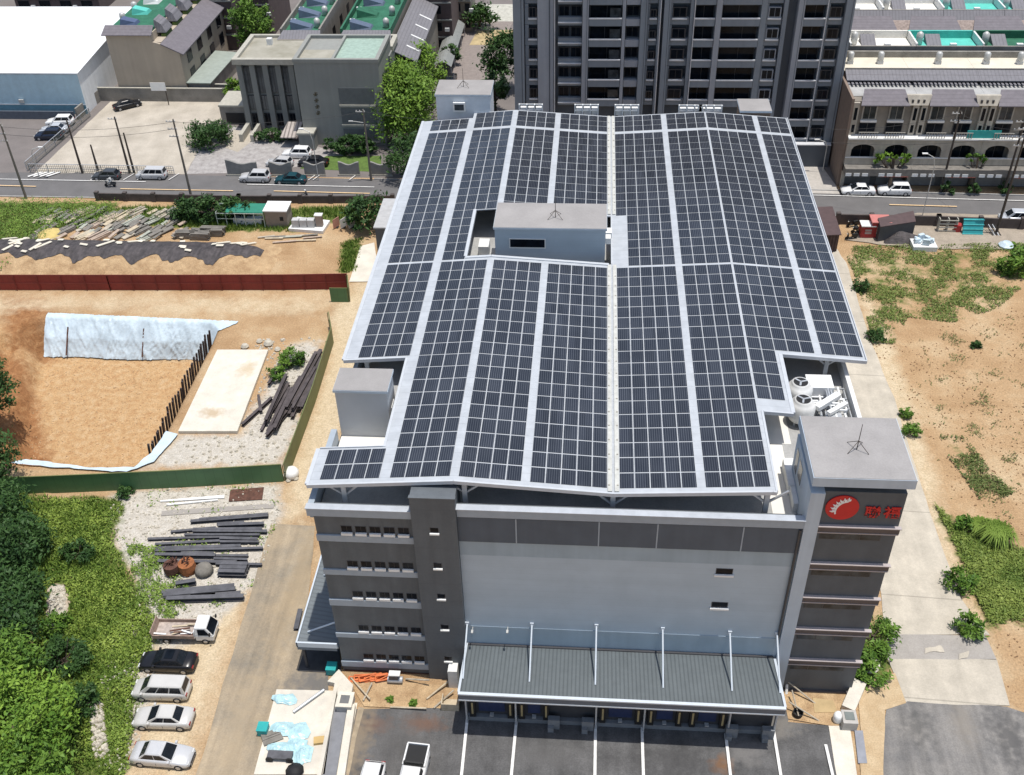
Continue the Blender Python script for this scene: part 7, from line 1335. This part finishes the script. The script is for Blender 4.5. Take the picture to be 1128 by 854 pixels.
tree(at((276, 28), 6), 3.6, 4.6, 'bushy dark green tree before the brown brick apartment block', leaf_a, 4600, .4, 56); tree(at((553, 62), 6), 3.4, 5.0, 'dark green tree on the back street beside the tall tower', leaf_b, 5200, .36, 60); tree(at((545, 100), 4), 2.6, 3.0, 'small dark tree between the back street and the tower corner', leaf_b, 1300, .45, 24)
tree(at((528, 18), 2.5), 3.4, 2.4, 'low dark trees at the far end of the back street', leaf_b, 1500, .5, 26); tree(at((497, 60), 2.2), 1.6, 1.6, 'small dark shrub beside the arched shelter', leaf_b, 700, .4, 14)
tree(at((230, 148), 1.8), 3.2, 1.8, 'round dark green shrub mass between the pale car park and courtyard paving', leaf_b, 4200, .3, 46, name='shrub', cat='shrub'); tree(at((258, 100), 2.2), 1.6, 2.2, 'slim green shrub beside the garage entrance', leaf_c, 800, .4, 16, name='shrub', cat='shrub')
tree(at((404, 233), 2.6), 2.8, 2.4, 'dark green bush between the garden wall and the canopy', leaf_b, 1800, .4, 34, name='shrub', cat='shrub'); tree(at((1120, 288), 1.6), 2.2, 1.8, 'rounded dark green bush at the right edge below the scrap yard', leaf_a, 1300, .35, 26, name='shrub', cat='shrub')
tree(at((385, 160), 1.4), 4.4, 1.5, 'dark hedge along the front of the blank office wing', leaf_b, 5200, .28, 70, name='hedge', cat='hedge', ry=1.5); tree(at((300, 149), 1.0), 3.6, 1.1, 'clipped hedge under the tall window bays', leaf_b, 3600, .24, 60, name='hedge', cat='hedge', ry=1.0)
tree(at((235, 231), 1.6), 6.4, 1.8, 'dark broad leaved hedge along the dark garden wall by the utility pole', leaf_b, 7000, .33, 90, name='hedge', cat='hedge', ry=2.0)
GTL = 'trees at the lower left edge'
for px, z, rx, rz, lm_, lb in (((14, 800), 4.2, 4.0, 3.0, leaf_c, 'broad bright green tree in the lower left corner'), ((44, 790), 3.0, 2.6, 2.0, leaf_c, 'smaller bright green tree right of the broad corner tree'), ((25, 862), 3.4, 3.4, 2.4, leaf_a, 'mid green tree cut by the bottom left corner'), ((-2, 735), 4.0, 3.0, 2.6, leaf_a, 'mid green tree just above the bright corner tree'), ((-8, 690), 4.2, 3.0, 3.0, leaf_b, 'dark tree at the left edge above the corner trees'), ((12, 655), 3.0, 2.6, 2.4, leaf_b, 'dark tree at the left edge beside the pale rocks'), ((-4, 610), 3.6, 3.2, 2.8, leaf_b, 'dark tree at the left edge, third below the green hoarding'), ((24, 592), 2.2, 2.4, 1.8, leaf_b, 'leafy dark tree beside the bank, second below the green hoarding'), ((-6, 562), 3.2, 3.0, 2.4, leaf_b, 'dark tree at the left edge just below the green hoarding'), ((-16, 500), 4.2, 2.8, 3.4, leaf_b, 'dark tree at the left edge beside the near corner of the excavation'), ((-16, 425), 4.2, 2.6, 3.4, leaf_b, 'dark tree at the left edge beside the middle of the excavation')):
    tree(at(px, z), rx, rz, lb, lm_, int(900*rx*rx**.6), .25, 75, group=GTL)
random.seed(52)
for px, s, lb in (((84, 775), 1.6, 'dark shrub in the weeds right of the bright corner tree'), ((70, 725), 1.9, 'dark shrub in the weeds above the bright corner tree'), ((85, 610), 1.4, 'dark shrub in the middle of the weedy bank'), ((60, 690), 1.3, 'green shrub beside the pale rocks on the bank'), ((137, 543), .8, 'small dark shrub at the foot of the green hoarding'), ((322, 395), 1.5, 'bright weeds growing on the steel beam heap'), ((306, 412), 1.1, 'low bright weeds at the edge of the steel beam heap'), ((955, 735), 1.6, 'leafy green bush at the foot of the sign tower'), ((962, 700), 1.9, 'tall leafy bush between the sign tower and concrete path'), ((998, 456), .7, 'small green tuft on the edge of the path, beside the sign tower roof'), ((1004, 475), .9, 'second small green tuft on the path edge beside the sign tower roof'), ((1058, 640), 1.3, 'grey green shrub at the edge of the concrete path'), ((1068, 690), 1.2, 'green shrub beside the weathered grey slab of the path'), ((965, 370), 1.0, 'dark tuft on the path edge right of the canopy corner'), ((1075, 380), .6, 'lone dark tuft on the bare field'), ((1062, 577), .9, 'green shrub beside the spiky grass clumps'), ((950, 315), 1.1, 'dark green tuft where the path leaves the canopy'), ((430, 771), .3, 'tiny green weed on the soil strip, left one'), ((455, 775), .3, 'tiny green weed on the soil strip, right one')):
    tree(at(px, s*.5), s, s*.7, lb, leaf_b if 'dark' in lb else leaf_a, int(620*s*s)+160, .22, 22, name='shrub', cat='shrub')
tree(at((985, 174), 4.9), 3.4, .8, 'leafy planter growth on the first terrace house balcony', leaf_c, 700, .35, 18, name='balcony_plant', cat='plant', ry=.6, base=g(985, 185, 4)); tree(at((1078, 174), 4.9), 2.0, .6, 'leafy planter growth on the middle terrace house balcony', leaf_a, 400, .3, 12, name='balcony_plant', cat='plant', ry=.5, base=g(1078, 185, 4))
for px, lb in (((1043, 207), 'potted shrub on the pavement at the leaning pole'), ((1074, 208), 'potted shrub on the pavement between the poles'), ((1108, 207), 'potted shrub on the pavement at the rightmost pole')): tree(at(px, .8), .9, .9, lb, leaf_b, 320, .3, 10, name='potted_shrub', cat='shrub')
for px, s, lb in (((1096, 594), 1.9, 'large spiky clump of ornamental grass on the field edge'), ((1078, 583), 1.2, 'smaller spiky clump of grass left of the large one')):
    x, y = g(*px); m = MB()
    for k in range(900): a, f = U(0, 2*PI), U(.1, 1); p = Vector((x+.3*s*U(-1, 1), y+.3*s*U(-1, 1), 0)); n = len(m.v); d = Vector((math.cos(a), math.sin(a), 0)); sd = Vector((-d.y, d.x, 0))*.05; m1 = p+d*s*f*.5+Vector((0, 0, s*.75)); e = p+d*s*f+Vector((0, 0, s*.75*(1-f*.8))); m.v += [tuple(p-sd), tuple(p+sd), tuple(m1+sd), tuple(m1-sd), tuple(e)]; m.f += [(n, n+1, n+2, n+3), (n+3, n+2, n+4)]; m.t += [U(.2, .5)]*2+[U(.5, 1)]*3
    one('grass_clump', m, grass_m, lb, 'grass clump', 'spiky grass clumps', loc=(x, y, 0))
# ground cover that nobody could count
BARE = [G(q) for q in ([(52, 645), (70, 640), (78, 665), (66, 705), (50, 700)], [(18, 695), (40, 690), (38, 715), (22, 725)], [(98, 765), (115, 772), (122, 835), (104, 838)])]
def cover(name, P, n, kind, mat, h, seed, dens=None, inner=0.0):
    random.seed(seed); m = MB()
    for x, y in scatter(P, n):
        if any(inpoly(x, y, q) for q in BARE): continue
        f = mnoise.noise(Vector((x*.35, y*.35, seed)))+.4*mnoise.noise(Vector((x*1.1, y*1.1, seed)))
        d = sdist(x, y, P) if dens is None else -9
        if dens is not None and f+U(-.3, .3)*(1 if U(0, 1) < .6 else .3) < dens: continue
        if d > -1.6 and U(-1.6, .4)+f*1.2 < d: continue
        z0 = ground_z(x, y); hh = h*max(.35, 1+f*.7); tn = max(0, min(1, .45+f*.5+U(-.3, .35)))
        if kind == 'blade': m.blade((x, y, z0-.02), hh*U(.6, 1.2), .16, tn, .7)
        else: m.leaf((x, y, z0+hh*U(.05, 1)), .16*U(.5, 1.6), tn, .45)
    m.build(name, mat)['kind'] = 'stuff'
BK = G([(20, 545), (60, 549), (130, 547), (138, 560), (125, 600), (150, 640), (178, 690), (155, 740), (150, 780), (140, 860), (-20, 860), (-60, 700), (-30, 545)])
cover('ground_cover', BK, 72000, 'leaf', leafmat('vine_leaf', (.07, .135, .018), (.28, .365, .065)), .32, 5); cover('tall_grass', BK, 14000, 'blade', grass_m, .6, 6)
ES = [Zgravel[0][0], Zgravel[2][0]]; cover('gravel_weeds', G([(140, 600), (180, 605), (205, 640), (215, 665), (180, 690), (150, 660)]), 5200, 'leaf', grass_m, .35, 71, dens=.02)
for i, P in enumerate(ES): cover('sparse_weeds', P, 9000, 'leaf', grass_m, .22, 61+i, dens=.36)
cover('reeds', Zgrass[1][0], 26000, 'leaf', leafmat('reed', (.06, .13, .018), (.22, .33, .055)), 1.1, 7); cover('roadside_weeds', Zgrass[2][0], 8000, 'blade', grass_m, .6, 8)
cover('field_grass', Zgrass[3][0], 44000, 'leaf', leafmat('field_blade', (.07, .12, .025), (.22, .27, .07)), .25, 9, dens=.0); cover('verge_weeds', Zgrass[4][0], 32000, 'leaf', leafmat('verge_leaf', (.075, .13, .02), (.27, .33, .075)), .35, 10); cover('verge_weeds', Zgrass[6][0], 4000, 'leaf', grass_d, .3, 12, dens=.0); cover('corner_weeds', Zgrass[7][0], 2500, 'blade', grass_m, .4, 13); cover('shed_weeds', Zgrass[8][0], 3000, 'blade', grass_m, .5, 14)
cover('dry_tufts', G([(990, 380), (1150, 340), (1160, 690), (1090, 600), (1040, 540), (1010, 450)]), 20000, 'leaf', leafmat('dry_blade', (.09, .09, .03), (.21, .22, .08)), .18, 15, dens=.36)
# stones and clods
random.seed(63)
def stones(name, P, n, mat, s0, s1, dens=-1):
    m = MB()
    for x, y in scatter(P, n):
        if mnoise.noise(Vector((x*.3, y*.3, 3))) < dens: continue
        s = U(s0, s1); z = ground_z(x, y); m.hexa([(x+s*math.cos(a)*U(.7, 1.2), y+s*math.sin(a)*U(.7, 1.2), z-.05) for a in (0, 1.3, 2.5, 3.8, 5.1)], [(x+s*.5*math.cos(a), y+s*.5*math.sin(a), z+s*U(.5, .9)) for a in (0, 1.3, 2.5, 3.8, 5.1)])
    m.build(name, mat)['kind'] = 'stuff'
stones('gravel_stones', Zgravel[0][0], 900, rockm, .06, .2); stones('gravel_stones', Zgravel[2][0], 420, rockm, .06, .2); stones('field_clods', G([(960, 380), (1150, 330), (1160, 780), (1110, 760), (1080, 640), (1020, 480)]), 1500, M('field_clod', (.26, .165, .09), 1, var=.35, scale=2), .04, .13, dens=-.15); stones('pit_clods', PIT, 900, M('pit_clod', (.50, .34, .19), 1, var=.3, scale=2), .05, .14); stones('bank_rocks', G([(58, 650), (72, 645), (70, 700), (52, 705)]), 160, rockm, .1, .3); stones('bank_rocks', G([(98, 770), (112, 775), (118, 830), (104, 835)]), 140, rockm, .1, .28)
stones('site_rubble', G([(280, 375), (350, 372), (330, 470), (310, 510), (190, 510), (200, 482), (265, 480)]), 320, rockm, .08, .28)
